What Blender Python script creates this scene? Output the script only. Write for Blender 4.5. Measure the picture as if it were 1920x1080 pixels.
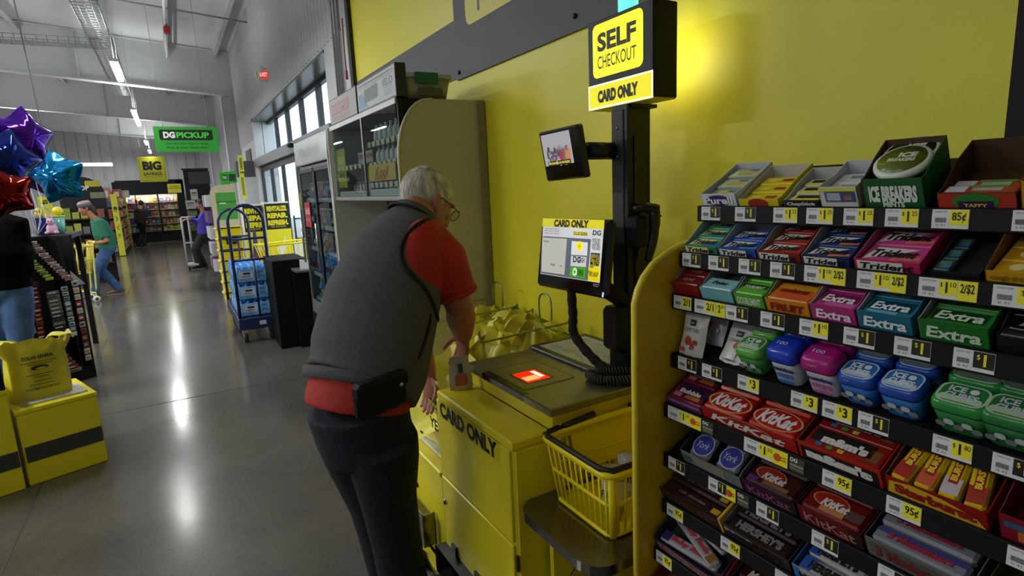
import bpy, math, random
from mathutils import Vector as V, Matrix as M
PI = math.pi
random.seed(7)
scn = bpy.context.scene
C = scn.collection
for o in list(bpy.data.objects):
    bpy.data.objects.remove(o)

# ---------------------------------------------------------------- camera
CAM = V((0, 0, 1.6)); FL = 1064.7
def cam_axes(yaw, pitch, roll):
    cy, sy, cp, sp = math.cos(yaw), math.sin(yaw), math.cos(pitch), math.sin(pitch)
    F = V((sy*cp, cy*cp, sp)); R = V((cy, -sy, 0)); U = R.cross(F)
    c, s = math.cos(roll), math.sin(roll)
    return c*R+s*U, -s*R+c*U, F
CR, CU, CF = cam_axes(0.53, -.1779, -.044)
cd = bpy.data.cameras.new('camera'); cam = bpy.data.objects.new('camera', cd); C.objects.link(cam)
m = M((CR, CU, -CF)).transposed().to_4x4(); m.translation = CAM
cam.matrix_world = m
cd.sensor_fit = 'HORIZONTAL'; cd.sensor_width = 36; cd.lens = FL*36/1920
cd.clip_start = .05; cd.clip_end = 200
scn.camera = cam
scn.view_settings.view_transform = 'Standard'; scn.view_settings.look = 'None'
scn.view_settings.gamma = 1; scn.view_settings.use_curve_mapping = False
scn.view_settings.exposure = EXPOSURE = -0.1

# ---------------------------------------------------------------- daylight, lamps and added fill
w = bpy.data.worlds.new('overcast_sky'); scn.world = w; w.use_nodes = True
bg = w.node_tree.nodes['Background']; bg.inputs[0].default_value = (.93, .97, 1, 1); bg.inputs[1].default_value = 4.5
def area(name, loc, size, power, rot=(0, 0, 0), col=(1, 1, 1), portal=False, spread=PI):
    l = bpy.data.lights.new(name, 'AREA'); l.shape = 'RECTANGLE'; l.size, l.size_y = size
    l.energy = power; l.color = col; l.spread = spread
    if portal: l.cycles.is_portal = True
    o = bpy.data.objects.new(name, l); C.objects.link(o); o.location = loc; o.rotation_euler = rot
    return o
TUBE_Z = 3.5
TUBES = [(-.42, y) for y in (5.8, 10.5, 15.4, 16.8, 22.5, 26.4)] + [(-3.4, y) for y in (.8, 4.6, 8.5, 12.5, 17, 22)] + [(-7.4, y) for y in (3, 8, 14, 20)]  # rows left of the aisle: unseen fill added for wall and vest, no fixtures
for x, y in TUBES:
    p = 45 if y < 2 else 42 if x > -1 and y < 6 else 18 if x > -1 else 120
    area('tube_and_fill_light', (x, y, TUBE_Z-.06), (.1, 1.25), p, col=(.97, 1, .97))
    area('ceiling_fill_up', (x, y, TUBE_Z+.1), (.1, 1.25), p*(.3 if x < -1 else .5 if y < 6 else 1.5), rot=(PI, 0, 0), col=(.97, 1, .98))    # added uplights that brighten the ceiling, strongest over the far aisle row
area('portal_clerestory', (1.98, 9.7, 2.72), (.8, 6.4), 1, rot=(0, PI/2, 0), portal=True)
area('portal_doors', (1.75, 9.65, 1.1), (2.2, 6.2), 1, rot=(0, PI/2, 0), portal=True)

# ---------------------------------------------------------------- pixel ray -> point on a plane of the room
def at(px, py, X=None, Y=None, Z=None):
    d = CF+CR*((px-960)/FL)-CU*((py-540)/FL)
    t = (X-CAM.x)/d.x if X is not None else (Y-CAM.y)/d.y if Y is not None else (Z-CAM.z)/d.z
    return CAM+d*t

# ---------------------------------------------------------------- materials
def lin(c):
    if isinstance(c, str):
        c = [int(c[i:i+2], 16) for i in (0, 2, 4)]
    r = [x/255 for x in c]
    return tuple(x/12.92 if x <= .04045 else ((x+.055)/1.055)**2.4 for x in r)+(1,)
_mats = {}
def mat(col, rough=.5, metal=0, var=.08, scale=8, bump=0, bscale=60, spec=.5, emit=0, trans=0, coat=0, stretch=None, kind=None, sub=0):
    key = (col, rough, metal, var, scale, bump, bscale, spec, emit, trans, coat, stretch, kind)
    if key in _mats: return _mats[key]
    mt = bpy.data.materials.new((kind or 'finish')+'_%d' % len(_mats)); mt.use_nodes = True
    nt = mt.node_tree; N = nt.nodes; Lk = nt.links; b = N['Principled BSDF']
    c = lin(col)
    if kind == 'glass':
        N.remove(b)
        tr = N.new('ShaderNodeBsdfTransparent'); tr.inputs[0].default_value = c
        gl = N.new('ShaderNodeBsdfGlossy'); gl.inputs['Roughness'].default_value = rough
        lw = N.new('ShaderNodeLayerWeight'); pw = N.new('ShaderNodeMath'); pw.operation = 'POWER'; pw.inputs[1].default_value = 4.5; Lk.new(lw.outputs['Facing'], pw.inputs[0])
        fr = N.new('ShaderNodeMath'); fr.operation = 'MULTIPLY_ADD'; fr.inputs[1].default_value = .5; fr.inputs[2].default_value = .035; Lk.new(pw.outputs[0], fr.inputs[0])
        mx = N.new('ShaderNodeMixShader'); Lk.new(fr.outputs[0], mx.inputs[0]); Lk.new(tr.outputs[0], mx.inputs[1]); Lk.new(gl.outputs[0], mx.inputs[2])
        Lk.new(mx.outputs[0], N['Material Output'].inputs[0]); _mats[key] = mt; return mt
    b.inputs['Base Color'].default_value = c
    b.inputs['Roughness'].default_value = rough; b.inputs['Metallic'].default_value = metal
    b.inputs['Specular IOR Level'].default_value = spec
    if coat: b.inputs['Coat Weight'].default_value = coat; b.inputs['Coat Roughness'].default_value = .08
    if trans: b.inputs['Transmission Weight'].default_value = trans
    if emit:
        b.inputs['Emission Color'].default_value = c; b.inputs['Emission Strength'].default_value = emit
    tc = N.new('ShaderNodeTexCoord'); vec = tc.outputs['Object']
    if stretch:
        mp = N.new('ShaderNodeMapping'); mp.inputs['Scale'].default_value = stretch; Lk.new(vec, mp.inputs[0]); vec = mp.outputs[0]
    if var:
        nz = N.new('ShaderNodeTexNoise'); nz.inputs['Scale'].default_value = scale; nz.inputs['Detail'].default_value = 4
        Lk.new(vec, nz.inputs['Vector'])
        rp = N.new('ShaderNodeValToRGB')
        rp.color_ramp.elements[0].position = .3; rp.color_ramp.elements[1].position = .7
        rp.color_ramp.elements[0].color = tuple(x*(1-var) for x in c[:3])+(1,)
        rp.color_ramp.elements[1].color = tuple(min(1, x*(1+var)) for x in c[:3])+(1,)
        Lk.new(nz.outputs['Fac'], rp.inputs[0]); Lk.new(rp.outputs[0], b.inputs['Base Color'])
        if emit: Lk.new(rp.outputs[0], b.inputs['Emission Color'])
    if bump:
        nb = N.new('ShaderNodeTexNoise'); nb.inputs['Scale'].default_value = bscale; nb.inputs['Detail'].default_value = 3
        Lk.new(vec, nb.inputs['Vector'])
        bp = N.new('ShaderNodeBump'); bp.inputs['Strength'].default_value = bump; bp.inputs['Distance'].default_value = .01
        Lk.new(nb.outputs['Fac'], bp.inputs['Height']); Lk.new(bp.outputs[0], b.inputs['Normal'])
    _mats[key] = mt; return mt
def P(col, **k):      # printed ink / card
    k.setdefault('rough', .5); k.setdefault('var', .04); k.setdefault('scale', 30)
    return mat(col, **k)
def E(col, e): return mat(col, emit=e, var=.02, rough=.4, spec=.2, kind='lit')
def GL(col='f2f6f6', rough=.02): return mat(col, kind='glass', rough=rough)
YEL = mat('eae030', rough=.42, var=.03, scale=3, bump=.04, bscale=160)
YELM = mat('ecdc28', rough=.32, var=.04, scale=5, bump=.03, bscale=120)   # powder coated metal
BLK = mat('0b0c0d', rough=.5, spec=.3, var=.2, scale=20, bump=.05, bscale=300)
BLKG = mat('08090a', rough=.18, var=.1)
WHT = mat('e6e6e2', rough=.55, var=.03)
GRY = mat('58585e', rough=.6, var=.05, scale=4)
STEEL = mat('9a9690', rough=.28, metal=1, var=.12, scale=14, bump=.03, bscale=90, stretch=(1, 30, 1))
CHROME = mat('c8c8c8', rough=.18, metal=1, var=.05)
PK, PW, PY = P('121212'), P('e8e8e6'), P('f2e21a')

# ---------------------------------------------------------------- mesh builder
_tcache = {}
def text_geo(s, bold=0.0, shear=0.0):
    k = (s, bold, shear)
    if k in _tcache: return _tcache[k]
    cu = bpy.data.curves.new('lettering', 'FONT'); cu.body = s; cu.resolution_u = 3; cu.offset = bold; cu.shear = shear
    o = bpy.data.objects.new('lettering', cu); C.objects.link(o)
    dg = bpy.context.evaluated_depsgraph_get(); dg.update()
    me = o.evaluated_get(dg).to_mesh()
    vs = [(v.co.x, v.co.y) for v in me.vertices]; fs = [tuple(p.vertices) for p in me.polygons]
    o.evaluated_get(dg).to_mesh_clear(); bpy.data.objects.remove(o); bpy.data.curves.remove(cu)
    if vs:
        x0, x1 = min(v[0] for v in vs), max(v[0] for v in vs); y0, y1 = min(v[1] for v in vs), max(v[1] for v in vs)
        dx, dy = max(x1-x0, 1e-6), max(y1-y0, 1e-6)
        vs = [((x-x0)/dx-.5, (y-y0)/dy-.5) for x, y in vs]
    _tcache[k] = (vs, fs); return _tcache[k]
def frame(o, r, u):
    r = V(r).normalized(); u = V(u); n = r.cross(u).normalized(); u = n.cross(r)
    f = M((r, u, n)).transposed().to_4x4(); f.translation = V(o); return f
MW = {}
def tmat(loc, rz=0):
    f = M.Rotation(rz, 4, 'Z'); f.translation = V(loc); return f
class MB:
    def __init__(s, T=None): s.v = []; s.f = []; s.m = []; s.s = []; s.mats = []; s.T = T
    def add(s, vs, fs, mt, smooth=False, T=None):
        if mt not in s.mats: s.mats.append(mt)
        i = s.mats.index(mt); n = len(s.v)
        for p in vs:
            p = V(p)
            if T is not None: p = T @ p
            if s.T is not None: p = s.T @ p
            s.v.append(p)
        for f in fs:
            s.f.append(tuple(a+n for a in f)); s.m.append(i); s.s.append(smooth)
        return s
    def box(s, c, d, mt, bev=0, T=None, rot=None):
        hx, hy, hz = d[0]/2, d[1]/2, d[2]/2
        if rot is not None:
            R = rot.to_4x4(); R.translation = V(c); c = (0, 0, 0); T = R if T is None else T @ R
        c = V(c)
        if bev <= 0:
            vs = [c+V((x*hx, y*hy, z*hz)) for x in (-1, 1) for y in (-1, 1) for z in (-1, 1)]
            fs = [(0, 1, 3, 2), (4, 6, 7, 5), (0, 4, 5, 1), (2, 3, 7, 6), (0, 2, 6, 4), (1, 5, 7, 3)]
            return s.add(vs, fs, mt, T=T)
        b = min(bev, hx*.98, hy*.98, hz*.98); vs = []; ix = {}
        for x in (-1, 1):
            for y in (-1, 1):
                for z in (-1, 1):
                    for a in range(3):
                        q = [x*(hx-b), y*(hy-b), z*(hz-b)]; q[a] = (x, y, z)[a]*(hx, hy, hz)[a]
                        ix[(x, y, z, a)] = len(vs); vs.append(c+V(q))
        fs = []
        sg = (-1, 1)
        def orient(f):
            pts = [vs[i]-c for i in f]; n = (pts[1]-pts[0]).cross(pts[2]-pts[0]); ctr = sum(pts, V())
            return tuple(f) if n.dot(ctr) > 0 else tuple(reversed(f))
        for a in range(3):
            b1, b2 = (a+1) % 3, (a+2) % 3
            for q in sg:
                f = []
                for (u, w_) in ((-1, -1), (1, -1), (1, 1), (-1, 1)):
                    k = [0, 0, 0]; k[a] = q; k[b1] = u; k[b2] = w_
                    f.append(ix[(k[0], k[1], k[2], a)])
                fs.append(orient(f))
            for u in sg:
                for w_ in sg:
                    f = []
                    for (q, ax) in ((-1, b1), (1, b1), (1, b2), (-1, b2)):
                        k = [0, 0, 0]; k[a] = q; k[b1] = u; k[b2] = w_
                        f.append(ix[(k[0], k[1], k[2], ax)])
                    fs.append(orient(f))
        for x in sg:
            for y in sg:
                for z in sg: fs.append(orient([ix[(x, y, z, a)] for a in range(3)]))
        return s.add(vs, fs, mt, T=T)
    def bx(s, a, b, mt, bev=0, T=None):     # box from corner a to corner b
        a, b = V(a), V(b); return s.box((a+b)/2, [abs(q) for q in (b-a)], mt, bev, T)
    def prism(s, poly, h0, h1, mt, T=None, smooth=False):   # outline in xy of T, extruded along its z
        n = len(poly); vs = [(x, y, h0) for x, y in poly]+[(x, y, h1) for x, y in poly]
        fs = [tuple(reversed(range(n))), tuple(range(n, 2*n))]
        s.add(vs, fs, mt, T=T)
        return s.add(vs, [(i, (i+1) % n, n+(i+1) % n, n+i) for i in range(n)], mt, smooth, T)
    def quad(s, a, b, c, d, mt): return s.add([a, b, c, d], [(0, 1, 2, 3)], mt)
    def rings(s, R, mt, smooth=True, cap=True, closed=True, T=None):
        n = len(R[0]); vs = [p for r in R for p in r]; fs = []
        for i in range(len(R)-1):
            for j in range(n if closed else n-1):
                k = (j+1) % n; fs.append((i*n+j, i*n+k, (i+1)*n+k, (i+1)*n+j))
        if cap: fs += [tuple(reversed(range(n))), tuple(range((len(R)-1)*n, len(R)*n))]
        return s.add(vs, fs, mt, smooth, T)
    def tube(s, pts, r, mt, n=8, closed=False, T=None, ref=None, flat=1):
        pts = [V(p) for p in pts]; R = []; N_ = len(pts); rr = r if isinstance(r, (list, tuple)) else [r]*N_
        side = None
        for i, p in enumerate(pts):
            t = (pts[min(i+1, N_-1)]-pts[max(i-1, 0)]) if not closed else pts[(i+1) % N_]-pts[i-1]
            if t.length < 1e-9: t = V((0, 0, 1))
            t.normalize()
            if ref is not None: a = V(ref)
            elif side is not None: a = side
            else: a = V((0, 0, 1)) if abs(t.z) < .9 else V((1, 0, 0))
            a = a-t*a.dot(t)
            if a.length < 1e-6: a = t.orthogonal()
            a.normalize(); side = a; b = t.cross(a)
            q = rr[i]; q = q if isinstance(q, (list, tuple)) else (q, q*flat)
            R.append([p+a*math.cos(k*2*PI/n)*q[0]+b*math.sin(k*2*PI/n)*q[1] for k in range(n)])
        if closed: return s.rings(R+[R[0]], mt, cap=False, T=T)
        return s.rings(R, mt, T=T)
    def cyl(s, a, b, r, mt, n=12, r2=None, T=None): return s.tube([a, b], [r, r if r2 is None else r2], mt, n, T=T)
    def lathe(s, prof, mt, c=(0, 0, 0), n=16, T=None, sx=1, sy=1, smooth=True, cap=True):
        c = V(c); R = [[c+V((r*sx*math.cos(k*2*PI/n), r*sy*math.sin(k*2*PI/n), z)) for k in range(n)] for r, z in prof]
        return s.rings(R, mt, smooth, cap, T=T)
    def ell(s, c, r, mt, n=12, k=8, T=None, rot=None):
        c = V(c); R = []
        for i in range(k+1):
            a = -PI/2+PI*i/k; q = max(math.cos(a), .02)
            ring = [V((r[0]*q*math.cos(j*2*PI/n), r[1]*q*math.sin(j*2*PI/n), r[2]*math.sin(a))) for j in range(n)]
            R.append([c+(rot @ p if rot is not None else p) for p in ring])
        return s.rings(R, mt, T=T)
    def text(s, t, w_, h, fr, mt, bold=0.0, shear=0.0, lift=.0006, dx=0, dy=0):
        vs, fs = text_geo(t, bold, shear)
        if not vs: return s
        return s.add([(x*w_+dx, y*h+dy, lift) for x, y in vs], fs, mt, T=fr)
    def panel(s, w_, h, fr, mt, r=0, lift=.0003, dx=0, dy=0, n=5):   # flat rounded rectangle of print
        return s.add([(x+dx, y+dy, lift) for x, y in rrect(w_, h, r, n)], [tuple(range(len(rrect(w_, h, r, n))))], mt, T=fr)
    def grid(s, fn, nu, nv, mt, smooth=True, T=None, thick=0):
        vs = [fn(i/nu, j/nv) for j in range(nv+1) for i in range(nu+1)]
        fs = [(j*(nu+1)+i, j*(nu+1)+i+1, (j+1)*(nu+1)+i+1, (j+1)*(nu+1)+i) for j in range(nv) for i in range(nu)]
        return s.add(vs, fs, mt, smooth, T)
    def build(s, name, parent=None, label=None, cat=None, group=None, kind=None, loc=None):
        me = bpy.data.meshes.new(name)
        if parent is not None: T = MW[parent.name].inverted(); own = MW[parent.name]
        else:
            if loc is None:
                xs = [p.x for p in s.v]; ys = [p.y for p in s.v]; zs = [p.z for p in s.v]
                loc = ((min(xs)+max(xs))/2, (min(ys)+max(ys))/2, min(zs))
            own = tmat(loc); T = own.inverted()
        me.from_pydata([T @ p for p in s.v], [], s.f)
        for mt in s.mats: me.materials.append(mt)
        me.polygons.foreach_set('material_index', s.m); me.polygons.foreach_set('use_smooth', s.s)
        me.update()
        o = bpy.data.objects.new(name, me); C.objects.link(o); MW[o.name] = own
        if parent is not None: o.parent = parent
        else: o.matrix_world = own
        return tag(o, label, cat, group, kind)
def tag(o, label=None, cat=None, group=None, kind=None):
    if label: o['label'] = label
    if cat: o['category'] = cat
    if group: o['group'] = group
    if kind: o['kind'] = kind
    return o
def thing(name, label, cat, loc, rz=0, group=None):
    o = bpy.data.objects.new(name, None); C.objects.link(o); o.empty_display_size = .05
    o.location = loc; o.rotation_euler = (0, 0, rz); MW[o.name] = tmat(loc, rz)
    return tag(o, label, cat, group)
def dup(root, loc, rz=0, label=None, group=None):
    def cp(o, par):
        c = o.copy(); C.objects.link(c)
        if par is not None: c.parent = par
        for ch in o.children: cp(ch, c)
        return c
    r = cp(root, None); r.location = loc; r.rotation_euler = (0, 0, rz)
    if label: r['label'] = label
    if group: r['group'] = group
    return r
def struct(name, mb, parent=None): return mb.build(name, parent, kind=None if parent else 'structure')
def nth(k): return ('first', 'second', 'third', 'fourth', 'fifth', 'sixth', 'seventh', 'eighth', 'ninth', 'tenth')[k] if k < 10 else '%dth' % (k+1)
def rrect(w_, h, r, n=5):
    if r <= 0: return [(-w_/2, -h/2), (w_/2, -h/2), (w_/2, h/2), (-w_/2, h/2)]
    out = []
    for cx, cy, a0 in ((w_/2-r, -h/2+r, -PI/2), (w_/2-r, h/2-r, 0), (-w_/2+r, h/2-r, PI/2), (-w_/2+r, -h/2+r, PI)):
        for k in range(n+1):
            a = a0+k*PI/2/n; out.append((cx+r*math.cos(a), cy+r*math.sin(a)))
    return out
def bez(p0, p1, p2, p3, n=12):
    p0, p1, p2, p3 = map(V, (p0, p1, p2, p3)); out = []
    for i in range(n+1):
        t = i/n; u = 1-t; out.append(p0*u**3+p1*3*u*u*t+p2*3*u*t*t+p3*t**3)
    return out
def smooth_path(pts, n=6):
    pts = [V(p) for p in pts]; out = []
    for i in range(len(pts)-1):
        a, b, c, d = pts[max(i-1, 0)], pts[i], pts[i+1], pts[min(i+2, len(pts)-1)]
        for k in range(n):
            t = k/n; out.append(.5*((2*b)+(c-a)*t+(2*a-5*b+4*c-d)*t*t+(3*b-a-3*c+d)*t**3))
    out.append(pts[-1]); return out
def remesh(mb, vox, smooth=3, fac=.5):
    """fuse the overlapping volumes of mb into one continuous skin"""
    me = bpy.data.meshes.new('skin'); me.from_pydata(mb.v, [], mb.f); me.update()
    o = bpy.data.objects.new('skin', me); C.objects.link(o)
    a = o.modifiers.new('r', 'REMESH'); a.mode = 'VOXEL'; a.voxel_size = vox
    b = o.modifiers.new('s', 'SMOOTH'); b.iterations = smooth; b.factor = fac
    dg = bpy.context.evaluated_depsgraph_get(); dg.update()
    ev = o.evaluated_get(dg).to_mesh()
    r = MB(); r.v = [v.co.copy() for v in ev.vertices]; r.f = [tuple(p.vertices) for p in ev.polygons]
    r.m = [0]*len(r.f); r.s = [True]*len(r.f); r.mats = [mb.mats[0]]
    o.evaluated_get(dg).to_mesh_clear(); bpy.data.objects.remove(o); bpy.data.meshes.remove(me)
    return r
# ================================================================ the room
WX = 1.62; YEND = 28.5; ZC = 4.95
def concrete():
    mt = bpy.data.materials.new('polished_concrete'); mt.use_nodes = True; nt = mt.node_tree; N = nt.nodes; Lk = nt.links; b = N['Principled BSDF']
    tc = N.new('ShaderNodeTexCoord')
    def nz(sc, det, rough=.5):
        n = N.new('ShaderNodeTexNoise'); n.inputs['Scale'].default_value = sc; n.inputs['Detail'].default_value = det; n.inputs['Roughness'].default_value = rough
        Lk.new(tc.outputs['Object'], n.inputs['Vector']); return n.outputs['Fac']
    r = N.new('ShaderNodeValToRGB'); r.color_ramp.elements[0].color = lin('4a4742'); r.color_ramp.elements[1].color = lin('625e56')
    r.color_ramp.elements[0].position = .3; r.color_ramp.elements[1].position = .72
    Lk.new(nz(1.3, 8, .62), r.inputs[0])
    sp = N.new('ShaderNodeValToRGB'); sp.color_ramp.elements[0].color = (.72, .72, .72, 1); sp.color_ramp.elements[0].position = .35; sp.color_ramp.elements[1].position = .55
    Lk.new(nz(70, 3), sp.inputs[0])
    mx = N.new('ShaderNodeMixRGB'); mx.blend_type = 'MULTIPLY'; mx.inputs[0].default_value = .6
    Lk.new(r.outputs[0], mx.inputs[1]); Lk.new(sp.outputs[0], mx.inputs[2]); Lk.new(mx.outputs[0], b.inputs['Base Color'])
    rr = N.new('ShaderNodeMapRange'); rr.inputs[3].default_value = .07; rr.inputs[4].default_value = .27
    Lk.new(nz(.9, 6, .6), rr.inputs[0]); Lk.new(rr.outputs[0], b.inputs['Roughness'])
    bp = N.new('ShaderNodeBump'); bp.inputs['Strength'].default_value = .02; bp.inputs['Distance'].default_value = .01
    Lk.new(nz(5, 4), bp.inputs['Height']); Lk.new(bp.outputs[0], b.inputs['Normal'])
    b.inputs['Specular IOR Level'].default_value = .5
    return mt
fl = MB(); fl.bx((-12, -4, -.1), (WX, YEND, 0), concrete()); floor = struct('floor', fl)
jt = mat('3c3a36', rough=.8)
for k, y in enumerate((5.2, 10.4, 15.6, 20.8)):
    q = MB(); q.bx((-12, y-.004, -.001), (WX, y+.004, .0012), jt); q.build('joint', floor)
q = MB(); q.bx((-.86, -4, -.001), (-.852, YEND, .0012), jt); q.build('joint', floor)
CEIL = mat('cfd0d2', rough=.85, var=.06, scale=.8, bump=.25, bscale=2)
def zc(x): return ZC+.083*(WX-x)      # the roof rises to the left, 1 in 12
q = MB(); q.prism([(-12, zc(-12)), (WX+.3, zc(WX+.3)), (WX+.3, zc(WX+.3)+.1), (-12, zc(-12)+.1)], -YEND-.2, 4, CEIL, T=frame((0, 0, 0), (1, 0, 0), (0, 0, 1))); ceiling = struct('ceiling', q)
PUR = mat('c4c4c4', rough=.6, var=.05)
for x in (1.3, .35, -.75, -2.2, -3.7, -5.2, -6.7, -8.2, -9.7):      # purlins under the insulation, each with its flange
    q = MB(); q.bx((x-.03, -4, zc(x)-.16), (x-.02, YEND, zc(x)), PUR); q.bx((x-.03, -4, zc(x)-.165), (x+.04, YEND, zc(x)-.155), PUR); q.build('purlin', ceiling)
BEAM = mat('cfd0d2', rough=.55, var=.04)
for k, y in enumerate((7.9, 15.4, 21.6, 27.6)):
    if k == 0: continue
    q = MB(); zb = 3.95
    zl = zc(-12)-ZC; Tb = frame((0, y, 0), (1, 0, 0), (0, 0, 1))
    q.prism([(-12, zb+zl), (WX, zb), (WX, ZC), (-12, ZC+zl)], -.008, .008, BEAM, T=Tb); q.prism([(-12, zb+zl), (WX, zb), (WX, zb+.02), (-12, zb+zl+.02)], -.11, .11, BEAM, T=Tb); q.prism([(-12, ZC+zl-.03), (WX, ZC-.03), (WX, ZC-.01), (-12, ZC+zl-.01)], -.11, .11, BEAM, T=Tb)
    q.bx((WX-.28, y-.008, 0), (WX, y+.008, zb), BEAM); q.bx((WX-.3, y-.09, 0), (WX-.28, y+.09, zb), BEAM)
    for x in (-1.3, -3.8): q.bx((x-.01, y-.1, zc(x)-1), (x+.01, y+.1, zc(x)), BEAM)
    struct('trim_%d' % (k+1), q)
# right wall: yellow stretch with its grey band, white ribbed stretch with the clerestory and doors
CORR = mat('c8c9cc', rough=.5, var=.04, scale=2)
WHTW = mat('cfd0d3', rough=.6, var=.04, scale=2)
WY0, WY1, WZ0, WZ1, DZ = 6.55, 12.75, 2.36, 3.09, 2.2
wr = MB()
wr.bx((WX, -4, 0), (WX+.2, 5.42, ZC), YEL)
wr.bx((WX+.002, 5.42, 0), (WX+.2, WY0, ZC), WHTW); wr.bx((WX+.002, WY1, 0), (WX+.2, YEND, WZ0), WHTW); wr.bx((WX+.002, WY1+.05, WZ0), (WX+.17, YEND, ZC), WHTW); wr.bx((WX+.18, WY1+.05, 0), (WX+.4, YEND, ZC), WHTW)
wr.bx((WX+.002, WY0, WZ1+.03), (WX+.4, WY1+.6, ZC), WHTW); wr.bx((WX+.15, 6.3, 0), (WX+.4, WY0-.001, ZC), WHTW); wr.bx((WX+.002, WY0, DZ), (WX+.2, WY1, WZ0), GRY)
wall_right = struct('wall_right', wr)
q = MB(); q.bx((WX-.004, 3.22, 2.262), (WX, 5.42, 2.6), GRY); q.build('painted_band', wall_right)
q = MB(); q.bx((WX-.035, 5.42, 0), (WX, 5.5, ZC), mat('26262a', rough=.6)); q.build('corner_trim', wall_right)
y = WY0-.9
while y < 21.4:                                                    # ribs of the metal liner panels
    if y > 5.55:
        z0 = WZ1+.06 if y < WY1+.1 else 2.75
        q = MB(); q.prism([(0, 0), (.02, .018), (.05, .018), (.07, 0)], z0, ZC, CORR, T=frame((WX+.002, y, 0), (0, 1, 0), (-1, 0, 0))); q.build('rib', wall_right)
    y += .155
q = MB(); q.bx((WX-.02, WY1+.75, 2.3), (WX, WY1+1.6, 2.62), GRY); q.build('painted_band', wall_right)
# left wall, front wall behind the camera, end wall
q = MB(); q.bx((-12.2, -4, 0), (-12, YEND, ZC+1.1), WHTW); struct('wall_left', q)
q = MB(); q.bx((-12, -4.2, 0), (WX, -4, ZC+1.1), WHTW); struct('wall_front', q)
q = MB(); q.bx((-12, YEND, 0), (WX, YEND+.2, ZC+1.1), WHTW); wall_back = struct('wall_back', q)
x = -9.0
while x < 1.5:
    q = MB(); q.prism([(0, 0), (.03, .03), (.09, .03), (.12, 0)], -ZC-1.0, -2.5, CORR, T=frame((x, YEND, 0), (1, 0, 0), (0, -1, 0))); q.build('rib', wall_back); x += .36
# windows: dark frames, glass, deep head
FRM = mat('26282e', rough=.4, var=.05); GP = GL('e8f0f4'); GX = WX+.27
SOF = mat('4a4b52', rough=.25)
q = MB(); q.bx((WX-.01, WY0-.02, WZ1), (GX+.06, WY1+.6, WZ1+.03), SOF); struct('trim_5', q)
muls = [WY0, 7.05, 8.25, 9.46, 10.68, 11.9, 13.1]
for k in range(6):
    a, b = muls[k], muls[k+1]
    q = MB()
    q.bx((GX, a, WZ0), (GX+.07, a+.05, WZ1), FRM); q.bx((GX, b-.05, WZ0), (GX+.07, b, WZ1), FRM)
    q.bx((GX, a+.05, WZ0), (GX+.07, b-.05, WZ0+.04), FRM); q.bx((GX, a+.05, WZ1-.05), (GX+.07, b-.05, WZ1), FRM)
    wn = struct('window_%d' % (k+1), q)
    g = MB(); g.bx((GX+.04, a+.05, WZ0+.04), (GX+.046, b-.05, WZ1-.05), GP); g.build('pane', wn)
q = MB(); q.bx((WX-.03, WY0-.05, DZ), (WX+.0, WY1+.3, WZ0), mat('8c8d92', rough=.4, metal=.6)); q.bx((WX, WY0, WZ0-.03), (GX+.07, WY1+.4, WZ0), mat('8c8d92', rough=.4, metal=.6)); hd = struct('trim_6', q)
q = MB(); q.ell((WX-.07, 8.6, 2.29), (.05, .08, .035), BLK); q.build('door_sensor', hd)
dn = 5; step = (WY1-WY0)/dn; DX = WX+.05
for k in range(dn):
    a, b = WY0+k*step, WY0+(k+1)*step
    q = MB()
    q.bx((DX, a, 0), (DX+.05, a+.05, DZ), FRM); q.bx((DX, b-.05, 0), (DX+.05, b, DZ), FRM); q.bx((DX, a+.05, DZ-.1), (DX+.05, b-.05, DZ), FRM)
    q.bx((DX, a+.05, 0), (DX+.05, b-.05, .1), FRM)
    dr = struct('door_%d' % (k+1), q)
    g = MB(); g.bx((DX+.03, a+.05, .1), (DX+.036, b-.05, DZ-.1), GP); g.build('pane', dr)
    h = MB(); h.cyl((WX-.03, a+.14, .9), (WX-.03, a+.14, 1.3), .014, FRM); h.cyl((WX-.03, a+.14, .95), (DX+.01, a+.14, .95), .01, FRM); h.cyl((WX-.03, a+.14, 1.25), (DX+.01, a+.14, 1.25), .01, FRM); h.build('door_handle', dr)
q = MB(); q.bx((WX+.2, -6, -.12), (45, 45, -.02), mat('9c9c98', rough=.9, var=.1, scale=.5)); og = struct('ground', q)
# white pier beyond the doors, grey painted band
q = MB(); q.bx((WX-.34, WY1+.5, 0), (WX, WY1+.95, 2.35), mat('d4d6da', rough=.5, var=.03)); q.bx((WX-.345, WY1+.495, 2.02), (WX-.0, WY1+.955, 2.35), GRY); struct('trim_7', q)

# yellow and grey wall sign boards above the checkout
q = MB()
q.bx((WX-.012, .3, 2.25), (WX, 3.3, 4.4), GRY); q.build('wall_sign_board', label='large grey sign board on the yellow wall with a pale yellow rounded panel', cat='sign')
sb = bpy.data.objects['wall_sign_board']
fr = frame((WX-.0125, 2.06, 2.98), (0, -1, 0), (0, 0, 1)); q = MB()
q.panel(2.16, .92, fr, P('e8dc5a', rough=.5), r=.06)
q.text('F O R', .62, .16, fr, P('4c4a3c'), dx=-.62, dy=-.335, lift=.001); q.build('sign_face', sb)
for yy, zz in ((3.26, 2.29), (2.1, 2.31)):
    h = MB(); h.cyl((WX-.02, yy, zz), (WX-.011, yy, zz), .012, BLK, n=8); h.build('screw', sb)
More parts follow.
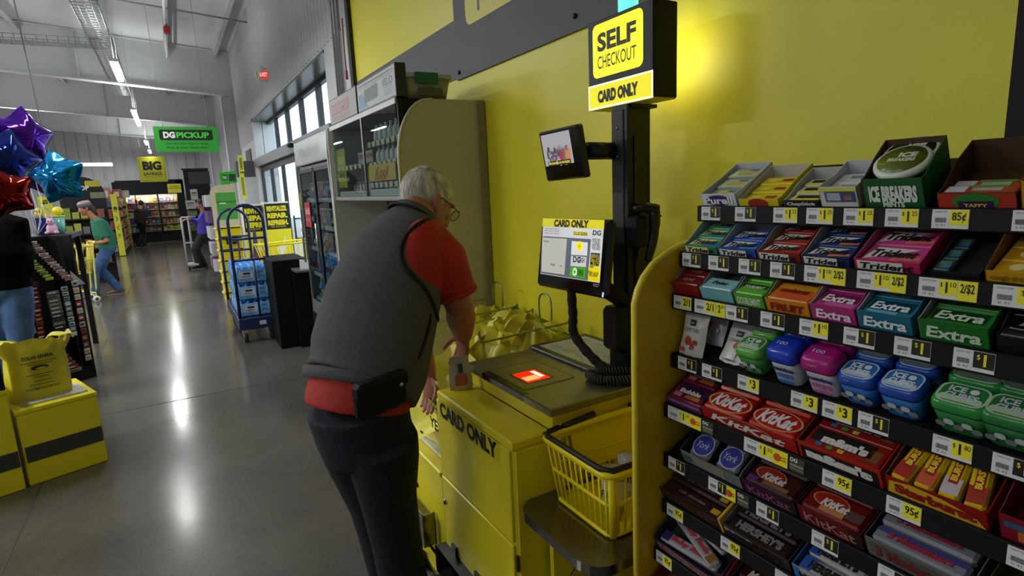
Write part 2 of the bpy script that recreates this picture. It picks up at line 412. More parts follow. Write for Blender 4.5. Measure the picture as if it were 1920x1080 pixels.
# conduits, exit sign, speaker light
cnd = mat('a8a8aa', rough=.4, metal=.7)
for yy, wh in ((5.82, 'nearest the yellow wall'), (5.92, 'the middle of three'), (6.02, 'nearest the windows')):
    q = MB(); q.cyl((WX-.02, yy, 2.4), (WX-.02, yy, ZC), .014, cnd, n=8); q.bx((WX-.05, yy-.035, 2.36), (WX, yy+.035, 2.44), cnd); q.build('conduit', label='thin grey electrical conduit running up the white wall, '+wh, cat='conduit', group='conduits beside the yellow wall')
q = MB(); q.tube([(WX-.03, 5.62, 3.2), (WX-.03, 5.64, 2.9), (WX-.03, 5.63, 2.72)], .006, P('a02020'), n=6); q.cyl((WX-.03, 5.63, 2.66), (WX-.03, 5.63, 2.74), .012, P('b02028'), n=8); q.build('pull_cord', label='short red pull cord hanging on white wall above the cabinet', cat='cord')
q = MB(); q.lathe([(.01, 0), (.07, .01), (.08, .03), (.06, .05), (.07, .07), (.05, .1), (.02, .12)], mat('d8d8d4', rough=.4), T=frame((WX, 6.3, 2.34), (0, 1, 0), (0, 0, 1))); q.build('bell', label='round white alarm bell on wall right of the clerestory', cat='bell')
ex = thing('exit_sign', 'small red exit sign on ribbed wall above the clerestory windows', 'sign', (WX-.1, 10.2, 3.42))
q = MB(); q.box((WX-.08, 10.2, 3.52), (.16, .05, .2), mat('d8d8d8', rough=.4), .01); q.build('housing', ex)
q = MB(); f2 = frame((WX-.08, 10.172, 3.52), (1, 0, 0), (0, 0, 1)); q.panel(.13, .15, f2, E('e04a44', .6), lift=.001); q.text('EXIT', .11, .06, f2, E('ffd0d0', .9), bold=.02, lift=.002); q.build('lit_face', ex)
for s in (-1, 1):
    q = MB(); q.lathe([(.02, 0), (.05, .02), (.055, .06), (.05, .065)], WHT, T=frame((WX-.1, 10.2+s*.22, 3.56), (0, 0, 1), (0, 1, 0))); q.build('lamp_head', ex)

# ceiling tubes, cable trays
LT = E('ffffff', 9)
first = None
for i, (x, y) in enumerate(TUBES):
    if x < -1: continue
    nm = {10.5: 'nearest long LED strip lamp hanging in line under the cable tray', 15.4: 'second LED strip lamp in the row beyond the first white beam', 16.8: 'third LED strip lamp, close behind the second one',
          22.5: 'fourth LED strip lamp, small and far, left of the green sign', 26.4: 'farthest LED strip lamp of the row, just above the yellow sign'}.get(y, 'LED strip lamp of the row above the aisle, out of sight overhead')
    t = thing('strip_lamp', nm, 'lamp', (x, y, TUBE_Z), group='strip lamps over the aisle')
    q = MB(); q.bx((x-.05, y-.66, TUBE_Z+.02), (x+.05, y+.66, TUBE_Z+.06), WHT); q.build('housing', t)
    q = MB(); q.prism(rrect(.09, .05, .02, 4), -.64, .64, LT, T=frame((x, y, TUBE_Z), (1, 0, 0), (0, 0, 1))); q.build('diffuser', t)
    for s in (-.5, .5):
        q = MB(); q.cyl((x, y+s, TUBE_Z+.06), (x, y+s, zc(x)), .003, cnd, n=5); q.build('hanger', t)
for x, y, z in ((-1.05, 24.5, 2.95),):
    t = thing('crosswise_lamp', 'bright white strip lamp set crosswise on the far end wall', 'lamp', (x, y, z))
    p0, p1 = at(140, 309, Y=27), at(211, 309, Y=27)
    q = MB(); q.cyl(p0, p1, .04, LT); q.build('diffuser', t); q = MB(); q.bx((p0.x, 27.02, p0.z+.02), (p1.x, 27.1, p0.z+.07), WHT); q.build('housing', t)
    for pp in (p0, p1):
        q = MB(); q.cyl((pp.x, 27.06, pp.z+.05), (pp.x, 27.06, zc(pp.x)), .004, cnd, n=5); q.build('hanger', t)
WIRE = mat('8c8d90', rough=.35, metal=.8)
def tray(p0, p1, label, w_=.3):
    p0, p1 = V(p0), V(p1); d = (p1-p0).normalized(); sd = V((-d.y, d.x, 0))*w_/2; L_ = (p1-p0).length
    t = thing('cable_tray', label, 'cable tray', (p0+p1)/2)
    for a, z in ((-1, 0), (-.5, 0), (0, 0), (.5, 0), (1, 0), (-1, .1), (1, .1)):
        q = MB(); q.cyl(p0+sd*a+V((0, 0, z)), p1+sd*a+V((0, 0, z)), .005, WIRE, n=5); q.build('rail_wire', t)
    n = int(L_/.14)
    for i in range(n+1):
        c = p0+d*(L_*i/n); q = MB(); q.tube([c-sd+V((0, 0, .1)), c-sd, c+sd, c+sd+V((0, 0, .1))], .005, WIRE, n=5); q.build('cross_wire', t)
tray((-.63, 7.5, 4.15), (-.63, 17, 4.15), 'wire mesh cable tray running down the aisle under the white ceiling')
tray((-.63, 12.2, 4.2), (-4.2, 12.9, 4.3), 'wire mesh cable tray branching off to the left under the ceiling')
q = MB(); q.box((-.72, 11.9, 4.32), (.22, .3, .12), mat('b8b8bc', rough=.3, metal=.7), .01); q.build('junction_box', label='silver junction box where the two cable trays meet', cat='box')
sp = thing('sprinkler_pipe', 'white sprinkler pipe with a red valve dropping from the ceiling', 'pipe', (.3, 11.5, 4.0))
a = at(310, 0, Y=9.5); b = at(316, 80, Y=12.5)
q = MB(); q.cyl((a.x, 8, ZC-.2), (b.x+.05, 20, ZC-.2), .025, mat('c8c8c8', rough=.5), n=8); q.build('pipe', sp)
q = MB(); q.box((b.x, 12.5, ZC-.32), (.1, .16, .12), P('a02018'), .02); q.cyl((b.x, 12.5, ZC-.3), (b.x, 12.5, ZC-.1), .02, P('a02018')); q.build('valve', sp)
# thin sprinkler/gas lines across the ceiling
for y, z in ((11.6, 4.7), (18.5, 4.6)):
    q = MB(); q.cyl((-12, y, z+.083*13), (WX, y+.15, z), .015, cnd, n=6); q.build('ceiling_line', label='thin grey line pipe crossing under the white ceiling', cat='pipe', group='thin lines under the ceiling')
# ================================================================ self checkout
CX, CY0, CY1 = .8, 1.43, 1.995
YLAB = P('e9de2e', rough=.45)
FRX = lambda y, z, x: frame((x, y, z), (0, -1, 0), (0, 0, 1))      # plane facing the aisle (-X)
ks = thing('checkout_cabinet', 'yellow self checkout cabinet with CARD ONLY lettering and a scanner top', 'checkout', (1.2, 1.7, 0))
q = MB(); q.bx((CX+.012, CY0, .06), (1.58, CY1, .8), YELM, .006); q.build('cabinet_body', ks)
q = MB(); q.bx((CX+.005, CY0-.006, .79), (.958, CY1+.004, .822), YELM, .006); q.build('ledge_top', ks)
q = MB(); q.bx((CX, CY0+.004, .474), (CX+.016, CY1-.002, .792), YELM, .004); fp = q.build('front_panel', ks)
a, b = at(819, 746, X=CX), at(940, 838, X=CX)
fr = FRX((a.y+b.y)/2, .762, CX-.0005)
q = MB(); q.panel(.475, .072, fr, P('dccb1e'), lift=.0003); q.text('CARD ONLY', .455, .062, fr, PK, bold=.05, lift=.0012); q.build('lettering', fp)
q = MB(); q.bx((CX, CY0+.004, .09), (CX+.016, CY1-.002, .466), YELM, .004); dr = q.build('lower_door', ks)
q = MB(); p = at(836, 940, X=CX); q.cyl((CX-.008, p.y, p.z), (CX+.004, p.y, p.z), .011, CHROME); q.box((CX-.009, p.y, p.z), (.002, .003, .01), BLK); q.build('lock', dr)
q = MB(); q.bx((CX+.008, CY0-.008, .375), (CX+.018, CY0+.002, .43), mat('4a4630', rough=.35, metal=.6), .001)
for z in (.375, .425):
    for x in (CX+.028, CX+.04): q.cyl((x, CY0-.004, z), (x, CY0+.002, z), .004, BLK, n=6)
q.build('hinge', dr)
q = MB(); q.bx((CX+.05, CY0+.01, 0), (1.56, CY1, .07), BLK); q.build('plinth', ks)
# end panel, riser and scanner top
q = MB(); q.bx((CX+.02, CY0-.006, .12), (1.57, CY0+.002, .786), YELM, .003); q.build('end_panel', ks)
q = MB(); q.bx((.962, CY0-.003, .815), (1.58, CY1+.01, .876), YELM, .004); q.build('riser', ks)
ST2 = mat('8a8674', rough=.3, metal=.75, var=.15, scale=18, bump=.03, bscale=120, stretch=(30, 1, 1))
q = MB(); q.bx((.945, CY0-.02, .872), (1.572, 2.022, .9), ST2, .004); q.build('scanner_top', ks)
wa, wb = at(965, 706, Z=.9), at(1031, 711, Z=.9)
q = MB(); q.bx((.944, 1.57, .874), (.972, 1.87, .9015), BLKG, .003)
fz = frame((1.08, 1.735, .9), (0, -1, 0), (1, 0, 0))
q.panel(.268, .225, fz, BLKG, r=.004, lift=.0008); q.panel(.252, .21, fz, ST2, r=.004, lift=.0014)
q.build('platter', ks)
wc = (wa+wb)/2
q = MB(); fz2 = frame((1.07, 1.713, .9), (0, -1, 0), (1, 0, 0)); q.panel(.13, .12, fz2, BLKG, lift=.0018)
q.panel(.115, .1, fz2, E('e01808', 1.3), lift=.0024); q.panel(.045, .06, fz2, E('ff8a50', 2.0), lift=.003, dx=.02, dy=-.014); q.panel(.075, .02, fz2, E('ffb0a0', 2.2), lift=.003, dx=-.006, dy=.03); q.build('scanner_window', ks)
q = MB(); q.bx((1.262, 1.6, .9), (1.578, 2.034, .912), mat('23241f', rough=.4), .004)
fz3 = frame((1.42, 1.815, .9122), (0, -1, 0), (1, 0, 0)); q.panel(.37, .25, fz3, P('b8b8a8'), r=.004, lift=.0004)
for i in range(4):
    for j in range(3):
        q.text('8 oz', .05, .012, fz3, P('6a6a66'), dx=-.13+i*.087, dy=-.08+j*.075, lift=.0008); q.panel(.06, .006, fz3, P('8c8c86'), dx=-.13+i*.087, dy=-.062+j*.075, lift=.0008)
q.build('produce_plate', ks)
# bent steel kick guards low on the front
KG = mat('4a4a4c', rough=.3, metal=1, var=.15)
g1 = thing('kick_guard', 'long dark steel kick guard low on the yellow checkout cabinet', 'guard', (.78, 1.7, .02), group='steel kick guards')
q = MB(); q.bx((.752, 1.3, .05), (.756, 2.0, .165), KG); q.bx((.752, 1.3, .158), (.8, 2.0, .165), KG); q.build('guard_plate', g1)
for y in (1.45, 1.7, 1.9):
    q = MB(); q.cyl((.796, y, .19), (.806, y, .19), .011, BLK, n=8); q.bx((.79, y-.02, .16), (.8, y+.02, .205), KG); q.build('bracket', g1)
g2 = thing('kick_guard', 'short shiny steel kick guard below the bagging counter beside the man', 'guard', (.77, 2.3, .05), group='steel kick guards')
q = MB(); q.prism([(0, 0), (.004, 0), (.004, .02), (0, .02)], 0, .01, KG); q = MB(); q.bx((.742, 2.1, .1), (.746, 2.62, .255), mat('9a9a9c', rough=.2, metal=1, var=.1)); q.bx((.742, 2.096, .1), (.8, 2.1, .25), mat('8a8a84', rough=.2, metal=1)); q.build('guard_plate', g2)
q = MB(); q.cyl((.796, 2.3, .28), (.806, 2.3, .28), .011, BLK, n=8); q.build('bracket', g2)
q = MB(); q.bx((.76, 1.2, 0), (.8, 2.99, .035), YELM, .005); q.build('base_rail', label='yellow base rail on the floor along the checkout front', cat='rail')

# bagging counter with white scale plate
bc = thing('bagging_counter', 'low yellow bagging counter behind the checkout cabinet', 'counter', (1.2, 2.5, 0))
q = MB(); q.bx((CX+.005, CY1+.006, .04), (1.58, 2.985, .455), YELM, .005); q.build('cabinet_body', bc)
q = MB(); q.bx((CX-.004, CY1+.003, .448), (1.59, 2.988, .474), YELM, .006); q.build('counter_top', bc)
q = MB(); q.bx((.845, CY1+.03, .476), (1.45, 2.6, .49), mat('c9c9c0', rough=.4, var=.05), .004); q.build('scale_plate', label='white weighing plate on the low yellow bagging counter', cat='scale')

# steel shelf at the near end
tb = thing('steel_shelf', 'brushed steel side shelf under the yellow hand basket', 'shelf', (1.2, 1.25, 0))
def rslab(x0, x1, y0, y1, r, z0, z1, mt, mb):
    pts = [(x+(x0+x1)/2, y+(y0+y1)/2) for x, y in rrect(x1-x0, y1-y0, r, 8)]; mb.prism(pts, z0, z1, mt, smooth=False)
SH = mat('86827a', rough=.2, metal=.95, var=.14, scale=18, bump=.03, bscale=100, stretch=(1, 26, 1))
q = MB(); rslab(.808, 1.5, 1.03, 1.422, .07, .585, .615, SH, q); q.build('shelf_top', tb)
q = MB(); q.prism([(.02, 0), (.32, 0), (.32, .03), (.02, -.34)], 0, .02, YELM, T=frame((.9, CY0-.03, .58), (1, 0, 0), (0, 0, 1))); q.build('bracket', tb)
q = MB(); q.cyl((1.15, 1.2, 0), (1.15, 1.2, .59), .03, BLK); q.lathe([(.16, 0), (.16, .02), (.03, .04)], BLK, c=(1.15, 1.2, 0)); q.build('pedestal', tb)

# hand basket: open lattice
YB = mat('f2dc10', rough=.38, var=.03, spec=.4)
bk = thing('hand_basket', 'yellow plastic hand basket with black handles on the steel shelf', 'basket', (1.16, 1.26, .616))
bx0, bx1, by0, by1, bz0, bz1 = .935, 1.38, 1.11, 1.37, .617, .832
def bpt(u, v, t):   # u,v on the unit square outline, t height; walls flare outward
    e = .028*t; return V((bx0-e+(bx1-bx0+2*e)*u, by0-e+(by1-by0+2*e)*v, bz0+(bz1-bz0)*t))
def rim(t, r, n=8, o=0):
    pts = []
    for k in range(4*n+4):
        x, y = rrect(1, 1, .09, n)[k % (4*n+4)]
        p_ = bpt(x+.5, y+.5, t); pts.append(p_)
    return pts
q = MB(); q.prism([(p_.x, p_.y) for p_ in rim(0, 0)], bz0, bz0+.006, YB); q.tube(rim(.04, 0), .007, YB, n=6, closed=True); q.build('basket_floor', bk)
q = MB(); q.tube(rim(.97, 0), (.011), YB, n=8, closed=True, flat=1.4); q.tube(rim(.9, 0), .006, YB, n=6, closed=True); q.build('rim', bk)
q = MB(); q.tube(rim(.52, 0), .006, YB, n=6, closed=True); q.build('middle_hoop', bk)
def wall_pt(side, s, t):
    return {0: bpt(s, 0, t), 1: bpt(1, s, t), 2: bpt(s, 1, t), 3: bpt(0, s, t)}[side]
for side, n in ((0, 17), (2, 17), (1, 11), (3, 11)):
    for i in range(n):
        s_ = .06+.88*i/(n-1)
        q = MB(); nrm = (0, 1, 0) if side in (0, 2) else (1, 0, 0)
        q.tube([wall_pt(side, s_, .02), wall_pt(side, s_, .96)], [(.0018, .0042)]*2, YB, n=6, ref=nrm); q.build('slat', bk)
q = MB(); q.rings([[bpt(.2+.6*k/8, .985+o_, t_) for k in range(9)] for t_, o_ in ((.3, 0), (.9, 0), (.9, .012), (.3, .012), (.3, 0))], YB, smooth=False, cap=False, closed=False); q.build('back_panel', bk)
for u in (0, 1):
    for v in (0, 1):
        q = MB(); q.tube([bpt(abs(u-.03), abs(v-.03), .01), bpt(abs(u-.03), abs(v-.03), .95)], .012, YB, n=8); q.build('corner_post', bk)
BH = mat('151412', rough=.5)
q = MB(); hp = [p_+V((0, 0, .013)) for p_ in rim(1, 0)]
pr = [bpt(.12, 1, 1), bpt(.03, .97, 1), bpt(-.01, .9, 1), bpt(-.01, .1, 1), bpt(.03, .01, 1), bpt(.3, -.01, 1), bpt(.8, -.01, 1)]
q.tube([p_+V((0, 0, .008)) for p_ in pr], .0085, BH, n=8); q.build('handle', bk)
q = MB(); q.tube([bpt(.16, 1.0, 1.02), bpt(.42, 1.02, 1.06)], .0105, BH, n=8); q.tube([bpt(.0, .97, 1.02), bpt(.16, 1, 1.02)], .007, BH); q.build('handle_grip', bk)
q = MB(); q.tube([bpt(.72, 1.0, 1.03), bpt(.98, 1.02, 1.07)], .0105, BH, n=8); q.build('handle_grip', bk)
for i, (px, py, z, tx) in enumerate(((1155, 868, .70, 'clear'), (1180, 848, .715, 'clear'))):
    jt_ = thing('plastic_bottle', ('clear plastic bottle lying at the front of the yellow basket', 'second clear plastic bottle lying behind the first one in the yellow basket')[i], 'bottle', (1.18+i*.09, 1.2+.02*i, .63))
    f3 = frame(at((1150, 1178)[i], (872, 848)[i], Y=(1.2, 1.26)[i]), (.45, -.85, .1), (.2, 0, 1))
    q = MB(); q.lathe([(.005, 0), (.034, .004), (.036, .03), (.033, .05), (.036, .07), (.036, .11), (.028, .135), (.014, .15)], mat('b4b0a0', rough=.12, var=.1, spec=.6), T=f3 @ M.Rotation(PI/2, 4, 'X')); q.build('bottle_body', jt_)
    q = MB(); q.lathe([(.0365, .04), (.0368, .05), (.0368, .1), (.0365, .11)], P('d9d9d4'), T=f3 @ M.Rotation(PI/2, 4, 'X'), cap=False)
    q.text('FRUIT', .05, .02, f3, P('505050'), lift=.0375, dy=-.075, bold=.03); q.build('bottle_label', jt_)
    q = MB(); q.lathe([(.015, .148), (.015, .168), (.012, .17)], P('3f7a34'), T=f3 @ M.Rotation(PI/2, 4, 'X')); q.build('cap', jt_)

# pole with lit sign
PM = mat('141416', rough=.5, var=.2, scale=60, bump=.1, bscale=400)
PMF = mat('2c2d30', rough=.55, var=.15, scale=60, bump=.1, bscale=400)
px0, py0, py1 = 1.36, 1.525, 1.585
sp = thing('sign_post', 'black square post carrying the lit SELF CHECKOUT sign', 'sign', (1.43, 1.55, .9))
q = MB(); q.bx((px0+.004, py0-.02, .9), (px0+.11, py1+.002, 1.9), PM, .004); q.build('post', sp)
q = MB(); q.bx((px0, py0, .93), (px0+.006, py1, 1.84), PMF, .002)
for z in (1.78, 1.685): q.cyl((px0-.003, (py0+py1)/2, z), (px0+.002, (py0+py1)/2, z), .004, CHROME, n=8)
q.build('face_strip', sp)
q = MB(); q.bx((px0+.03, py0-.024, .9), (px0+.085, py0-.018, 1.75), BLKG); q.build('cable_channel', sp)
sx = 1.36; A_ = at(1101.8, 49, X=sx); B_ = at(1104.4, 210, X=sx); D_ = at(1225.6, 182, X=sx)
yl, yr, zb, zt = (A_.y+B_.y)/2, D_.y, (B_.z+D_.z)/2, A_.z+.004
q = MB(); q.bx((sx, yr, zb+.004), (sx+.105, yl, zt), BLK, .003); q.bx((sx+.003, yr+.003, zb), (sx+.1, yl-.003, zb+.006), mat('d8d034', rough=.5)); sbx = q.build('sign_box', sp)
fr = FRX((yl+yr)/2, (zt+zb)/2, sx-.0005); W_, H_ = yl-yr, zt-zb
q = MB(); q.panel(W_-.008, H_-.09, fr, E('26272a', .35), dy=.042, lift=.0004)
q.panel(.252, .178, fr, E('f6ee28', 1.05), r=.022, lift=.001, dx=-.008, dy=.046)
q.text('SELF', .195, .062, fr, P('2e2c14'), bold=.04, dx=-.01, dy=.073, lift=.0022); q.text('CHECKOUT', .195, .043, fr, P('4a4820'), bold=.008, dx=-.01, dy=.007, lift=.0022); q.build('sign_face', sbx)
q = MB(); q.panel(W_-.002, .084, fr, E('fbfae0', 1.0), dy=-H_/2+.043, lift=.0012); q.panel(W_-.014, .072, fr, E('efe326', .8), dy=-H_/2+.043, lift=.002)
q.text('CARD ONLY', .205, .043, fr, P('14140a'), bold=.075, dx=-.006, dy=-H_/2+.041, lift=.003); q.build('card_panel', sbx)
q = MB(); q.cyl((sx+.05, yr+.17, zt), (sx+.05, yr+.17, zt+.1), .034, E('58e0b0', 2.2), n=14); q.cyl((sx+.05, yr+.17, zt+.1), (sx+.05, yr+.17, zt+.115), .036, BLK, n=14); q.build('status_lamp', sp)
area('sign_back_glow', (sx+.12, (yl+yr)/2-.02, (zt+zb)/2), (.14, .2), .4, rot=(0, -PI/2, 0), col=(1, .93, .55))
q = MB(); q.bx((sx+.1, yr+.02, zb+.1), (sx+.108, yl-.02, zt-.02), E('fff2b0', 1.0)); q.build('back_diffuser', sbx)
q = MB(); q.bx((px0+.02, py0-.03, zb-.012), (px0+.13, py1+.01, zb), PM); q.build('bracket', sp)

# camera monitor on an arm
tl, tr, bl, br = at(1008, 248, Y=1.79), at(1082, 234, Y=1.56), at(1026, 342, Y=1.78), at(1097, 332, Y=1.56)
def slab(tl, tr, bl, br, th, mt, mb, bev=0):
    c = (tl+tr+bl+br)/4; r = ((tr-tl)+(br-bl))/2; u = ((tl-bl)+(tr-br))/2; f = frame(c, r, u)
    T = f @ M.Translation((0, 0, -th/2)); mb.box((0, 0, 0), (r.length, u.length, th), mt, bev, T=T); return f, r.length, u.length
mo = thing('camera_monitor', 'small black camera monitor on a short arm showing a live view', 'monitor', (tl+br)/2-V((0, 0, .1)))
q = MB(); f, W_, H_ = slab(tl, tr, bl, br, .03, BLKG, q, .006); q.build('monitor_case', mo)
q = MB(); q.panel(W_*.74, H_*.62, f, E('aeaab4', .62), lift=.001, dx=-W_*.07, dy=H_*.12)
rng = random.Random(3)
for i in range(70):
    q.panel(rng.uniform(.003, .012), rng.uniform(.006, .026), f, E(rng.choice(['7a6e72', '9a8a90', '5a5458', 'b0a0a6', '88606a', 'c0b4bc', '4a4448']), .5), lift=.0014+i*.00001, dx=-W_*.07+rng.uniform(-.06, .06), dy=H_*.02+rng.uniform(-.03, .02))
q.panel(.028, .06, f, E('d08a5c', .6), lift=.0018, dx=.042, dy=-.005, r=.012); q.panel(.03, .045, f, E('c03a50', .5), lift=.0018, dx=.005, dy=-.012, r=.006)
q.panel(.13, .016, f, E('2c281c', .3), lift=.002, dx=-W_*.06, dy=-H_*.15); q.text('RECORDING IN PROGRESS', .12, .008, f, E('e8dc60', .9), lift=.0024, dx=-W_*.06, dy=-H_*.15, bold=.02)
q.build('screen', mo)
c0 = (tr+br)/2+(tl-tr)*.2-f.col[2].xyz*.03; c1 = V((px0+.02, 1.58, 1.705))
q = MB(); q.tube([c0, c0.lerp(c1, .2)], .018, BLK, n=10); q.tube([c0.lerp(c1, .2), c1], .03, mat('1c1d1f', rough=.35), n=14); q.build('arm', mo)
cm = c0.lerp(c1, .4); q = MB(); fa = frame(cm+V((-.0225, 0, 0)), c1-c0, (0, 0, 1)); q.panel(.045, .026, fa, P('8a8a80'), lift=.0012); q.build('sticker', mo)

# touch screen
tl, tr, bl, br = at(1014, 408, Y=1.90), at(1148, 412, Y=1.475), at(1005, 535, Y=1.90), at(1131, 560, Y=1.475)
ts = thing('touch_screen', 'black framed checkout touch screen topped by a yellow CARD ONLY strip', 'screen', (tl+br)/2-V((0, 0, .15)))
q = MB(); f, W_, H_ = slab(tl, tr, bl, br, .035, BLKG, q, .012); q.build('case', ts)
def TP(px, py):       # pixel of the photograph -> place on the tilted screen plane
    d = CF+CR*((px-960)/FL)-CU*((py-540)/FL); n = f.col[2].xyz; o = f.translation
    t = (o-CAM).dot(n)/d.dot(n); l = f.inverted() @ (CAM+d*t); return l.x, l.y
def TQ(mb, pts, mt, lift): mb.add([(*TP(*p_), lift) for p_ in pts], [tuple(range(len(pts)))], mt, T=f)
def c6(x, y): return (980+x/4.911, 390+y/4.911)
q = MB(); TQ(q, [c6(183, 168), c6(752, 195), c6(757, 110), c6(190, 95)], E('e6dc28', .55), .0016)
x0, y0_ = TP(*c6(295, 140)); x1, y1_ = TP(*c6(615, 148))
q.text('CARD ONLY', x1-x0, .028, f, PK, bold=.06, dx=(x0+x1)/2, dy=(y0_+y1_)/2, lift=.003); q.build('header_strip', ts)
q = MB()
TQ(q, [c6(165, 605), c6(710, 690), c6(748, 195), c6(190, 170)], E('d8dade', .6), .0012)
TQ(q, [c6(165, 600), c6(602, 668), c6(632, 287), c6(192, 258)], E('6e7488', .42), .0016)
TQ(q, [c6(176, 585), c6(388, 615), c6(412, 285), c6(190, 272)], E('c9c8c0', .6), .002)
TQ(q, [c6(470, 250), c6(605, 250), c6(607, 222), c6(472, 215)], E('e8d820', .7), .002)
for pts, cc in (([(450, 430), (598, 440), (605, 318), (457, 304)], 'e2e4e4'), ([(444, 533), (586, 545), (594, 452), (450, 440)], 'd6d8d6'), ([(434, 625), (578, 650), (586, 555), (442, 540)], '4cae1c'), ([(604, 665), (708, 685), (716, 550), (612, 535)], 'f0de10'), ([(624, 530), (708, 540), (716, 418), (632, 412)], '121212')):
    TQ(q, [c6(*p_) for p_ in pts], E(cc, .62 if cc != '121212' else .1), .0024)
def TT(s, x, y, w_, h, mt, bold=.02):
    cx, cy = TP(*c6(x, y)); q.text(s, w_/4.911/290*.0+w_*.00075, h*.00075, f, mt, bold=bold, dx=cx, dy=cy, lift=.0034)
DK = P('2a2a2a'); LGT = P('777777')
TT('DOLLAR GENERAL', 538, 237, 110, 18, DK); TT('DG', 505, 475, 60, 30, DK, .03); TT('CASH', 548, 480, 50, 24, LGT); TT('5', 650, 490, 34, 66, PY, .05); TT('OFF', 688, 472, 40, 24, PY, .03); TT('25', 688, 512, 38, 28, PY, .03); TT('DG', 690, 230, 60, 24, DK, .03); TT('$', 637, 470, 14, 20, PY)
TT('PAY', 540, 585, 44, 22, DK, .02); TT('NOW', 540, 610, 44, 22, DK, .02); TT('Visit us at', 655, 595, 76, 16, DK); TT('dg.com', 655, 622, 60, 18, DK)
for i, s in enumerate(('SAVE ON', 'YOUR', 'ENTIRE', 'PURCHASE')): TT(s, 682, 292+i*27, 56, 13, LGT)
TT('DG REWARDS', 672, 440, 60, 16, PW); TT('Total', 280, 520, 40, 12, DK); TT('Pay', 360, 535, 20, 10, LGT); TT('Items', 225, 305, 50, 10, LGT)
for k, yy in enumerate((192, 212, 234)): TT('Scan your items', 275, yy, 130, 9, LGT)
cx, cy = TP(*c6(528, 352)); q.panel(.036, .036, f, E('f4e010', .8), r=.0179, lift=.003, dx=cx, dy=cy); q.panel(.014, .014, f, E('d8b810', .7), r=.0069, lift=.0034, dx=cx, dy=cy)
cx, cy = TP(*c6(485, 588)); q.panel(.026, .03, f, E('e0f0d8', .7), r=.0129, lift=.003, dx=cx, dy=cy); q.panel(.012, .014, f, E('4cae1c', .6), r=.0059, lift=.0034, dx=cx, dy=cy)
q.build('display', ts)
q = MB(); TT('ncr', 685, 712, 44, 16, P('c8c8c8')); q.build('maker_mark', ts)
cx, cy = TP(*c6(750, 812)); q = MB(); q.box((cx-.006, cy+.004, .001), (.006, .016, .002), E('8aa0ff', 2), T=f); q.build('power_light', ts)
c0 = f @ V((W_/2-.03, -H_/2+.03, -.03)); q = MB(); q.tube([c0, V((px0+.0, 1.52, 1.17)), V((px0+.05, 1.53, 1.14))], .03, BLK, n=10); q.bx((px0-.07, py0-.05, 1.0), (px0+.07, py0+.05, 1.16), BLK, .015); q.bx((px0-.04, py0-.045, .9), (px0+.03, py0+.045, 1.0), BLK, .01); q.build('mount', ts)
# conduit hanging from screen, cables
ct = thing('cable_sleeve', 'black braided cable sleeve looping from touch screen to the scanner top', 'cable', (1.3, 1.6, .9))
p0 = f @ V((-.0, -H_/2-.005, -.02))
path = smooth_path([p0+V((0, -.0, .02)), p0+V((.002, -.005, -.08)), p0+V((0, -.015, -.16)), V((1.27, 1.585, .955)), V((1.3, 1.52, .925)), V((1.37, 1.47, .925)), V((1.42, 1.46, .95))], 8)
q = MB(); q.tube(path, [.017+.0016*math.sin(i*1.9) for i in range(len(path))], mat('101113', rough=.6, bump=.4, bscale=300), n=10); q.build('sleeve', ct)
cc = thing('coiled_cord', 'grey coiled scanner cord lying on the steel scanner top', 'cord', (1.32, 1.46, .9))
def coil(path, rad, turns, wr, mt, mb):
    path = [V(p_) for p_ in path]; out = []; n = turns*10
    for i in range(n+1):
        s_ = i/n*(len(path)-1); k = min(int(s_), len(path)-2); p_ = path[k].lerp(path[k+1], s_-k); t = (path[k+1]-path[k]).normalized()
        a_ = t.cross(V((0, 0, 1))).normalized(); b_ = t.cross(a_); an = 2*PI*i/10
        out.append(p_+a_*rad*math.cos(an)+b_*rad*math.sin(an))
    mb.tube(out, wr, mt, n=5)
CCM = mat('2f2f2c', rough=.5)
q = MB(); coil(smooth_path([(1.405, 1.40, .99), (1.36, 1.40, .93), (1.27, 1.44, .917), (1.21, 1.50, .917), (1.225, 1.565, .917)], 8), .014, 34, .0042, CCM, q); q.build('coil', cc)
q = MB(); coil(smooth_path([(1.43, 1.42, 1.0), (1.37, 1.45, .935), (1.29, 1.50, .93), (1.25, 1.555, .925)], 8), .014, 24, .0042, CCM, q); q.build('coil', cc)
# hand scanner in its cradle
hs = thing('hand_scanner', 'black handheld scanner hanging in a cradle on the post', 'scanner', (1.44, 1.47, 1.27))
a = at(1193, 392, Y=1.48); b = at(1232, 395, Y=1.45); q = MB()
q.tube(smooth_path([a+V((-.01, 0, .0)), a.lerp(b, .5)+V((0, 0, .008)), b+V((0, 0, .002))], 5), [(.012, .018)]*4+[(.018, .022)]*4+[(.02, .024)]*3, mat('1a1b1d', rough=.3), n=12); q.build('scanner_head', hs)
c = at(1226, 440, Y=1.455); d_ = at(1215, 490, Y=1.465); q = MB(); q.tube(smooth_path([b+V((-.012, 0, 0)), c, d_], 5), [.02]*4+[.017]*4+[.014]*3, mat('16171a', rough=.28), n=12); q.build('scanner_grip', hs)
e = at(1240, 404, Y=1.44); q = MB(); q.tube([b+V((0, 0, -.005)), b.lerp(e, .6)+V((0, 0, -.01)), e], .004, BLK, n=6); q.build('trigger', hs)
q = MB(); a = at(1180, 405, Y=1.5); q.bx((a.x, 1.46, a.z-.11), (a.x+.05, 1.53, a.z), BLK, .008); q.cyl((a.x-.003, 1.49, a.z-.03), (a.x+.001, 1.49, a.z-.03), .003, CHROME, n=6); q.build('cradle', hs)
q = MB(); pth = smooth_path([d_, at(1219, 560, Y=1.46), at(1200, 640, Y=1.45), (1.43, 1.41, 1.0)], 8); q.tube(pth, .006, CCM, n=6); q.build('scanner_cord', hs)

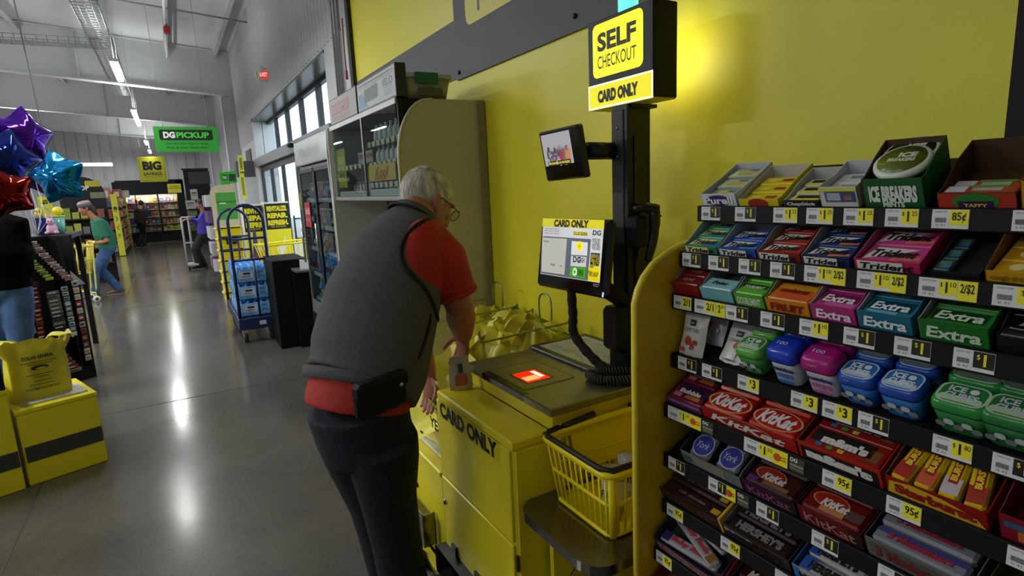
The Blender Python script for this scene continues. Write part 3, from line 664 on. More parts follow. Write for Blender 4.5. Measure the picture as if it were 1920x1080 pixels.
# wire bag racks with bags on the bagging counter
BAG = mat('f2ea62', rough=.35, var=.08, scale=10, bump=.3, bscale=25, trans=.2)
RK = mat('a0a098', rough=.3, metal=.9)
def bag_sheets(c, wx, wy, h, seed, layers, lab, name='shopping_bag'):
    """a gathered wad of thin carrier bags hung on the wires: pleated, creased skin, pinched at the top into handle loops"""
    rg = random.Random(seed); t = thing(name, lab, 'bag', (c[0], c[1], c[2]-h), group='yellow carrier bags on the wire racks')
    n, k = 64, 22; ph = [rg.uniform(0, 6.3) for _ in range(12)]; fq = [rg.choice((3, 4, 5, 7, 9, 11, 13)) for _ in range(12)]; q = MB()
    def fn(u, v):
        a_ = 2*PI*u; cr = sum(math.sin(fq[i]*a_+ph[i]+(1.5+i*.9)*v*(1 if i % 2 else -1)) for i in range(6))/6; cr2 = 1-abs(math.sin(fq[7]*a_*.5+ph[7]+2.2*math.sin(3*v+ph[8])))
        env = (math.sin(PI*min(1, .12+.8*(1-v)**.8))**.6)*(1-.35*v)
        e_ = env*(1+.34*cr+.16*cr2); return V((c[0]+wx/2*e_*math.cos(a_), c[1]+wy/2*e_*math.sin(a_), c[2]-h*(1-v)+.05*math.sin(2*a_+ph[9])*v+.025*cr))
    q.grid(fn, n, k, BAG); q.build('bag_skin', t)
    for j in range(layers):
        a_ = rg.uniform(0, 6.3); r_ = .1+.03*rg.random(); o = V((c[0]+wx*.3*math.cos(a_), c[1]+wy*.3*math.sin(a_), c[2]-.07)); az = rg.uniform(0, 3.1); d_ = V((math.cos(az), math.sin(az), 0)); ph2 = rg.uniform(0, 6)
        def fh(u, v):
            b_ = (u-.5)*2.9; return o+d_*(r_*.75*math.sin(b_)*(1+.1*math.sin(7*u+ph2)))+V((0, 0, r_*(.55+.45*v)*math.cos(b_)+.012*math.sin(9*u+3*v+ph2)))+V((-d_.y, d_.x, 0))*((v-.5)*.07+.03*math.sin(6*u+ph2))
        q = MB(); q.grid(fh, 14, 5, BAG); q.build('bag_handle', t)
    return t
def bag_rack(y, lab):
    t = thing('bag_rack', lab, 'rack', (1.25, y, .475), group='wire bag racks')
    for s_ in (-.16, .16):
        q = MB(); q.tube(smooth_path([(1.53, y+s_, .48), (1.53, y+s_, .93), (1.48, y+s_, .96), (1.1, y+s_, .95), (1.06, y+s_, .965), (1.055, y+s_, 1.0)], 5), .005, RK, n=6); q.build('hanger_wire', t)
    q = MB(); q.tube([(1.53, y-.16, .9), (1.53, y+.16, .9)], .005, RK, n=6); q.tube(smooth_path([(1.5, y-.05, .95), (1.5, y-.05, 1.05), (1.5, y, 1.08), (1.5, y+.05, 1.05), (1.5, y+.05, .95)], 4), .005, RK, n=6); q.build('hook_loop', t)
bag_rack(2.25, 'wire bag rack nearest the scanner with yellow bags on it'); bag_rack(2.72, 'wire bag rack by the beige cabinet side with yellow bags on it')
k = 0
for px, py, Y, wd, h, lb in ((1000, 612, 2.2, .27, .36, 'wad of yellow carrier bags next to the black framed produce plate'), (950, 612, 2.33, .3, .34, 'wad of yellow carrier bags hanging in the middle of near rack'), (905, 640, 2.42, .26, .4, 'yellow carrier bag bulging behind the hand of the man in the vest'),
                     (938, 590, 2.62, .26, .36, 'wad of yellow carrier bags against the yellow wall corner'), (905, 590, 2.74, .32, .4, 'wad of yellow carrier bags in front of the beige cabinet side'), (850, 690, 2.62, .24, .34, 'wad of yellow carrier bags at far front end of the rack')):
    p_ = at(px, py, Y=Y); bag_sheets(p_, wd, wd*.95, h, 11+k, 5, lb); k += 1
ob = thing('open_bag', 'open yellow carrier bag with black print standing on the white scale plate', 'bag', (.96, 2.25, .49))
bm = mat('f0e880', rough=.4, var=.1, scale=9, bump=.3, bscale=22, trans=.12)
q = MB(); fr2 = FRX(2.16, .6, .87)
def fnb(u, v):
    a_ = 2*PI*u; e_ = 1+.06*math.sin(5*a_+3*v)+.05*math.sin(9*a_); cx, cy = .985, 2.28
    return V((cx+.12*e_*math.copysign(abs(math.cos(a_))**.6, math.cos(a_)), cy+.2*e_*math.copysign(abs(math.sin(a_))**.6, math.sin(a_)), .495+.34*v+.03*math.sin(3*a_)*v))
q.grid(fnb, 40, 10, bm); q.build('bag_wall', ob)
q = MB(); fr2 = FRX(2.13, .68, .845)
q.panel(.13, .032, fr2, PK, dx=0, dy=.03); q.text('DOLLAR', .11, .02, fr2, P('e0d84c'), bold=.03, dy=.03, lift=.002); q.text('GENERAL', .1, .012, fr2, PK, dy=.0, lift=.002); q.text('YES', .12, .05, fr2, PK, bold=.03, dy=-.06, lift=.002); q.build('bag_print', ob)
yf = thing('yellow_flap', 'bright yellow bag holder flap curving down beside the jeans of the man', 'bag holder', (.8, 2.1, .475))
q = MB(); A1, B1, C1, D1 = at(764, 768, Y=2.33), at(807, 762, Y=2.25), at(830, 800, Y=2.12), at(778, 828, Y=2.2)
def fnf(u, v):
    p_ = A1.lerp(B1, u).lerp(D1.lerp(C1, u), v); return p_+V((.015*math.sin(PI*v), 0, -.012*math.sin(PI*v)))
q.grid(fnf, 8, 8, P('f0e41c', rough=.35)); q.grid(lambda u, v: fnf(v, u)+V((.004, .002, 0)), 8, 8, P('f0e41c', rough=.35)); q.build('flap_sheet', yf)
pc = fnf(.25, .75); q = MB(); q.box(pc-V((.003, .002, 0)), (.004, .02, .008), BLK); q.build('slot', yf)
# ================================================================ candy rack
TH = math.radians(25); EU, EV, EW = V((0, -1, 0)), V((math.cos(TH), 0, math.sin(TH))), V((-math.sin(TH), 0, math.cos(TH)))
ROWS = {1: (1.118, 1.526, .13), 2: (1.058, 1.418, .17), 3: (1.031, 1.317, .17), 4: (1.03, 1.166, .17), 5: (1.006, 1.04, .18), 6: (1.006, .905, .18), 7: (1.0, .778, .18), 8: (.972, .65, .19), 9: (.955, .52, .2)}
YL, YR = .984, .02
RB = mat('0a0b0c', rough=.55, var=.15, scale=30, spec=.25)
rk = thing('candy_rack', 'black tiered candy rack with a curved yellow end panel and price tags', 'rack', (1.25, .5, 0))
EP = mat('e0b818', rough=.4, var=.04)
prof = [(.925, 0), (.925, 1.2)]
for p_ in [at(1190, 570, Y=1), at(1196, 545, Y=1), at(1207, 520, Y=1), at(1225, 495, Y=1), at(1250, 475, Y=1), at(1275, 461, Y=1), at(1310, 452, Y=1)]: prof.append((p_.x, p_.z))
prof += [(1.3, 1.49), (1.6, 1.5), (1.6, 0)]
prof[0] = (.93, 0); prof[1] = (.924, 1.15)
q = MB(); q.prism([(x, z) for x, z in prof], -.009, .009, EP, T=frame((0, 1.0, 0), (1, 0, 0), (0, 0, 1))); q.build('end_panel', rk)
q = MB(); q.tube([V((x, 1.0, z)) for x, z in prof[:10]], .0095, mat('f0d840', rough=.35), n=6); q.build('edge_trim', rk)
q = MB()
for z in [.05+.11*k for k in range(14)]: q.bx((1.3, YR, z), (1.306, YL, z+.075), RB)
for y in [YR+.05*k for k in range(20)]: q.bx((1.304, y, 0), (1.312, y+.02, 1.5), RB)
q.build('slotted_back', rk)
for y in (YL-.02, .5):
    q = MB(); q.bx((1.3, y-.02, 0), (1.34, y+.02, 1.52), RB); q.build('upright', rk)
a = at(1901, 250, X=1.34)
q = MB(); q.bx((1.3, a.y-.05, 0), (1.36, a.y, 2.2), RB); q.build('tall_upright', rk)
q = MB(); q.bx((.98, YR, 0), (1.3, YL, .12), RB); q.build('plinth', rk)
TW, TY_, TK = P('dcdcdc'), P('efe41a'), P('101010')
TG = P('7a7a7a')
SHELF = {}
for r, (x, z, d) in ROWS.items():
    q = MB(); o = V((x+.012, 0, z+.001))
    a, b = o+EV*0, o+EV*(d+.08)
    q.rings([[V((a.x, YL, a.z)), V((a.x, YR, a.z)), V((a.x, YR, a.z-.008)), V((a.x, YL, a.z-.008))], [V((b.x, YL, b.z)), V((b.x, YR, b.z)), V((b.x, YR, b.z-.008)), V((b.x, YL, b.z-.008))]], RB, smooth=False)
    sh = q.build('shelf', rk); SHELF[r] = sh
    q = MB(); q.bx((x, YR, z-.033), (x+.012, YL+.002, z+.006), RB, .002); q.build('price_rail', sh)
def ytag(px, r): 
    x, z, d = ROWS[r]
    # the row line in the photograph: ray through px onto the rail plane at the rail height
    lo, hi = 200, 1200
    for _ in range(30):
        mid = (lo+hi)/2
        if at(px, mid, X=x).z > z: lo = mid
        else: hi = mid
    return at(px, (lo+hi)/2, X=x).y
def tagp(r, x0, x1, kind, *a):
    x, z, d = ROWS[r]; y0, y1 = ytag(x0, r), ytag(x1, r); w_ = y0-y1; fr = FRX((y0+y1)/2, z-.0125, x-.0012)
    q = MB(); q.bx((x-.0012, y1, z-.0285), (x, y0, z+.0035), TW)
    h = .032
    n = 2 if len(a) > 1 else 1
    ww = w_/(1+.9*n) if n == 2 else w_*.48
    lx = -w_/2+ww/2
    q.text('CANDY ITEM', ww*.7, .003, fr, TG, dx=lx, dy=.012, lift=.0004)
    for k in range(9): q.panel(.0012+(k % 3)*.0006, .008, fr, TG, dx=lx-ww*.28+k*ww*.07, dy=-.002, lift=.0004)
    q.text('0 41', ww*.5, .004, fr, TG, dx=lx, dy=-.0105, lift=.0004)
    rem = (w_-ww)/n
    for i in range(n):
        cx = -w_/2+ww+rem*(i+.5); t = a[i] if a else '$1'
        if t == 'RED':
            q.panel(rem, h, fr, TY_, dx=cx, lift=.0004); q.panel(.017, .017, fr, P('c8501c'), r=.0084, dx=cx-rem*.2, lift=.0006); q.panel(rem*.4, .003, fr, P('c86a1c'), dx=cx+rem*.22, dy=.003, lift=.0006); q.panel(rem*.4, .003, fr, P('c86a1c'), dx=cx+rem*.22, dy=-.003, lift=.0006); continue
        blk = kind == 'k' and i == 0
        q.panel(rem*.96, h*(.8 if i == 0 else 1), fr, TK if blk else TY_, dx=cx, dy=.0028 if i == 0 else 0, lift=.0004)
        ink = TY_ if blk else TK
        if ' ' in t:
            s_, c_ = t.split(' ', 1); q.text('$' if s_[0] == '$' else s_[0], rem*.12, .008, fr, ink, dx=cx-rem*.36, dy=.007, lift=.0008); q.text(s_[1:] or s_, rem*(.11 if s_[1:] == '1' else .24), .018, fr, ink, bold=.03, dx=cx-rem*.08, dy=.003, lift=.0008); q.text(c_, rem*.3, .008, fr, ink, dx=cx+rem*.27, dy=.008, lift=.0008)
        elif t[0] == '$': q.text('$', rem*.16, .009, fr, ink, dx=cx-rem*.24, dy=.007, lift=.0008); q.text(t[1:], rem*(.13 if t[1:] == '1' else .3), .019, fr, ink, bold=.03, dx=cx+rem*.06, dy=.003, lift=.0008)
        else: q.text(t, rem*.72, .017, fr, ink, bold=.02, dx=cx, dy=.003, lift=.0008)
    q.build('price_tag', SHELF[r])
for r, lst in {1: [(1316, 1351, 'k'), (1379, 1418, 'k'), (1451, 1496, 'y', '$1 25'), (1513, 1563, 'y', '$1 25'), (1583, 1639, 'y', '$1 25'), (1661, 1724, 'y', '$1 25'), (1749, 1819, 'y', '85¢'), (1900, 1965, 'k')],
               2: [(1280, 1314, 'k'), (1329, 1367, 'k'), (1386, 1427, 'k'), (1445, 1491, 'k'), (1509, 1587, 'y', '$1 10', '2/$2'), (1608, 1701, 'y', '$1 10', '2/$2'), (1724, 1835, 'y', '$1 10', '2/$2'), (1863, 1960, 'y', '$1')],
               3: [(1264, 1297, 'y', '2/1'), (1303, 1361, 'y', '2/1', '2 $1'), (1362, 1403, 'k'), (1427, 1472, 'k'), (1500, 1554, 'y', '$1 10'), (1583, 1642, 'k'), (1678, 1747, 'k'), (1789, 1868, 'k')],
               4: [(1272, 1306, 'k'), (1317, 1354, 'k'), (1384, 1424, 'y', '$3'), (1484, 1534, 'y', '$3'), (1543, 1599, 'y', '$3'), (1610, 1668, 'k'), (1750, 1825, 'y', '$1 80'), (1862, 1945, 'k')],
               5: [(1253, 1315, 'y', '$1 50', 'RED'), (1396, 1478, 'y', '$1 50', 'RED'), (1543, 1598, 'y', '95¢'), (1663, 1729, 'y', '95¢'), (1890, 1975, 'y', '95¢')],
               6: [(1254, 1284, 'k'), (1329, 1380, 'k', '$1', 'RED'), (1419, 1461, 'k'), (1523, 1573, 'k'), (1647, 1712, 'k')],
               7: [(1251, 1281, 'y', '95¢'), (1352, 1388, 'y', '95¢'), (1454, 1504, 'k')], 8: [(1231, 1260, 'y', '95¢')]}.items():
    for t in lst: tagp(r, t[0], t[1], t[2], *t[3:])
for r, x0, x1 in ((5, 1317, 1338), (5, 1481, 1509), (6, 1383, 1405)):
    x, z, d = ROWS[r]; y0, y1 = ytag(x0, r), ytag(x1, r); fr = FRX((y0+y1)/2, z-.0125, x-.0012); q = MB(); q.bx((x-.001, y1, z-.028), (x, y0, z+.002), P('3a3c30')); q.text('DG', (y0-y1)*.5, .008, fr, PW, dx=-(y0-y1)*.2, dy=.009, bold=.03)
    q.panel((y0-y1)*.9, .005, fr, P('8a8c74'), dy=-.002); q.panel((y0-y1)*.9, .004, fr, P('6a7058'), dy=-.009); q.build('rail_sticker', SHELF[r])

# --- goods. Local frame of a row: x along the shelf to the right, y up the slope, z off the shelf
def rowf(r, y): x, z, d = ROWS[r]; return frame(V((x+.0125, y, z+.003)), EU, EV)
def spot(r, x0, x1, trim=.0):
    y0, y1 = ytag(x0, r), ytag(x1, r); return rowf(r, (y0+y1)/2), abs(y0-y1)-trim
ORD = ('front', 'second', 'third', 'fourth')
def carton(r, x0, x1, name, lab, out, inn, lip=.02, side=None, back=.05, depth=.13, txt=None, ink=None, tb=.03, tsh=0, art=None, front=None, kick=0):
    f, w_ = spot(r, x0, x1, .002); side = lip if side is None else side
    t = thing(name, lab, 'box', f.translation); T = f
    OM, IM = P(out, rough=.4), P(inn, rough=.6); q = MB(T); th = .0016; lip += .004
    q.bx((-w_/2, 0, 0), (w_/2, depth, th), IM)
    q.bx((-w_/2, 0, 0), (w_/2, th, lip), OM); q.bx((-w_/2, depth-th, 0), (w_/2, depth, back), IM)
    for s_ in (-1, 1):
        poly = [(0, 0), (depth, 0), (depth, back), (depth*.55, max(side, back*.85)), (depth*.12, max(side*.9, lip)), (0, lip)]
        q.prism([(a_, b_) for a_, b_ in poly], -th/2, th/2, OM if s_ > 0 else IM, T=frame((s_*(w_/2-th/2), 0, 0), (0, 1, 0), (0, 0, 1)))
    q.build('carton', t)
    if txt or art or front:
        q = MB(T); ff = frame((0, -.0004, lip/2), (1, 0, 0), (0, 0, 1))
        if front: q.panel(w_*.98, lip*.96, ff, P(front))
        if art: art(q, ff, w_, lip)
        if txt: q.text(txt, w_*.8, lip*.55, ff, P(ink), bold=tb, shear=tsh, lift=.0012)
        q.build('front_print', t)
    return t, f, w_
def packs(f, w_, n, pw, pl, ph, col, namel, txt=None, ink='e8e8e8', name='gum_pack', cat='gum', art=None, y0=.004, gap=.001, z0=.002, bev=.002, step_z=0, tb=.03, tsh=0, cols=1, ts=(.75, .45), rough=.32, grp=None, lvl=1):
    for i in range(n):
        for c_ in range(cols):
            cx = (c_-(cols-1)/2)*(w_/cols); y = y0+i*(pl+gap)+pl/2; z = z0+step_z*i
            pos = ('left ' if c_ == 0 else 'right ')+'column, ' if cols == 2 else ''
            lb = namel % (pos+ORD[i] if cols == 2 else ORD[i])
            t = thing(name, lb, cat, f @ V((cx, y, z)), group=grp)
            q = MB(f); q.box((cx, y, z+ph/2), (pw, pl, ph), P(col, rough=rough), bev); q.build('wrapper', t)
            ff = f @ M.Translation((cx, y, z+ph)); q = MB()
            if art: art(q, ff, pw, pl)
            if txt: q.text(txt, pw*ts[0], pl*ts[1], ff, P(ink), bold=tb, shear=tsh, lift=.0016)
            if q.v: q.build('print', t)
def wedge(col, acc=None):
    def a(q, ff, w_, h):
        q.add([(-w_*.46, -h*.36, .0006), (w_*.05, h*.0, .0006), (w_*.34, h*.33, .0006), (-w_*.36, h*.36, .0006)], [(0, 1, 2, 3)], P(col), T=ff)
        if acc: q.add([(w_*.0, -h*.42, .0007), (w_*.46, -h*.3, .0007), (w_*.44, -h*.1, .0007), (-.0, -h*.2, .0007)], [(0, 1, 2, 3)], P(acc), T=ff)
    return a
def oval(col, rim=None, sx=.8, sy=.75):
    def a(q, ff, w_, h):
        pts = lambda k: [(w_*sx/2*k*math.cos(i*PI/12), h*sy/2*k*math.sin(i*PI/12)) for i in range(24)]
        if rim: q.add([(x, y, .0006) for x, y in pts(1.1)], [tuple(range(24))], P(rim), T=ff)
        q.add([(x, y, .0009) for x, y in pts(1)], [tuple(range(24))], P(col), T=ff)
    return a
def bands(*cs):
    def a(q, ff, w_, h):
        for (c_, y, hh, x, ww) in cs: q.panel(w_*ww, h*hh, ff, P(c_), dx=x*w_, dy=y*h, lift=.0006)
    return a
# row 1: upright cartons at the wall
carton(1, 1312, 1378, 'sanitizer_carton', 'white open carton with purple lettered plaque at left end of top shelf', 'dcdce4', 'c4c8d2', lip=.03, side=.034, back=.042, depth=.15, txt='Purell', ink='f0f0f0', art=oval('3a2a78', '8a3050', .66, .75))
f, w_ = spot(1, 1312, 1378); packs(f, w_, 3, w_*.8, .045, .02, '9aa898', 'small clear sanitizer bottle in white carton, %s from the front', name='sanitizer_bottle', cat='bottle', art=bands(('c8b878', 0, .5, 0, .5), ('6a78b0', .2, .2, .2, .3)), step_z=.005, rough=.15)
carton(1, 1380, 1456, 'lip_balm_carton', 'yellow open carton with red oval on the top shelf', 'd8c81c', 'c8c4b8', lip=.016, side=.018, back=.036, depth=.14, art=oval('a02418', None, .5, 1.2))
f, w_ = spot(1, 1380, 1456); packs(f, w_, 3, w_*.85, .034, .012, 'e0c81c', 'yellow blister pack with red mark in yellow carton, %s from the front', name='blister_pack', cat='lip balm', art=bands(('a83018', .0, .35, .22, .3), ('f0e050', 0, .4, -.2, .3)), step_z=.003)
carton(1, 1464, 1533, 'lip_balm_carton', 'narrow black fronted lip balm carton between yellow and white boxes', '1a1a1a', 'c0c0b8', lip=.013, back=.034, depth=.12, txt='ChapStick', ink='e8e8e8')
f, w_ = spot(1, 1464, 1533); packs(f, w_, 3, w_*.8, .03, .012, 'c8c8a0', 'striped lip balm pack in black fronted carton, %s from the front', txt='ChapStick', ink='1a1a1a', name='balm_pack', cat='lip balm', art=bands(('e8d850', -.3, .3, 0, .95), ('20201c', .05, .45, .08, .8)), step_z=.002, ts=(.6, .3))
carton(1, 1534, 1606, 'medicine_carton', 'white and pale yellow carton with blue framed picture on the top shelf', 'd6d6c8', 'c8ccd4', lip=.042, side=.044, back=.05, depth=.11, art=bands(('4a4e88', .05, .5, .05, .8), ('b8bcc8', .05, .36, -.12, .36), ('d8a858', .05, .3, .25, .2), ('d8dc50', .38, .16, 0, 1)))
f, w_ = spot(1, 1534, 1606); packs(f, w_, 2, w_*.85, .04, .03, 'd0d4cc', 'white tablet packet in picture carton, %s from the front', name='tablet_packet', cat='medicine', art=bands(('8088b0', .1, .3, .1, .5)))
t, f, w_ = carton(1, 1616, 1731, 'mint_carton', 'green carton of round mint tins with tall brown back on top shelf', '0e5a26', '4a3424', lip=.056, side=.066, back=.092, depth=.1, txt='ICE BREAKERS', ink='e0e8e0', tb=.06, tsh=.1)
q = MB(f); q.text('MINTS', w_*.36, .011, frame((-.0, -.0006, .009), (1, 0, 0), (0, 0, 1)), P('d8e8d8'), bold=.05); q.text('SPEARMINT', w_*.34, .005, frame((-.0, -.0006, .043), (1, 0, 0), (0, 0, 1)), P('a8d0b0')); q.build('mint_print', t)
for i in range(2):
    tn = thing('mint_tin', ('round white rimmed mint tin with olive lid, front in the green carton', 'round white rimmed mint tin partly hidden behind the front tin')[i], 'mint tin', f @ V((0, .045+.03*i, .05)))
    fz = f @ M.Translation((0, .05+.032*i, .058+.002*i)) @ M.Rotation(.2, 4, 'X')
    q = MB(); q.lathe([(.02, 0), (.045, .002), (.047, .01), (.045, .016), (.04, .017)], P('dcdcd0', rough=.25), n=28, T=fz); q.build('tin', tn)
    q = MB(); q.lathe([(.001, .0172), (.039, .0174), (.039, .0178), (.001, .018)], P('5c6c1c' if i == 0 else '20301c', rough=.25), n=28, T=fz); q.text('ICE', .03, .014, fz, P('d8e0c8'), bold=.05, lift=.0186, dx=.006, dy=.012); q.text('BREAKERS', .045, .01, fz, P('d8e0c8'), bold=.04, lift=.0186, dy=-.002); q.build('lid', tn)
carton(1, 1752, 1904, 'taffy_carton', 'brown cardboard tray with green and purple arched front on top shelf', '5a3a20', '4e3622', lip=.026, side=.028, back=.062, depth=.14, front='b03018', art=lambda q, ff, w_, h: (oval('2f7a28', None, .6, 1.0)(q, ff, w_, h), q.panel(w_*.45, h*.45, ff, P('2a1a48'), dy=-h*.2, lift=.0012), q.text('TAFFY', w_*.3, h*.2, ff, P('e0c030'), dy=-h*.22, lift=.0016, bold=.03)))
f, w_ = spot(1, 1752, 1904); packs(f, w_, 2, w_*.92, .03, .011, 'b84030', 'flat fruit taffy bar in brown tray, %s from the front', name='taffy_bar', cat='candy', art=bands(('d8d8e0', 0, .7, -.32, .28), ('b8b8a8', 0, .4, .1, .4), ('6a9a38', .3, .3, .1, .5)), z0=.016, step_z=-.006)
carton(1, 1908, 1975, 'orange_carton', 'orange and yellow carton at the right end of the top shelf', 'c88a1c', '8a6020', lip=.045, back=.08)
# row 2
def gum2(x0, x1, lab, box, inn, pk, txt, ink, n=3, wcol='dcdcd4', acc=None, pl=.04, lip=.018, back=.045):
    carton(2, x0, x1, 'gum_carton', lab+' gum carton on the second shelf', box, inn, lip=lip, side=lip+.008, back=back, depth=.13, txt=txt, ink=ink, tsh=.2, art=bands((wcol, 0, .8, -.1, .7)))
    f, w_ = spot(2, x0, x1); packs(f, w_, n, w_*.9, pl, .012, pk, lab+' gum pack, %s in its carton on the second shelf', txt=txt, ink=ink, art=wedge(wcol, acc), tsh=.2, step_z=.001, z0=.006)
gum2(1279, 1341, 'green and blue', '2c8a5c', '9ab0b4', '3c9a78', 'Trident', '1c1c1c', wcol='e0dc90', acc='3a70b8')
gum2(1342, 1414, 'bright blue', '1c48a8', 'a8acb8', '2450b0', 'Trident', '20202c', n=2, acc='5a90d8')
gum2(1415, 1497, 'dark red', '8c1c14', '9a968e', '98221a', 'Trident', '20181a', acc='c04030')
gum2(1498, 1590, 'navy with orange dots', '14245c', '8a929a', '1e3474', 'Trident', '14182c', acc='d87850')
gum2(1596, 1722, 'pink', 'c02060', 'b05078', 'cc4a90', 'Trident', '181018', n=2, acc='e07068', lip=.02, back=.04, pl=.056)
carton(2, 1738, 1832, 'gum_carton', 'nearly empty dark gum tray between the pink and yellow boxes', '16181a', '1a2022', lip=.008, back=.03)
f, w_ = spot(2, 1738, 1775); packs(f, w_, 3, w_*.85, .034, .012, '2a4a50', 'dark teal gum pack in nearly empty tray, %s from the front', art=bands(('6a7a60', .1, .3, 0, .7), ('3a7a9a', -.2, .3, .1, .6)))
carton(2, 1840, 1940, 'honey_candy_carton', 'yellow candy carton with pale bee-like print at right end of second shelf', 'c89414', '6a4a18', lip=.018, side=.03, back=.05, txt='cough drops', ink='8a5a10', tb=.01)
f, w_ = spot(2, 1844, 1940); packs(f, w_, 3, w_*.92, .038, .014, 'd8a41c', 'yellow candy bag in carton at right end, %s from the front', name='candy_bag', cat='candy', art=oval('e8d890', None, .35, .5))
# row 3
def gum3(x0, x1, lab, box, inn, pk, txt, ink, n=2, art=None, pl=.05, lip=.03, back=.06, ph=.03, tb=.03, fr_art=None, tsh=.15, ts=(.75, .45), ft=None, cols=1):
    carton(3, x0, x1, 'gum_carton', lab+' gum carton on the third shelf', box, inn, lip=lip, side=lip+.006, back=back, depth=.12, txt=ft if ft is not None else txt, ink=ink, tb=tb, tsh=tsh, art=fr_art)
    f, w_ = spot(3, x0, x1); packs(f, w_, n, w_*.9, pl, ph, pk, lab+' gum pack, %s in its carton on the third shelf', txt=txt, ink=ink, art=art, z0=.004, tb=tb, tsh=tsh, ts=ts, step_z=.002)
gum3(1258, 1309, 'brick red', '8c1a18', 'a08078', '98201c', 'CLOVE', 'e8d8d0', n=3, pl=.032, ft='', tb=.0, tsh=0, ts=(.4, .3), art=bands(('781410', 0, .8, 0, .86)))
gum3(1310, 1372, 'pale blue', '7ab4bc', '8a9890', '8cc0c4', 'Polar', '14282c', n=1, pl=.04, ft='', ts=(.5, .3), tsh=.1)
gum3(1374, 1430, 'lime green', '58b028', '9a9a88', '62b830', 'DOUBLEMINT', 'e0f0d8', n=2, pl=.046, art=bands(('1e4a18', .1, .32, 0, .9)), ts=(.7, .2), tb=.03)
gum3(1432, 1515, 'orange', 'd88418', 'a89888', 'd87018', 'starburst', '8a2010', n=1, pl=.06, ft='FRUIT', ts=(.7, .25), tb=.05, art=bands(('e0a020', .25, .3, .0, .9), ('d85a20', -.25, .35, .1, .8)))
gum3(1517, 1602, 'magenta', 'b0307c', 'b0a8ac', 'b83484', 'Extra', 'f0e8f0', n=2, pl=.05, art=bands(('d060a8', -.3, .3, .1, .7), ('7a1c50', .05, .55, 0, .85)), lip=.034, tb=.03)
gum3(1604, 1708, 'teal blue', '1c6c88', '9aa8a8', '207894', 'Extra', 'e8f0f4', n=2, pl=.05, art=bands(('6ab0c8', -.36, .2, -.1, .6), ('0e3c54', .05, .55, 0, .85)), lip=.036, tb=.03)
gum3(1718, 1852, 'deep green', '1c7024', '8a9484', '227a2c', 'Extra', 'd0e0cc', n=2, pl=.05, art=bands(('58a858', .4, .14, 0, .9), ('0c3c14', .02, .55, -.02, .85)), lip=.038, tb=.03)
gum3(1862, 1960, 'black', '0c0e10', '141618', '0e1012', '5', '8a8a90', n=2, pl=.05, tb=.0, ft='')
# row 4: candy pouches, mint bottles
def pouch(r, cx, y0, w_, h, lean, lab, tx, arts, col='d4d0ce', z0=.0):
    x, z, d = ROWS[r]; yy = ytag(cx, r); o = V((x+.02+y0, yy, z-.004+z0)); a_ = math.radians(lean)
    up = V((math.sin(a_), 0, math.cos(a_))); t = thing('candy_pouch', lab, 'candy bag', o); nrm = V((-math.cos(a_), 0, math.sin(a_)))
    f = frame(o+up*h/2, (0, -1, 0), up); q = MB(f)
    def fn(sgn):
        return lambda u, v: V(((u-.5)*w_*(1-.04*math.sin(PI*v)), (v-.5)*h, sgn*.012*max(0, math.sin(PI*u))**.6*max(0, math.sin(PI*v))**.6+.001*math.sin(20*u+9*v)))
    q.grid(fn(1), 12, 12, P(col, rough=.3)); q.grid(lambda u, v: fn(-1)(1-u, v), 12, 12, P(col, rough=.3)); q.build('pouch', t)
    q = MB(); ff = f @ M.Translation((0, 0, .0125))
    arts(q, ff, w_, h)
    if tx: q.text(tx, w_*.62, h*.08, ff, P('3a3a3c'), dy=h*.12, lift=.001)
    q.panel(w_*.2, h*.13, ff, PK, dy=h*.28, lift=.001); q.text('Sweet', w_*.15, h*.05, ff, PW, dy=h*.28, lift=.0016); q.build('pouch_print', t)
def a_gum(q, ff, w_, h):
    for k in range(5): q.panel(.014, .011, ff, P(random.choice(['b03028', 'c84838', 'd0d0cc', '4a7a50'])), r=.005, dx=random.uniform(-.3, .3)*w_, dy=-h*random.uniform(.1, .35), lift=.001+k*.0001)
    oval('b83828', None, .25, .2)(q, ff @ M.Translation((-.005, -h*.12, .001)), w_, h)
def a_cone(q, ff, w_, h):
    g = ff @ M.Translation((.008, -h*.06, .001)); q.add([(-.008, 0, .001), (.008, 0, .001), (.0, -.03, .001)], [(0, 1, 2)], P('d8d0d8'), T=g); oval('c83c28', None, .3, .18)(q, g @ M.Translation((0, .006, 0)), w_, h); oval('4a80b8', None, .14, .1)(q, g @ M.Translation((.008, -.002, .001)), w_, h)
    q.text('GUMMIES', w_*.5, h*.05, ff, P('3a3a3c'), dx=-.002, dy=-h*.33, lift=.001, bold=.02)
def a_rb(q, ff, w_, h):
    for k, c_ in enumerate(('b83028', '4a9a40', '3a78b8', 'c8c838', 'b84030', '3a90b0')): q.panel(w_*.16, h*.2, ff, P(c_), dx=-w_*.4+k*w_*.16, dy=h*.36, lift=.0008)
pouch(4, 1290, .05, .085, .125, 22, 'pale candy pouch standing behind the front pouches at the left end', '', a_gum, 'b8b8be', .03)
pouch(4, 1350, .055, .1, .13, 22, 'rainbow topped white candy pouch behind the tilted white pouch', '', a_rb, 'c8c8c8', .02)
pouch(4, 1283, .0, .075, .115, 14, 'white candy pouch with red gummies at left end of fourth shelf', 'GUMMY TUBES', a_gum)
pouch(4, 1352, .008, .075, .108, 32, 'white candy pouch with a colourful ice cone leaning beside the green mints', 'LUNAROCK', a_cone, 'dcdad8')
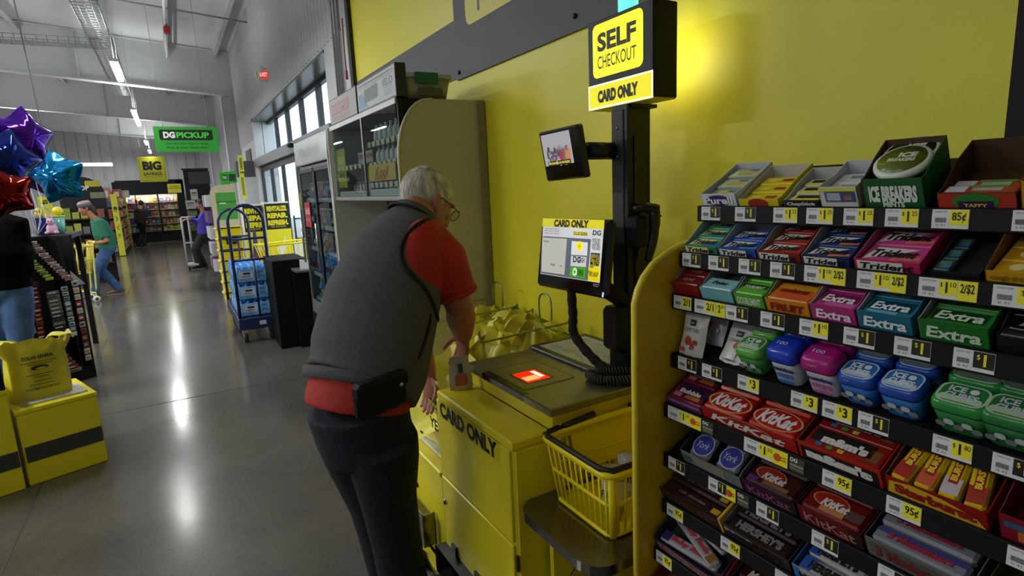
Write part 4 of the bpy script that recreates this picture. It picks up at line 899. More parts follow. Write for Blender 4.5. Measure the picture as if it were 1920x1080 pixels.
def mintb(cx, wpx, lab, lidc, bodyc, tx, kind, i=0, ink='e8f0f8', lab2='e0e0e8'):
    x, z, d = ROWS[4]; y = ytag(cx, 4); f = rowf(4, y) @ M.Translation((0, .028+.062*i, .0)); w_ = wpx
    t = thing('mint_bottle', lab, 'mint bottle', f.translation); q = MB(f)
    def rr(w1, d1, z_, r_=.014): return [V((a_, b_, z_)) for a_, b_ in rrect(w1, d1, r_, 5)]
    if kind == 'cube':
        q.rings([rr(w_*.8, .04, 0), rr(w_*.86, .044, .006), rr(w_*.92, .05, .03), rr(w_*.96, .054, .05)], P(bodyc, rough=.22)); q.build('bottle_body', t)
        q = MB(f); q.rings([rr(w_*.98, .056, .049), rr(w_, .058, .054), rr(w_*.98, .056, .064), rr(w_*.9, .05, .069)], P(lidc, rough=.2)); q.build('lid', t)
        q = MB(f); ff = M.Translation((0, 0, .0692)); q.panel(w_*.86, .048, ff, P(lab2), r=.015); q.panel(w_*.78, .042, ff, P(bodyc), r=.013, lift=.0006); q.panel(w_*.74, .014, ff, P(lab2), r=.006, lift=.0008, dy=-.012)
        q.text('ICE', w_*.3, .014, ff, P(ink), bold=.04, dx=-w_*.12, dy=.0095, lift=.0014); q.text('CUBES', w_*.58, .0135, ff, P(ink), bold=.04, dy=-.006, lift=.0014); q.panel(.012, .012, ff, P('e0dce4'), r=.0059, dx=w_*.16, dy=.0095, lift=.0014)
        q.build('lid_print', t); q = MB(f); ff = frame((0, -.0258, .026), (1, 0, 0), (0, -.12, 1))
        for k in range(5): q.panel(.014, .013, ff, P('c8ccd0' if k % 2 else '7a8088'), r=.005, dx=-w_*.32+k*w_*.16, dy=-.004+.008*(k % 2), lift=.0012+k*.0002)
        q.build('body_print', t)
    else:
        q.rings([rr(w_*.84, .042, 0), rr(w_*.88, .046, .005), rr(w_*.94, .05, .05), rr(w_*.94, .05, .062)], P(bodyc, rough=.25)); q.build('bottle_body', t)
        q = MB(f); q.rings([rr(w_, .058, .06), rr(w_*1.02, .06, .066), rr(w_, .058, .08), rr(w_*.9, .05, .088), rr(w_*.7, .036, .09)], P(lidc, rough=.16)); q.text('100', w_*.35, .01, M.Translation((-.005, .0, .0905)), P('b8b8e0'), bold=.02); q.build('lid', t)
        q = MB(f); ff = frame((0, -.0262, .03), (1, 0, 0), (0, -.06, 1)); q.text('mentos', w_*.78, .011, ff, P('28285c'), bold=.05, dy=.014); q.text('WHITE', w_*.6, .014, ff, P(lab2), bold=.05, dy=-.004); q.panel(w_*.5, .008, ff, P(lab2), dy=-.019, r=.003); q.build('body_print', t)
W4 = .062
for i in (1, 0):
    o = ('front', 'rear')[i]
    mintb(1403, .064, 'green and white mint bottle beside white pouches, %s one' % o, '5ab040', '3c8a38', '', 'cube', i, ink='d8e8d8', lab2='c0d8b0')
    mintb(1468, .064, 'white mint bottle with glossy blue lid, %s one' % o, '1c3cc0', 'c8ccd8', '', 'mentos', i, lab2='3a70b8')
    mintb(1536, .068, 'white mint bottle with glossy magenta lid, %s one' % o, 'a81c78', 'ccc4d0', '', 'mentos', i, lab2='c060a0')
    mintb(1602, .066, 'blue mint bottle beside the magenta lidded ones, %s one' % o, '2050b0', '2a6ab8', '', 'cube', i, lab2='b8cce0')
    mintb(1682, .068, 'blue mint bottle next to the dark gap, %s one' % o, '2048a8', '2e6cb4', '', 'cube', i, lab2='b8cce0')
    mintb(1792, .078, 'green mint bottle right of the dark gap, %s one' % o, '2c8a40', '2a7838', '', 'cube', i, ink='c8d0d8', lab2='b8d0b0')
    mintb(1890, .078, 'green mint bottle at the right end of the mint shelf, %s one' % o, '2a7a3a', '266a34', '', 'cube', i, ink='b8c0c8', lab2='a8c4a0')
# row 5
def bars(r, f, w_, n, cols, bw, bl, bh, col, namel, txt, ink, art=None, name='candy_bar', y0=.004, z0=.004, ts=(.6, .5), tb=.03, tsh=.15, step_z=.004, grp=None, gap=.002):
    packs(f, w_, n, bw, bl, bh, col, namel, txt=txt, ink=ink, name=name, cat='candy bar', art=art, y0=y0, z0=z0, bev=.005, ts=ts, tb=tb, tsh=tsh, step_z=step_z, cols=cols, rough=.22, gap=gap)
t, f, w_ = carton(5, 1247, 1312, 'bubble_gum_carton', 'purple bubble gum carton at the left end of fifth shelf', '6a2c5c', '5a2440', lip=.022, back=.035, depth=.14, art=bands(('a06a98', .2, .3, 0, .9)))
packs(f, w_, 2, w_*.95, .058, .02, '7a1c3c', 'purple bubble gum pack with pink balls, %s in its carton', 'Bubble', 'e8e0e4', art=bands(('3c1440', .15, .6, .05, .85), ('d87898', -.22, .3, -.28, .22), ('c87830', -.25, .2, .15, .4)), ts=(.62, .25), tb=.07, z0=.006, step_z=.004)
KK = lambda q, ff, w_, h: (oval('b8140c', 'c8a060', .92, .86)(q, ff, w_, h))
t, f, w_ = carton(5, 1313, 1492, 'wafer_carton', 'large red wafer bar carton with white lettering on the fifth shelf', 'a81810', '4a1810', lip=.034, side=.04, back=.05, depth=.14, txt='KitKat', ink='dcd8d0', tb=.03, tsh=.25, art=lambda q, ff, w_, h: oval('98140c', 'b89050', .5, 1.0)(q, ff, w_, h))
bars(5, f, w_, 2, 2, w_*.46, .062, .026, 'b41a10', 'red wafer bar, %s in the large red carton', 'KitKat', 'e4e0dc', art=KK, tb=.04, tsh=.25, ts=(.74, .6), z0=.014)
t, f, w_ = carton(5, 1494, 1652, 'chocolate_candy_carton', 'orange red carton with big black and white lettering below the blue mints', 'c02410', '6a3c20', lip=.042, side=.05, back=.05, depth=.13, txt="m&m's", ink='e0dcd8', tb=.09, art=bands(('1c1210', -.05, .72, 0, .92)))
packs(f, w_, 2, w_*.9, .055, .02, '8c1c10', 'brown and red candy bag, %s in the orange red carton', "m&m's", 'd8d4d0', art=bands(('1c1210', .1, .6, -.05, .8), ('3a68b0', -.3, .16, -.3, .08), ('3a8a40', -.32, .16, -.15, .08), ('d8b030', -.32, .16, 0, .08), ('7a4a24', -.05, .5, .38, .14)), name='candy_bag', cat='candy bag', z0=.02, tb=.08, ts=(.6, .4))
t, f, w_ = carton(5, 1656, 1850, 'fruit_chew_carton', 'yellow and red fruit chew carton on the fifth shelf', '98140c', '6a4a2c', lip=.038, side=.045, back=.06, depth=.14, txt='Starburst', ink='98180c', tb=.07, art=lambda q, ff, w_, h: q.add([(-w_*.49, -h*.48, .0006), (w_*.49, -h*.48, .0006), (w_*.4, h*.0, .0006), (w_*.1, h*.35, .0006), (-w_*.2, h*.46, .0006), (-w_*.45, h*.3, .0006)], [tuple(range(6))], P('d8b020'), T=ff))
for i in range(4):
    tt = thing('fruit_chew_pack', 'upright yellow fruit chew pack in the yellow and red carton, %s from left' % ('first', 'second', 'third', 'last')[i], 'candy', f @ V((-w_*.33+i*w_*.22, .05, .02)))
    ff = f @ M.Translation((-w_*.33+i*w_*.22, .05, .026)) @ M.Rotation(.25, 4, 'X') @ M.Rotation(.1*(i-1.5), 4, 'Z'); q = MB(ff); q.box((0, 0, .012), (w_*.19, .085, .024), P('d8b81c', rough=.25), .005); q.build('wrapper', tt)
    q = MB(ff); fq = M.Translation((0, 0, .0242)); q.panel(w_*.17, .03, fq, P(('a82014', 'c8502c', 'c0b0b8', 'a03018')[i]), dy=-.02, lift=.0006); q.panel(w_*.09, .05, fq, P('98180c'), dy=.01, lift=.0008); q.text('BURST', .04, .01, fq @ M.Rotation(PI/2, 4, 'Z'), P('e8c830'), lift=.0014, bold=.05, dx=.01); q.build('print', tt)
t, f, w_ = carton(5, 1868, 1975, 'red_candy_carton', 'dark red carton with fruit pictures at the right end of fifth shelf', '881428', '701020', lip=.05, side=.06, back=.08, depth=.12, art=bands(('3a5a78', .2, .25, -.2, .4), ('c86a30', -.15, .4, .0, .3), ('4a3a78', -.1, .3, .3, .25)))
# row 6
t, f, w_ = carton(6, 1276, 1388, 'mint_patty_carton', 'silver grey carton of round blue mint patties on the sixth shelf', '74767a', '3a3c40', lip=.034, side=.05, back=.05, depth=.13, art=bands(('8a8474', .1, .7, 0, .5), ('2a6a4c', 0, .5, -.4, .14)))
for i in range(2):
    tt = thing('mint_patty', ('round blue and silver mint patty, left one in the silver carton', 'round blue and silver mint patty, right one in the silver carton')[i], 'candy', f @ V((-w_*.22+i*w_*.46, .05, .02)))
    ff = f @ M.Translation((-w_*.24+i*w_*.46, .04, .034)) @ M.Rotation(.3, 4, 'X'); q = MB(ff); q.box((0, 0, 0), (.058, .062, .012), P('a0a4ac', rough=.2, metal=.6), .005); q.build('wrapper', tt)
    q = MB(ff); oval('1c2488', 'a8a8c0', 1, 1)(q, M.Translation((0, 0, .0062)), .052, .052); q.text('York', .034, .018, M.Translation((0, 0, .0062)), P('c0c4d8'), bold=.0, shear=.3, lift=.002); q.build('print', tt)
t, f, w_ = carton(6, 1390, 1491, 'dark_wafer_carton', 'deep purple wafer bar carton on the sixth shelf', '3c1440', '2c1418', lip=.038, side=.04, back=.05, depth=.13, txt='KitKat', ink='8a5060', tb=.02, art=bands(('2c1018', -.0, .98, .35, .3)))
bars(6, f, w_, 2, 1, w_*.92, .055, .024, '3c1c18', 'dark wafer bar, %s in the deep purple carton', 'KitKat', 'c8c4c0', art=lambda q, ff, w_, h: (oval('981c14', 'a88858', .55, .6)(q, ff @ M.Translation((-w_*.1, h*.12, 0)), w_, h), q.panel(w_*.5, h*.2, ff, P('7a5430'), dx=w_*.1, dy=-h*.3, lift=.001), q.panel(w_*.2, h*.2, ff, P('5c2078'), dx=-w_*.35, dy=-h*.3, lift=.001)), z0=.02, ts=(.45, .35), tsh=.25, tb=.05)
t, f, w_ = carton(6, 1494, 1616, 'crimson_wafer_carton', 'crimson wafer bar carton right of the deep purple one', '6c1018', '2c1014', lip=.042, side=.044, back=.05, depth=.13, txt='KitKat', ink='a07070', tb=.02, art=bands(('2a0e12', 0, .98, .4, .2)))
bars(6, f, w_, 2, 1, w_*.92, .055, .024, '6a1814', 'red wafer bar, %s in the crimson carton', 'KitKat', 'd0ccc8', art=lambda q, ff, w_, h: (oval('a01c14', 'a88858', .55, .6)(q, ff @ M.Translation((-w_*.1, h*.12, 0)), w_, h), q.panel(w_*.4, h*.25, ff, P('b87848'), dx=w_*.0, dy=-h*.28, lift=.001), q.panel(w_*.25, h*.4, ff, P('5c3a3c'), dx=w_*.34, dy=-h*.1, lift=.001)), z0=.024, ts=(.45, .35), tsh=.25, tb=.05)
t, f, w_ = carton(6, 1620, 1822, 'nougat_bar_carton', 'grey carton of silver nougat bars on the sixth shelf', '6a6e68', '3c3e3c', lip=.046, side=.05, back=.055, depth=.13, txt='3 Musketeers', ink='782834', tb=.05, tsh=.1, art=bands(('565a56', .1, .5, 0, .9)))
bars(6, f, w_, 3, 1, w_*.88, .034, .022, '7a7c88', 'shiny silver nougat bar, %s in the grey carton', '3 Musketeers', 'a02838', art=bands(('3a3c80', .2, .3, 0, .95)), z0=.03, ts=(.7, .42), tb=.05)
t, f, w_ = carton(6, 1838, 1970, 'yellow_candy_carton', 'dim yellow candy carton in bottom right corner of rack', '8a7c10', '4a4210', lip=.05, side=.05, back=.06, depth=.12)
# row 7
t, f, w_ = carton(7, 1232, 1352, 'brown_bar_carton', 'dark brown bar carton with yellow end flaps on the seventh shelf', '3a2018', '2a1814', lip=.034, side=.04, back=.045, depth=.12, txt='special bar', ink='6a4a38', tb=.0)
for s_ in (-1, 1):
    q = MB(f); q.bx((s_*w_/2-.003, -.002, 0), (s_*w_/2+.003, .12, .05), P('d8a818')); q.build('yellow_flap', t)
bars(7, f, w_, 3, 1, w_*.9, .036, .018, '34201c', 'dark brown chocolate bar, %s in carton with yellow flaps', 'milk chocolate', 'a09890', art=bands(('c89a20', -.1, .4, .4, .12)), z0=.016, ts=(.45, .2), tb=.0)
t, f, w_ = carton(7, 1354, 1480, 'silver_brown_bar_carton', 'brown and silver bar carton in the middle of seventh shelf', '3c2e2c', '8a8c90', lip=.036, side=.042, back=.05, depth=.12, txt="HERSHEY'S", ink='2a1a18', tb=.06, art=bands(('a8a8ac', .2, .2, -.25, .45)))
bars(7, f, w_, 3, 1, w_*.9, .036, .018, '2c1c1c', 'brown chocolate bar with grey lettering, %s in silver carton', "HERSHEY'S", '77757a', z0=.018, ts=(.74, .6), tb=.06, tsh=0)
t, f, w_ = carton(7, 1484, 1606, 'blue_bar_carton', 'white and bright blue bar carton at bottom of the frame', 'b4b0b0', '2a5aa0', lip=.036, side=.042, back=.05, depth=.12, txt="HERSHEY'S", ink='1c1a1e', tb=.06, front=None, art=bands(('2a78c8', 0, 1, -.44, .1)))
bars(7, f, w_, 3, 1, w_*.86, .036, .018, 'a8a4a4', 'pale chocolate bar with dark lettering, %s in blue carton', "HERSHEY'S", '1c1c20', art=bands(('2050a8', .0, .9, -.38, .2)), z0=.018, ts=(.7, .6), tb=.06, tsh=0)
t, f, w_ = carton(7, 1612, 1760, 'dark_bar_carton', 'dark bar carton on the seventh shelf below the nougat bars', '241a1a', '1c1616', lip=.036, back=.05, depth=.12)
# row 8
t, f, w_ = carton(8, 1226, 1350, 'nut_bar_carton', 'purple carton of silver nut bars with red lettering at lower left', '2c1c58', '4a3a40', lip=.03, side=.05, back=.06, depth=.13, txt='Baby Ruth', ink='a04848', tb=.05, art=bands(('8a7c78', 0, .8, 0, .9)))
for i in range(3):
    tt = thing('nut_bar', 'silver nut bar with red lettering in purple carton, %s one' % ('front', 'crosswise', 'rear')[i], 'candy bar', f @ V((0, .03+.03*i, .03)))
    ff = f @ M.Translation((-.004, .026+.03*i, .034+.007*i)) @ M.Rotation((.05, -.35, -.2)[i], 4, 'Z'); q = MB(ff); q.box((0, 0, 0), (w_*.82, .03, .016), P('9a9aa0', rough=.25), .005); q.build('wrapper', tt)
    q = MB(ff); fq = M.Translation((0, 0, .0082)); q.panel(w_*.12, .026, fq, P('2c2470'), dx=-w_*.33, lift=.0005); q.panel(w_*.1, .024, fq, P('8a5a24'), dx=w_*.33, lift=.0005); q.text('Baby Ruth', w_*.52, .018, fq, P('a83040'), bold=.07, shear=.1, lift=.001); q.build('print', tt)
q = MB(f); q.prism([(0, 0), (.09, 0), (.09, .05), (0, .03)], -.001, .001, P('c02818'), T=frame((w_/2+.002, .0, 0), (0, 1, 0), (0, 0, 1))); q.build('red_side', t)
t, f, w_ = carton(8, 1358, 1480, 'coconut_bar_carton', 'dark red carton with white lettering on the eighth shelf', '5a1018', '2a0c10', lip=.034, back=.05, depth=.13)
bars(8, f, w_, 3, 1, w_*.9, .034, .018, '2c0c10', 'dark coconut bar, %s in dark red carton', 'MOUNDS', 'b8a8a4', z0=.02, ts=(.7, .6), tb=.05)
t, f, w_ = carton(8, 1490, 1640, 'mixed_bar_carton', 'plain dark carton at the very bottom of the candy rack', '2a2420', '1c1816', lip=.034, back=.05, depth=.13)
t, f, w_ = carton(9, 1216, 1300, 'orange_bar_carton', 'orange carton peeking out at bottom left of the candy rack', 'd0581c', '7a3414', lip=.04, side=.05, back=.06, depth=.14, txt='peanut', ink='e8c060')
# ================================================================ people
SKIN = mat('a86c52', rough=.5, var=.08, scale=18, bump=.08, bscale=90)
def hand(mb, wrist, d, pn, th, s=1.0, curl=.6, mt=None, spread=1.0, thick=1.0):
    """palm, four unequal bent fingers and a thumb. d: towards the fingers, pn: out of the palm, th: towards the thumb"""
    d, pn, th = V(d).normalized(), V(pn), V(th)
    th = (th-d*th.dot(d)).normalized(); pn = d.cross(th) if d.cross(th).dot(pn) > 0 else th.cross(d)
    w = V(wrist)
    mb.tube([w-d*.02*s, w+d*.02*s, w+d*.055*s, w+d*.09*s], [(.026*s, .019*s), (.034*s, .018*s), (.041*s, .016*s), (.038*s, .013*s)], mt, n=12, ref=th)
    for k, (off, L, r) in enumerate(((.03, .078, .0088), (.0105, .086, .0092), (-.0095, .08, .0088), (-.028, .062, .0078))):
        p = w+d*.082*s+th*off*s*1.02; pts = [w+d*.05*s+th*off*.8*s, p]; a = curl*(.5+.05*k)
        for j, fr_ in enumerate((.42, .32, .26)):
            dd = d*math.cos(a)+pn*math.sin(a)+th*off*2.2*spread*(1 if j == 0 else .3); p = p+dd.normalized()*L*fr_*s; pts.append(p); a += curl*(.75 if j == 0 else .55)
        mb.tube(pts, [r*s*thick*1.05, r*s*thick*1.1, r*s*thick, r*s*thick*.92, r*s*thick*.75], mt, n=8)
    b = w+d*.022*s+th*.022*s
    p1 = b+(d*.55+th*.75+pn*.3).normalized()*.042*s; p2 = p1+(d*.8+th*.35+pn*.5).normalized()*.034*s; p3 = p2+(d*.85+pn*.6).normalized()*.026*s
    mb.tube([b-d*.012*s, p1, p2, p3], [.0125*s*thick, .0115*s*thick, .0105*s*thick, .008*s*thick], mt, n=8)
def headgeo(mb, c, f, u, s, mt):
    f = V(f).normalized(); u = V(u); u = (u-f*u.dot(f)).normalized(); r = f.cross(u); R = M((r, f, u)).transposed()
    P_ = lambda x, y, z: V(c)+(r*x+f*y+u*z)*s
    def el(p, rad): mb.ell(P_(*p), [q*s for q in rad], mt, 16, 12, rot=R)
    el((0, -.012, .03), (.074, .094, .088)); el((0, .022, -.02), (.066, .07, .085)); el((0, .04, -.068), (.048, .05, .045)); el((0, .072, -.09), (.024, .022, .02))
    mb.tube([P_(0, .086, .02), P_(0, .104, -.018), P_(0, .108, -.03), P_(0, .09, -.04)], [.008*s, .013*s, .015*s, .01*s], mt, n=8)
    for sx in (-1, 1):
        el((sx*.016, .092, -.034), (.011, .012, .009)); el((sx*.03, .078, .03), (.024, .016, .009)); el((sx*.038, .066, -.02), (.022, .018, .018))
        mb.ell(P_(sx*.077, -.006, -.004), [.009*s, .021*s, .033*s], mt, 10, 8, rot=R @ M.Rotation(.25, 3, 'X') @ M.Rotation(sx*.3, 3, 'Z')); mb.ell(P_(sx*.076, -.0, -.03), [.008*s, .011*s, .011*s], mt, 8, 6, rot=R)
    el((0, .085, -.058), (.022, .014, .005)); el((0, .084, -.068), (.02, .014, .006))
    return P_, R
def hair_shell(P_, mt, s, line=None, vol=1.06, seed=1, back=-.06):
    q = MB(); nu, nv = 36, 20; vs = []; fs = []; rg = random.Random(seed)
    line = line or (lambda y: back if y < -.02 else back+(y+.02)*1.1 if y < .03 else .0+(y-.03)*1.35)
    pts = [[None]*nu for _ in range(nv+1)]
    for j in range(nv+1):
        a = -PI/2+PI*j/nv
        for i in range(nu):
            b = 2*PI*i/nu; e = vol+rg.uniform(-.012, .012)
            pts[j][i] = (.076*e*math.cos(a)*math.cos(b), -.012+.096*e*math.cos(a)*math.sin(b), .03+.091*e*math.sin(a))
    idx = {}
    for j in range(nv):
        for i in range(nu):
            quad = [(j, i), (j, (i+1) % nu), (j+1, (i+1) % nu), (j+1, i)]
            c_ = [sum(pts[a][b][k] for a, b in quad)/4 for k in range(3)]
            if c_[2] > line(c_[1]):
                f_ = []
                for kk in quad:
                    if kk not in idx: idx[kk] = len(vs); vs.append(P_(*pts[kk[0]][kk[1]]))
                    f_.append(idx[kk])
                fs.append(tuple(f_))
    q.add(vs, fs, mt, True)
    # inner skin closes the shell
    vs2 = []; c0 = P_(0, -.012, .03)
    for p in vs: vs2.append(c0+(p-c0)*.9)
    q.add(vs2, [tuple(reversed(f)) for f in fs], mt, True); return q
def face_bits(P_, R, s, t, iris='3a3026'):
    q = MB()
    for sx in (-1, 1): q.ell(P_(sx*.03, .082, .012), [.0115*s]*3, P('d8d4cc', rough=.2), 10, 8); q.ell(P_(sx*.03, .0905, .011), [.0052*s, .004*s, .0052*s], P(iris, rough=.15), 8, 6, rot=R)
    q.build('eyes', t)
    q = MB(); q.tube([P_(-.022, .0975, -.0625), P_(-.008, .1, -.0605), P_(.008, .1, -.0605), P_(.022, .0975, -.0625)], [.002*s, .0045*s, .0045*s, .002*s], P('94554a'), n=6); q.build('lips', t)
def leg(mb, hip, knee, ank, r, mt, n=14):
    hip, knee, ank = V(hip), V(knee), V(ank)
    mb.tube([hip, hip.lerp(knee, .35), knee, knee.lerp(ank, .35), ank], [r[0], r[1], r[2], r[3], r[4]], mt, n=n)
def shoe(t, ank, toe, mt, sole, s=1.0):
    ank = V(ank); d = (V(toe)-ank); d.z = 0; d.normalize(); z0 = 0.0; c = V((ank.x, ank.y, 0))
    q = MB(); pts = [c-d*.075*s+V((0, 0, .04*s)), c-d*.02*s+V((0, 0, .05*s)), c+d*.07*s+V((0, 0, .042*s)), c+d*.14*s+V((0, 0, .034*s)), c+d*.19*s+V((0, 0, .026*s))]
    side = V((-d.y, d.x, 0)); q.tube(pts, [(.034*s, .034*s), (.04*s, .044*s), (.045*s, .036*s), (.045*s, .028*s), (.026*s, .016*s)], mt, n=12, ref=side)
    q.tube([c+V((0, 0, .04*s)), V((ank.x, ank.y, .11*s))], [.04*s, .042*s], mt, n=12)
    o = q.build('shoe', t)
    q = MB(); out = []
    for x, w_ in ((-.095, .0), (-.085, .03), (-.03, .04), (.06, .046), (.13, .048), (.18, .034), (.2, .0)): out.append((x, w_))
    pl = [(x*s, w_*s) for x, w_ in out]+[(x*s, -w_*s) for x, w_ in reversed(out[1:-1])]
    q.prism(pl, 0.001, .014*s, sole, T=M(((d.x, side.x, 0, c.x), (d.y, side.y, 0, c.y), (0, 0, 1, 0), (0, 0, 0, 1)))); q.build('sole', o)

# --- the shopper in the grey vest
az = math.radians(20); FW = V((math.cos(az), math.sin(az), 0)); RT = V((math.sin(az), -math.cos(az), 0))
mt_ = at(725, 1080, Y=1.95)
man = thing('person', 'grey haired person in grey vest and red polo bending over the bagging counter', 'person', (.56, 1.96, 0))
hipc = at(680, 785, Y=1.83)
tor = [at(670, 762, Y=1.83), at(676, 715, Y=1.84), at(697, 650, Y=1.87), at(718, 560, Y=1.91), at(748, 480, Y=1.95), at(770, 425, Y=1.99), at(783, 396, Y=2.01)]
rad = [(.18, .155), (.195, .178), (.205, .182), (.205, .175), (.19, .15), (.15, .105), (.082, .08)]
shR, shL = tor[4]*.35+tor[5]*.65+RT*.15, tor[4]*.35+tor[5]*.65-RT*.11+FW*.07
elR, wrR = at(862, 578, Y=1.82), at(869, 630, Y=1.99)
elL, wrL = at(786, 640, Y=2.24), at(806, 702, Y=2.2)
hc = at(800, 381, Y=2.07); hf = (FW*.8+V((0, 0, -.5))+RT*.12).normalized(); hu = V((0, 0, 1))+FW*.55
b = MB()
P_, RH = headgeo(b, hc, hf, hu, 1.08, SKIN)
b.tube([tor[5]-FW*.04+V((0, 0, -.02)), tor[6]-FW*.012, hc-V((0, 0, .03))-FW*.02], [.062, .062, .06], SKIN, n=14)
b.tube(tor[:6], [(x*.86, y*.86) for x, y in rad[:6]], SKIN, n=18, ref=RT)
b.tube([shR-RT*.1-V((0, 0, .04)), shR.lerp(elR, .22)-RT*.015, shR.lerp(elR, .5), elR, elR.lerp(wrR, .3), wrR.lerp(elR, .2), wrR], [.05, .055, .056, .05, .056, .042, .034], SKIN, n=14)
b.tube([shL+RT*.1, shL, shL.lerp(elL, .5), elL, elL.lerp(wrL, .3), wrL], [.05, .056, .05, .042, .046, .03], SKIN, n=14)
hdR = (wrR-elR).normalized()*.6+V((-.12, .1, -.8)); hand(b, wrR, hdR, -RT*.2+V((-.7, .2, 0)), -RT*.4+FW*.3+V((-.2, .3, -.2)), 1.05, .55, SKIN)
hdL = V((-.1, -.05, -1)); hand(b, wrL, hdL, -FW+RT*.3, RT, 1.05, .3, SKIN)
hipR, hipL = hipc+RT*.095, hipc-RT*.095
knR, knL = at(728, 930, Y=1.80), at(702, 940, Y=1.98)
kR2 = at(757, 1080, Y=1.87); anR = knR+(kR2-knR)*((knR.z-.09)/(knR.z-kR2.z)); kL2 = at(730, 1080, Y=2.05); anL = V((kL2.x+.01, kL2.y+.01, .09))
leg(b, hipR-V((0, 0, .05)), knR, anR, (.07, .072, .052, .052, .038), SKIN); leg(b, hipL-V((0, 0, .05)), knL, anL, (.07, .072, .052, .052, .038), SKIN)
body = remesh(b, .0052, 4); body.build('body', man)
face_bits(P_, RH, 1.0, man)
HAIR = mat('bcb8ae', rough=.8, var=.5, scale=45, bump=.8, bscale=110, stretch=(1, 1, .3))
hq = hair_shell(P_, HAIR, 1.08, back=-.07, vol=1.075, line=lambda y: -.066 if y < -.045 else -.066+(y+.045)*1.2 if y < .015 else .006+(y-.015)*1.0); hq.build('hair', man)
q = MB()
q.tube([P_(0.012, .06, .036), P_(.04, .066, .037)], [.003, .003], HAIR, n=5)
for sx in (-1, 1): q.tube([P_(sx*.014, .094, .032), P_(sx*.03, .096, .038), P_(sx*.045, .086, .034)], [.003, .0045, .002], HAIR, n=6)
q.build('eyebrows', man)
GB = P('1a1a18', rough=.3); q = MB()
for sx in (-1, 1):
    ring = [P_(sx*.033+.025*math.cos(k*PI/8), .109, .005+.021*math.sin(k*PI/8)) for k in range(16)]; q.tube(ring, .0016, GB, n=5, closed=True)
    q.tube([P_(sx*.058, .108, .012), P_(sx*.078, .06, .012), P_(sx*.083, .0, .014), P_(sx*.08, -.016, -.004)], .0022, GB, n=6)
q.tube([P_(-.009, .11, .01), P_(0, .114, .013), P_(.009, .11, .01)], .0016, GB, n=5); gl = q.build('eyeglasses', man)
q = MB()
for sx in (-1, 1): q.add([P_(sx*.033+.024*math.cos(k*PI/8), .109, .005+.02*math.sin(k*PI/8)) for k in range(16)], [tuple(range(16))], GL('eef2f0'))
q.build('lens', gl)
RED = mat('b02410', rough=.75, var=.1, scale=12, bump=.25, bscale=30)
b = MB(); b.tube([tor[0]-V((0, 0, .0)), tor[0].lerp(tor[1], .5), tor[1], tor[2], tor[3], tor[4], tor[5]], [(rad[0][0]+.008, rad[0][1]+.008), (.192, .162), (.182, .155), (.186, .162)]+[(x-.006, y-.006) for x, y in rad[3:6]], RED, n=24, ref=RT)
slR = shR.lerp(elR, .80)
b.tube([shR-RT*.11-V((0, 0, .06)), shR-RT*.03-V((0, 0, .03)), shR.lerp(elR, .3), slR], [(.11, .1), (.1, .095), (.088, .084), (.079, .074)], RED, n=18)
AC = at(798, 500, Y=1.80); AU = (tor[5]-tor[3]).normalized()*.8+V((0, 0, .4)); AX = (RT*.95+FW*.2).normalized(); AU = (AU-AX*AU.dot(AX)).normalized(); AW = AX.cross(AU)
b.ell(AC-RT*.02, (.082, .112, .172), RED, 20, 14, rot=M((AX, AW, AU)).transposed())
b.tube([shL+RT*.1, shL, shL.lerp(elL, .35), shL.lerp(elL, .7)], [.07, .075, .075, .075], RED, n=16)
sh_ = remesh(b, .009, 5); so = sh_.build('polo_shirt', man)
q = MB(); ax = (elR-shR).normalized(); q.tube([slR-ax*.012, slR+ax*.004], [(.0855, .0805), (.0855, .0805)], RED, n=18); q.build('sleeve_hem', so)
q = MB(); q.tube([tor[5].lerp(tor[6], .4), tor[5].lerp(tor[6], .85)], [(.08, .08), (.074, .072)], RED, n=20, ref=RT); q.build('collar', so)
VEST = mat('5c5e60', rough=.95, var=.16, scale=160, bump=.35, bscale=220, spec=.15); VTR = mat('131416', rough=.8, bump=.2)
b = MB(); hem = at(681, 714, Y=1.84)
vr = [(.21, .187), (.211, .19), (.218, .194), (.217, .187), (.2, .162), (.155, .115), (.09, .086)]
b.tube([hem-FW*.012-V((.0, 0, .016)), hem.lerp(tor[2], .3)+FW*.012, tor[2], tor[3], tor[4], tor[5].lerp(tor[4], .15), tor[6]-(tor[6]-tor[5])*.45], vr, VEST, n=28, ref=RT)
vo = remesh(b, .0085, 5).build('vest', man)
q = MB(); axt = (tor[1]-tor[0]).normalized(); ring = lambda c, rx, ry, a: [V(c)+RT*rx*math.cos(k*2*PI/32)+a.cross(RT)*ry*math.sin(k*2*PI/32) for k in range(32)]
axv = (tor[2]-hem).normalized(); q.tube([hem-FW*.012-V((0, 0, .02)), hem-FW*.012-V((0, 0, .02))+axv*.035], [(.212, .188), (.212, .19)], VEST, n=32, ref=RT); q.build('hem_band', vo)
q = MB(); nk = tor[6]-(tor[6]-tor[5])*.6; axn = (tor[6]-tor[5]).normalized()
q.rings([ring(nk, .1, .098, axn), ring(nk+axn*.02, .088, .086, axn), ring(nk+axn*.038, .082, .08, axn), ring(nk+axn*.034, .076, .075, axn), ring(nk, .085, .08, axn)], VEST, cap=False); q.build('stand_collar', vo)
q = MB(); q.tube(ring(nk+axn*.004, .103, .101, axn), .006, VTR, n=6, closed=True); q.build('collar_trim', vo)
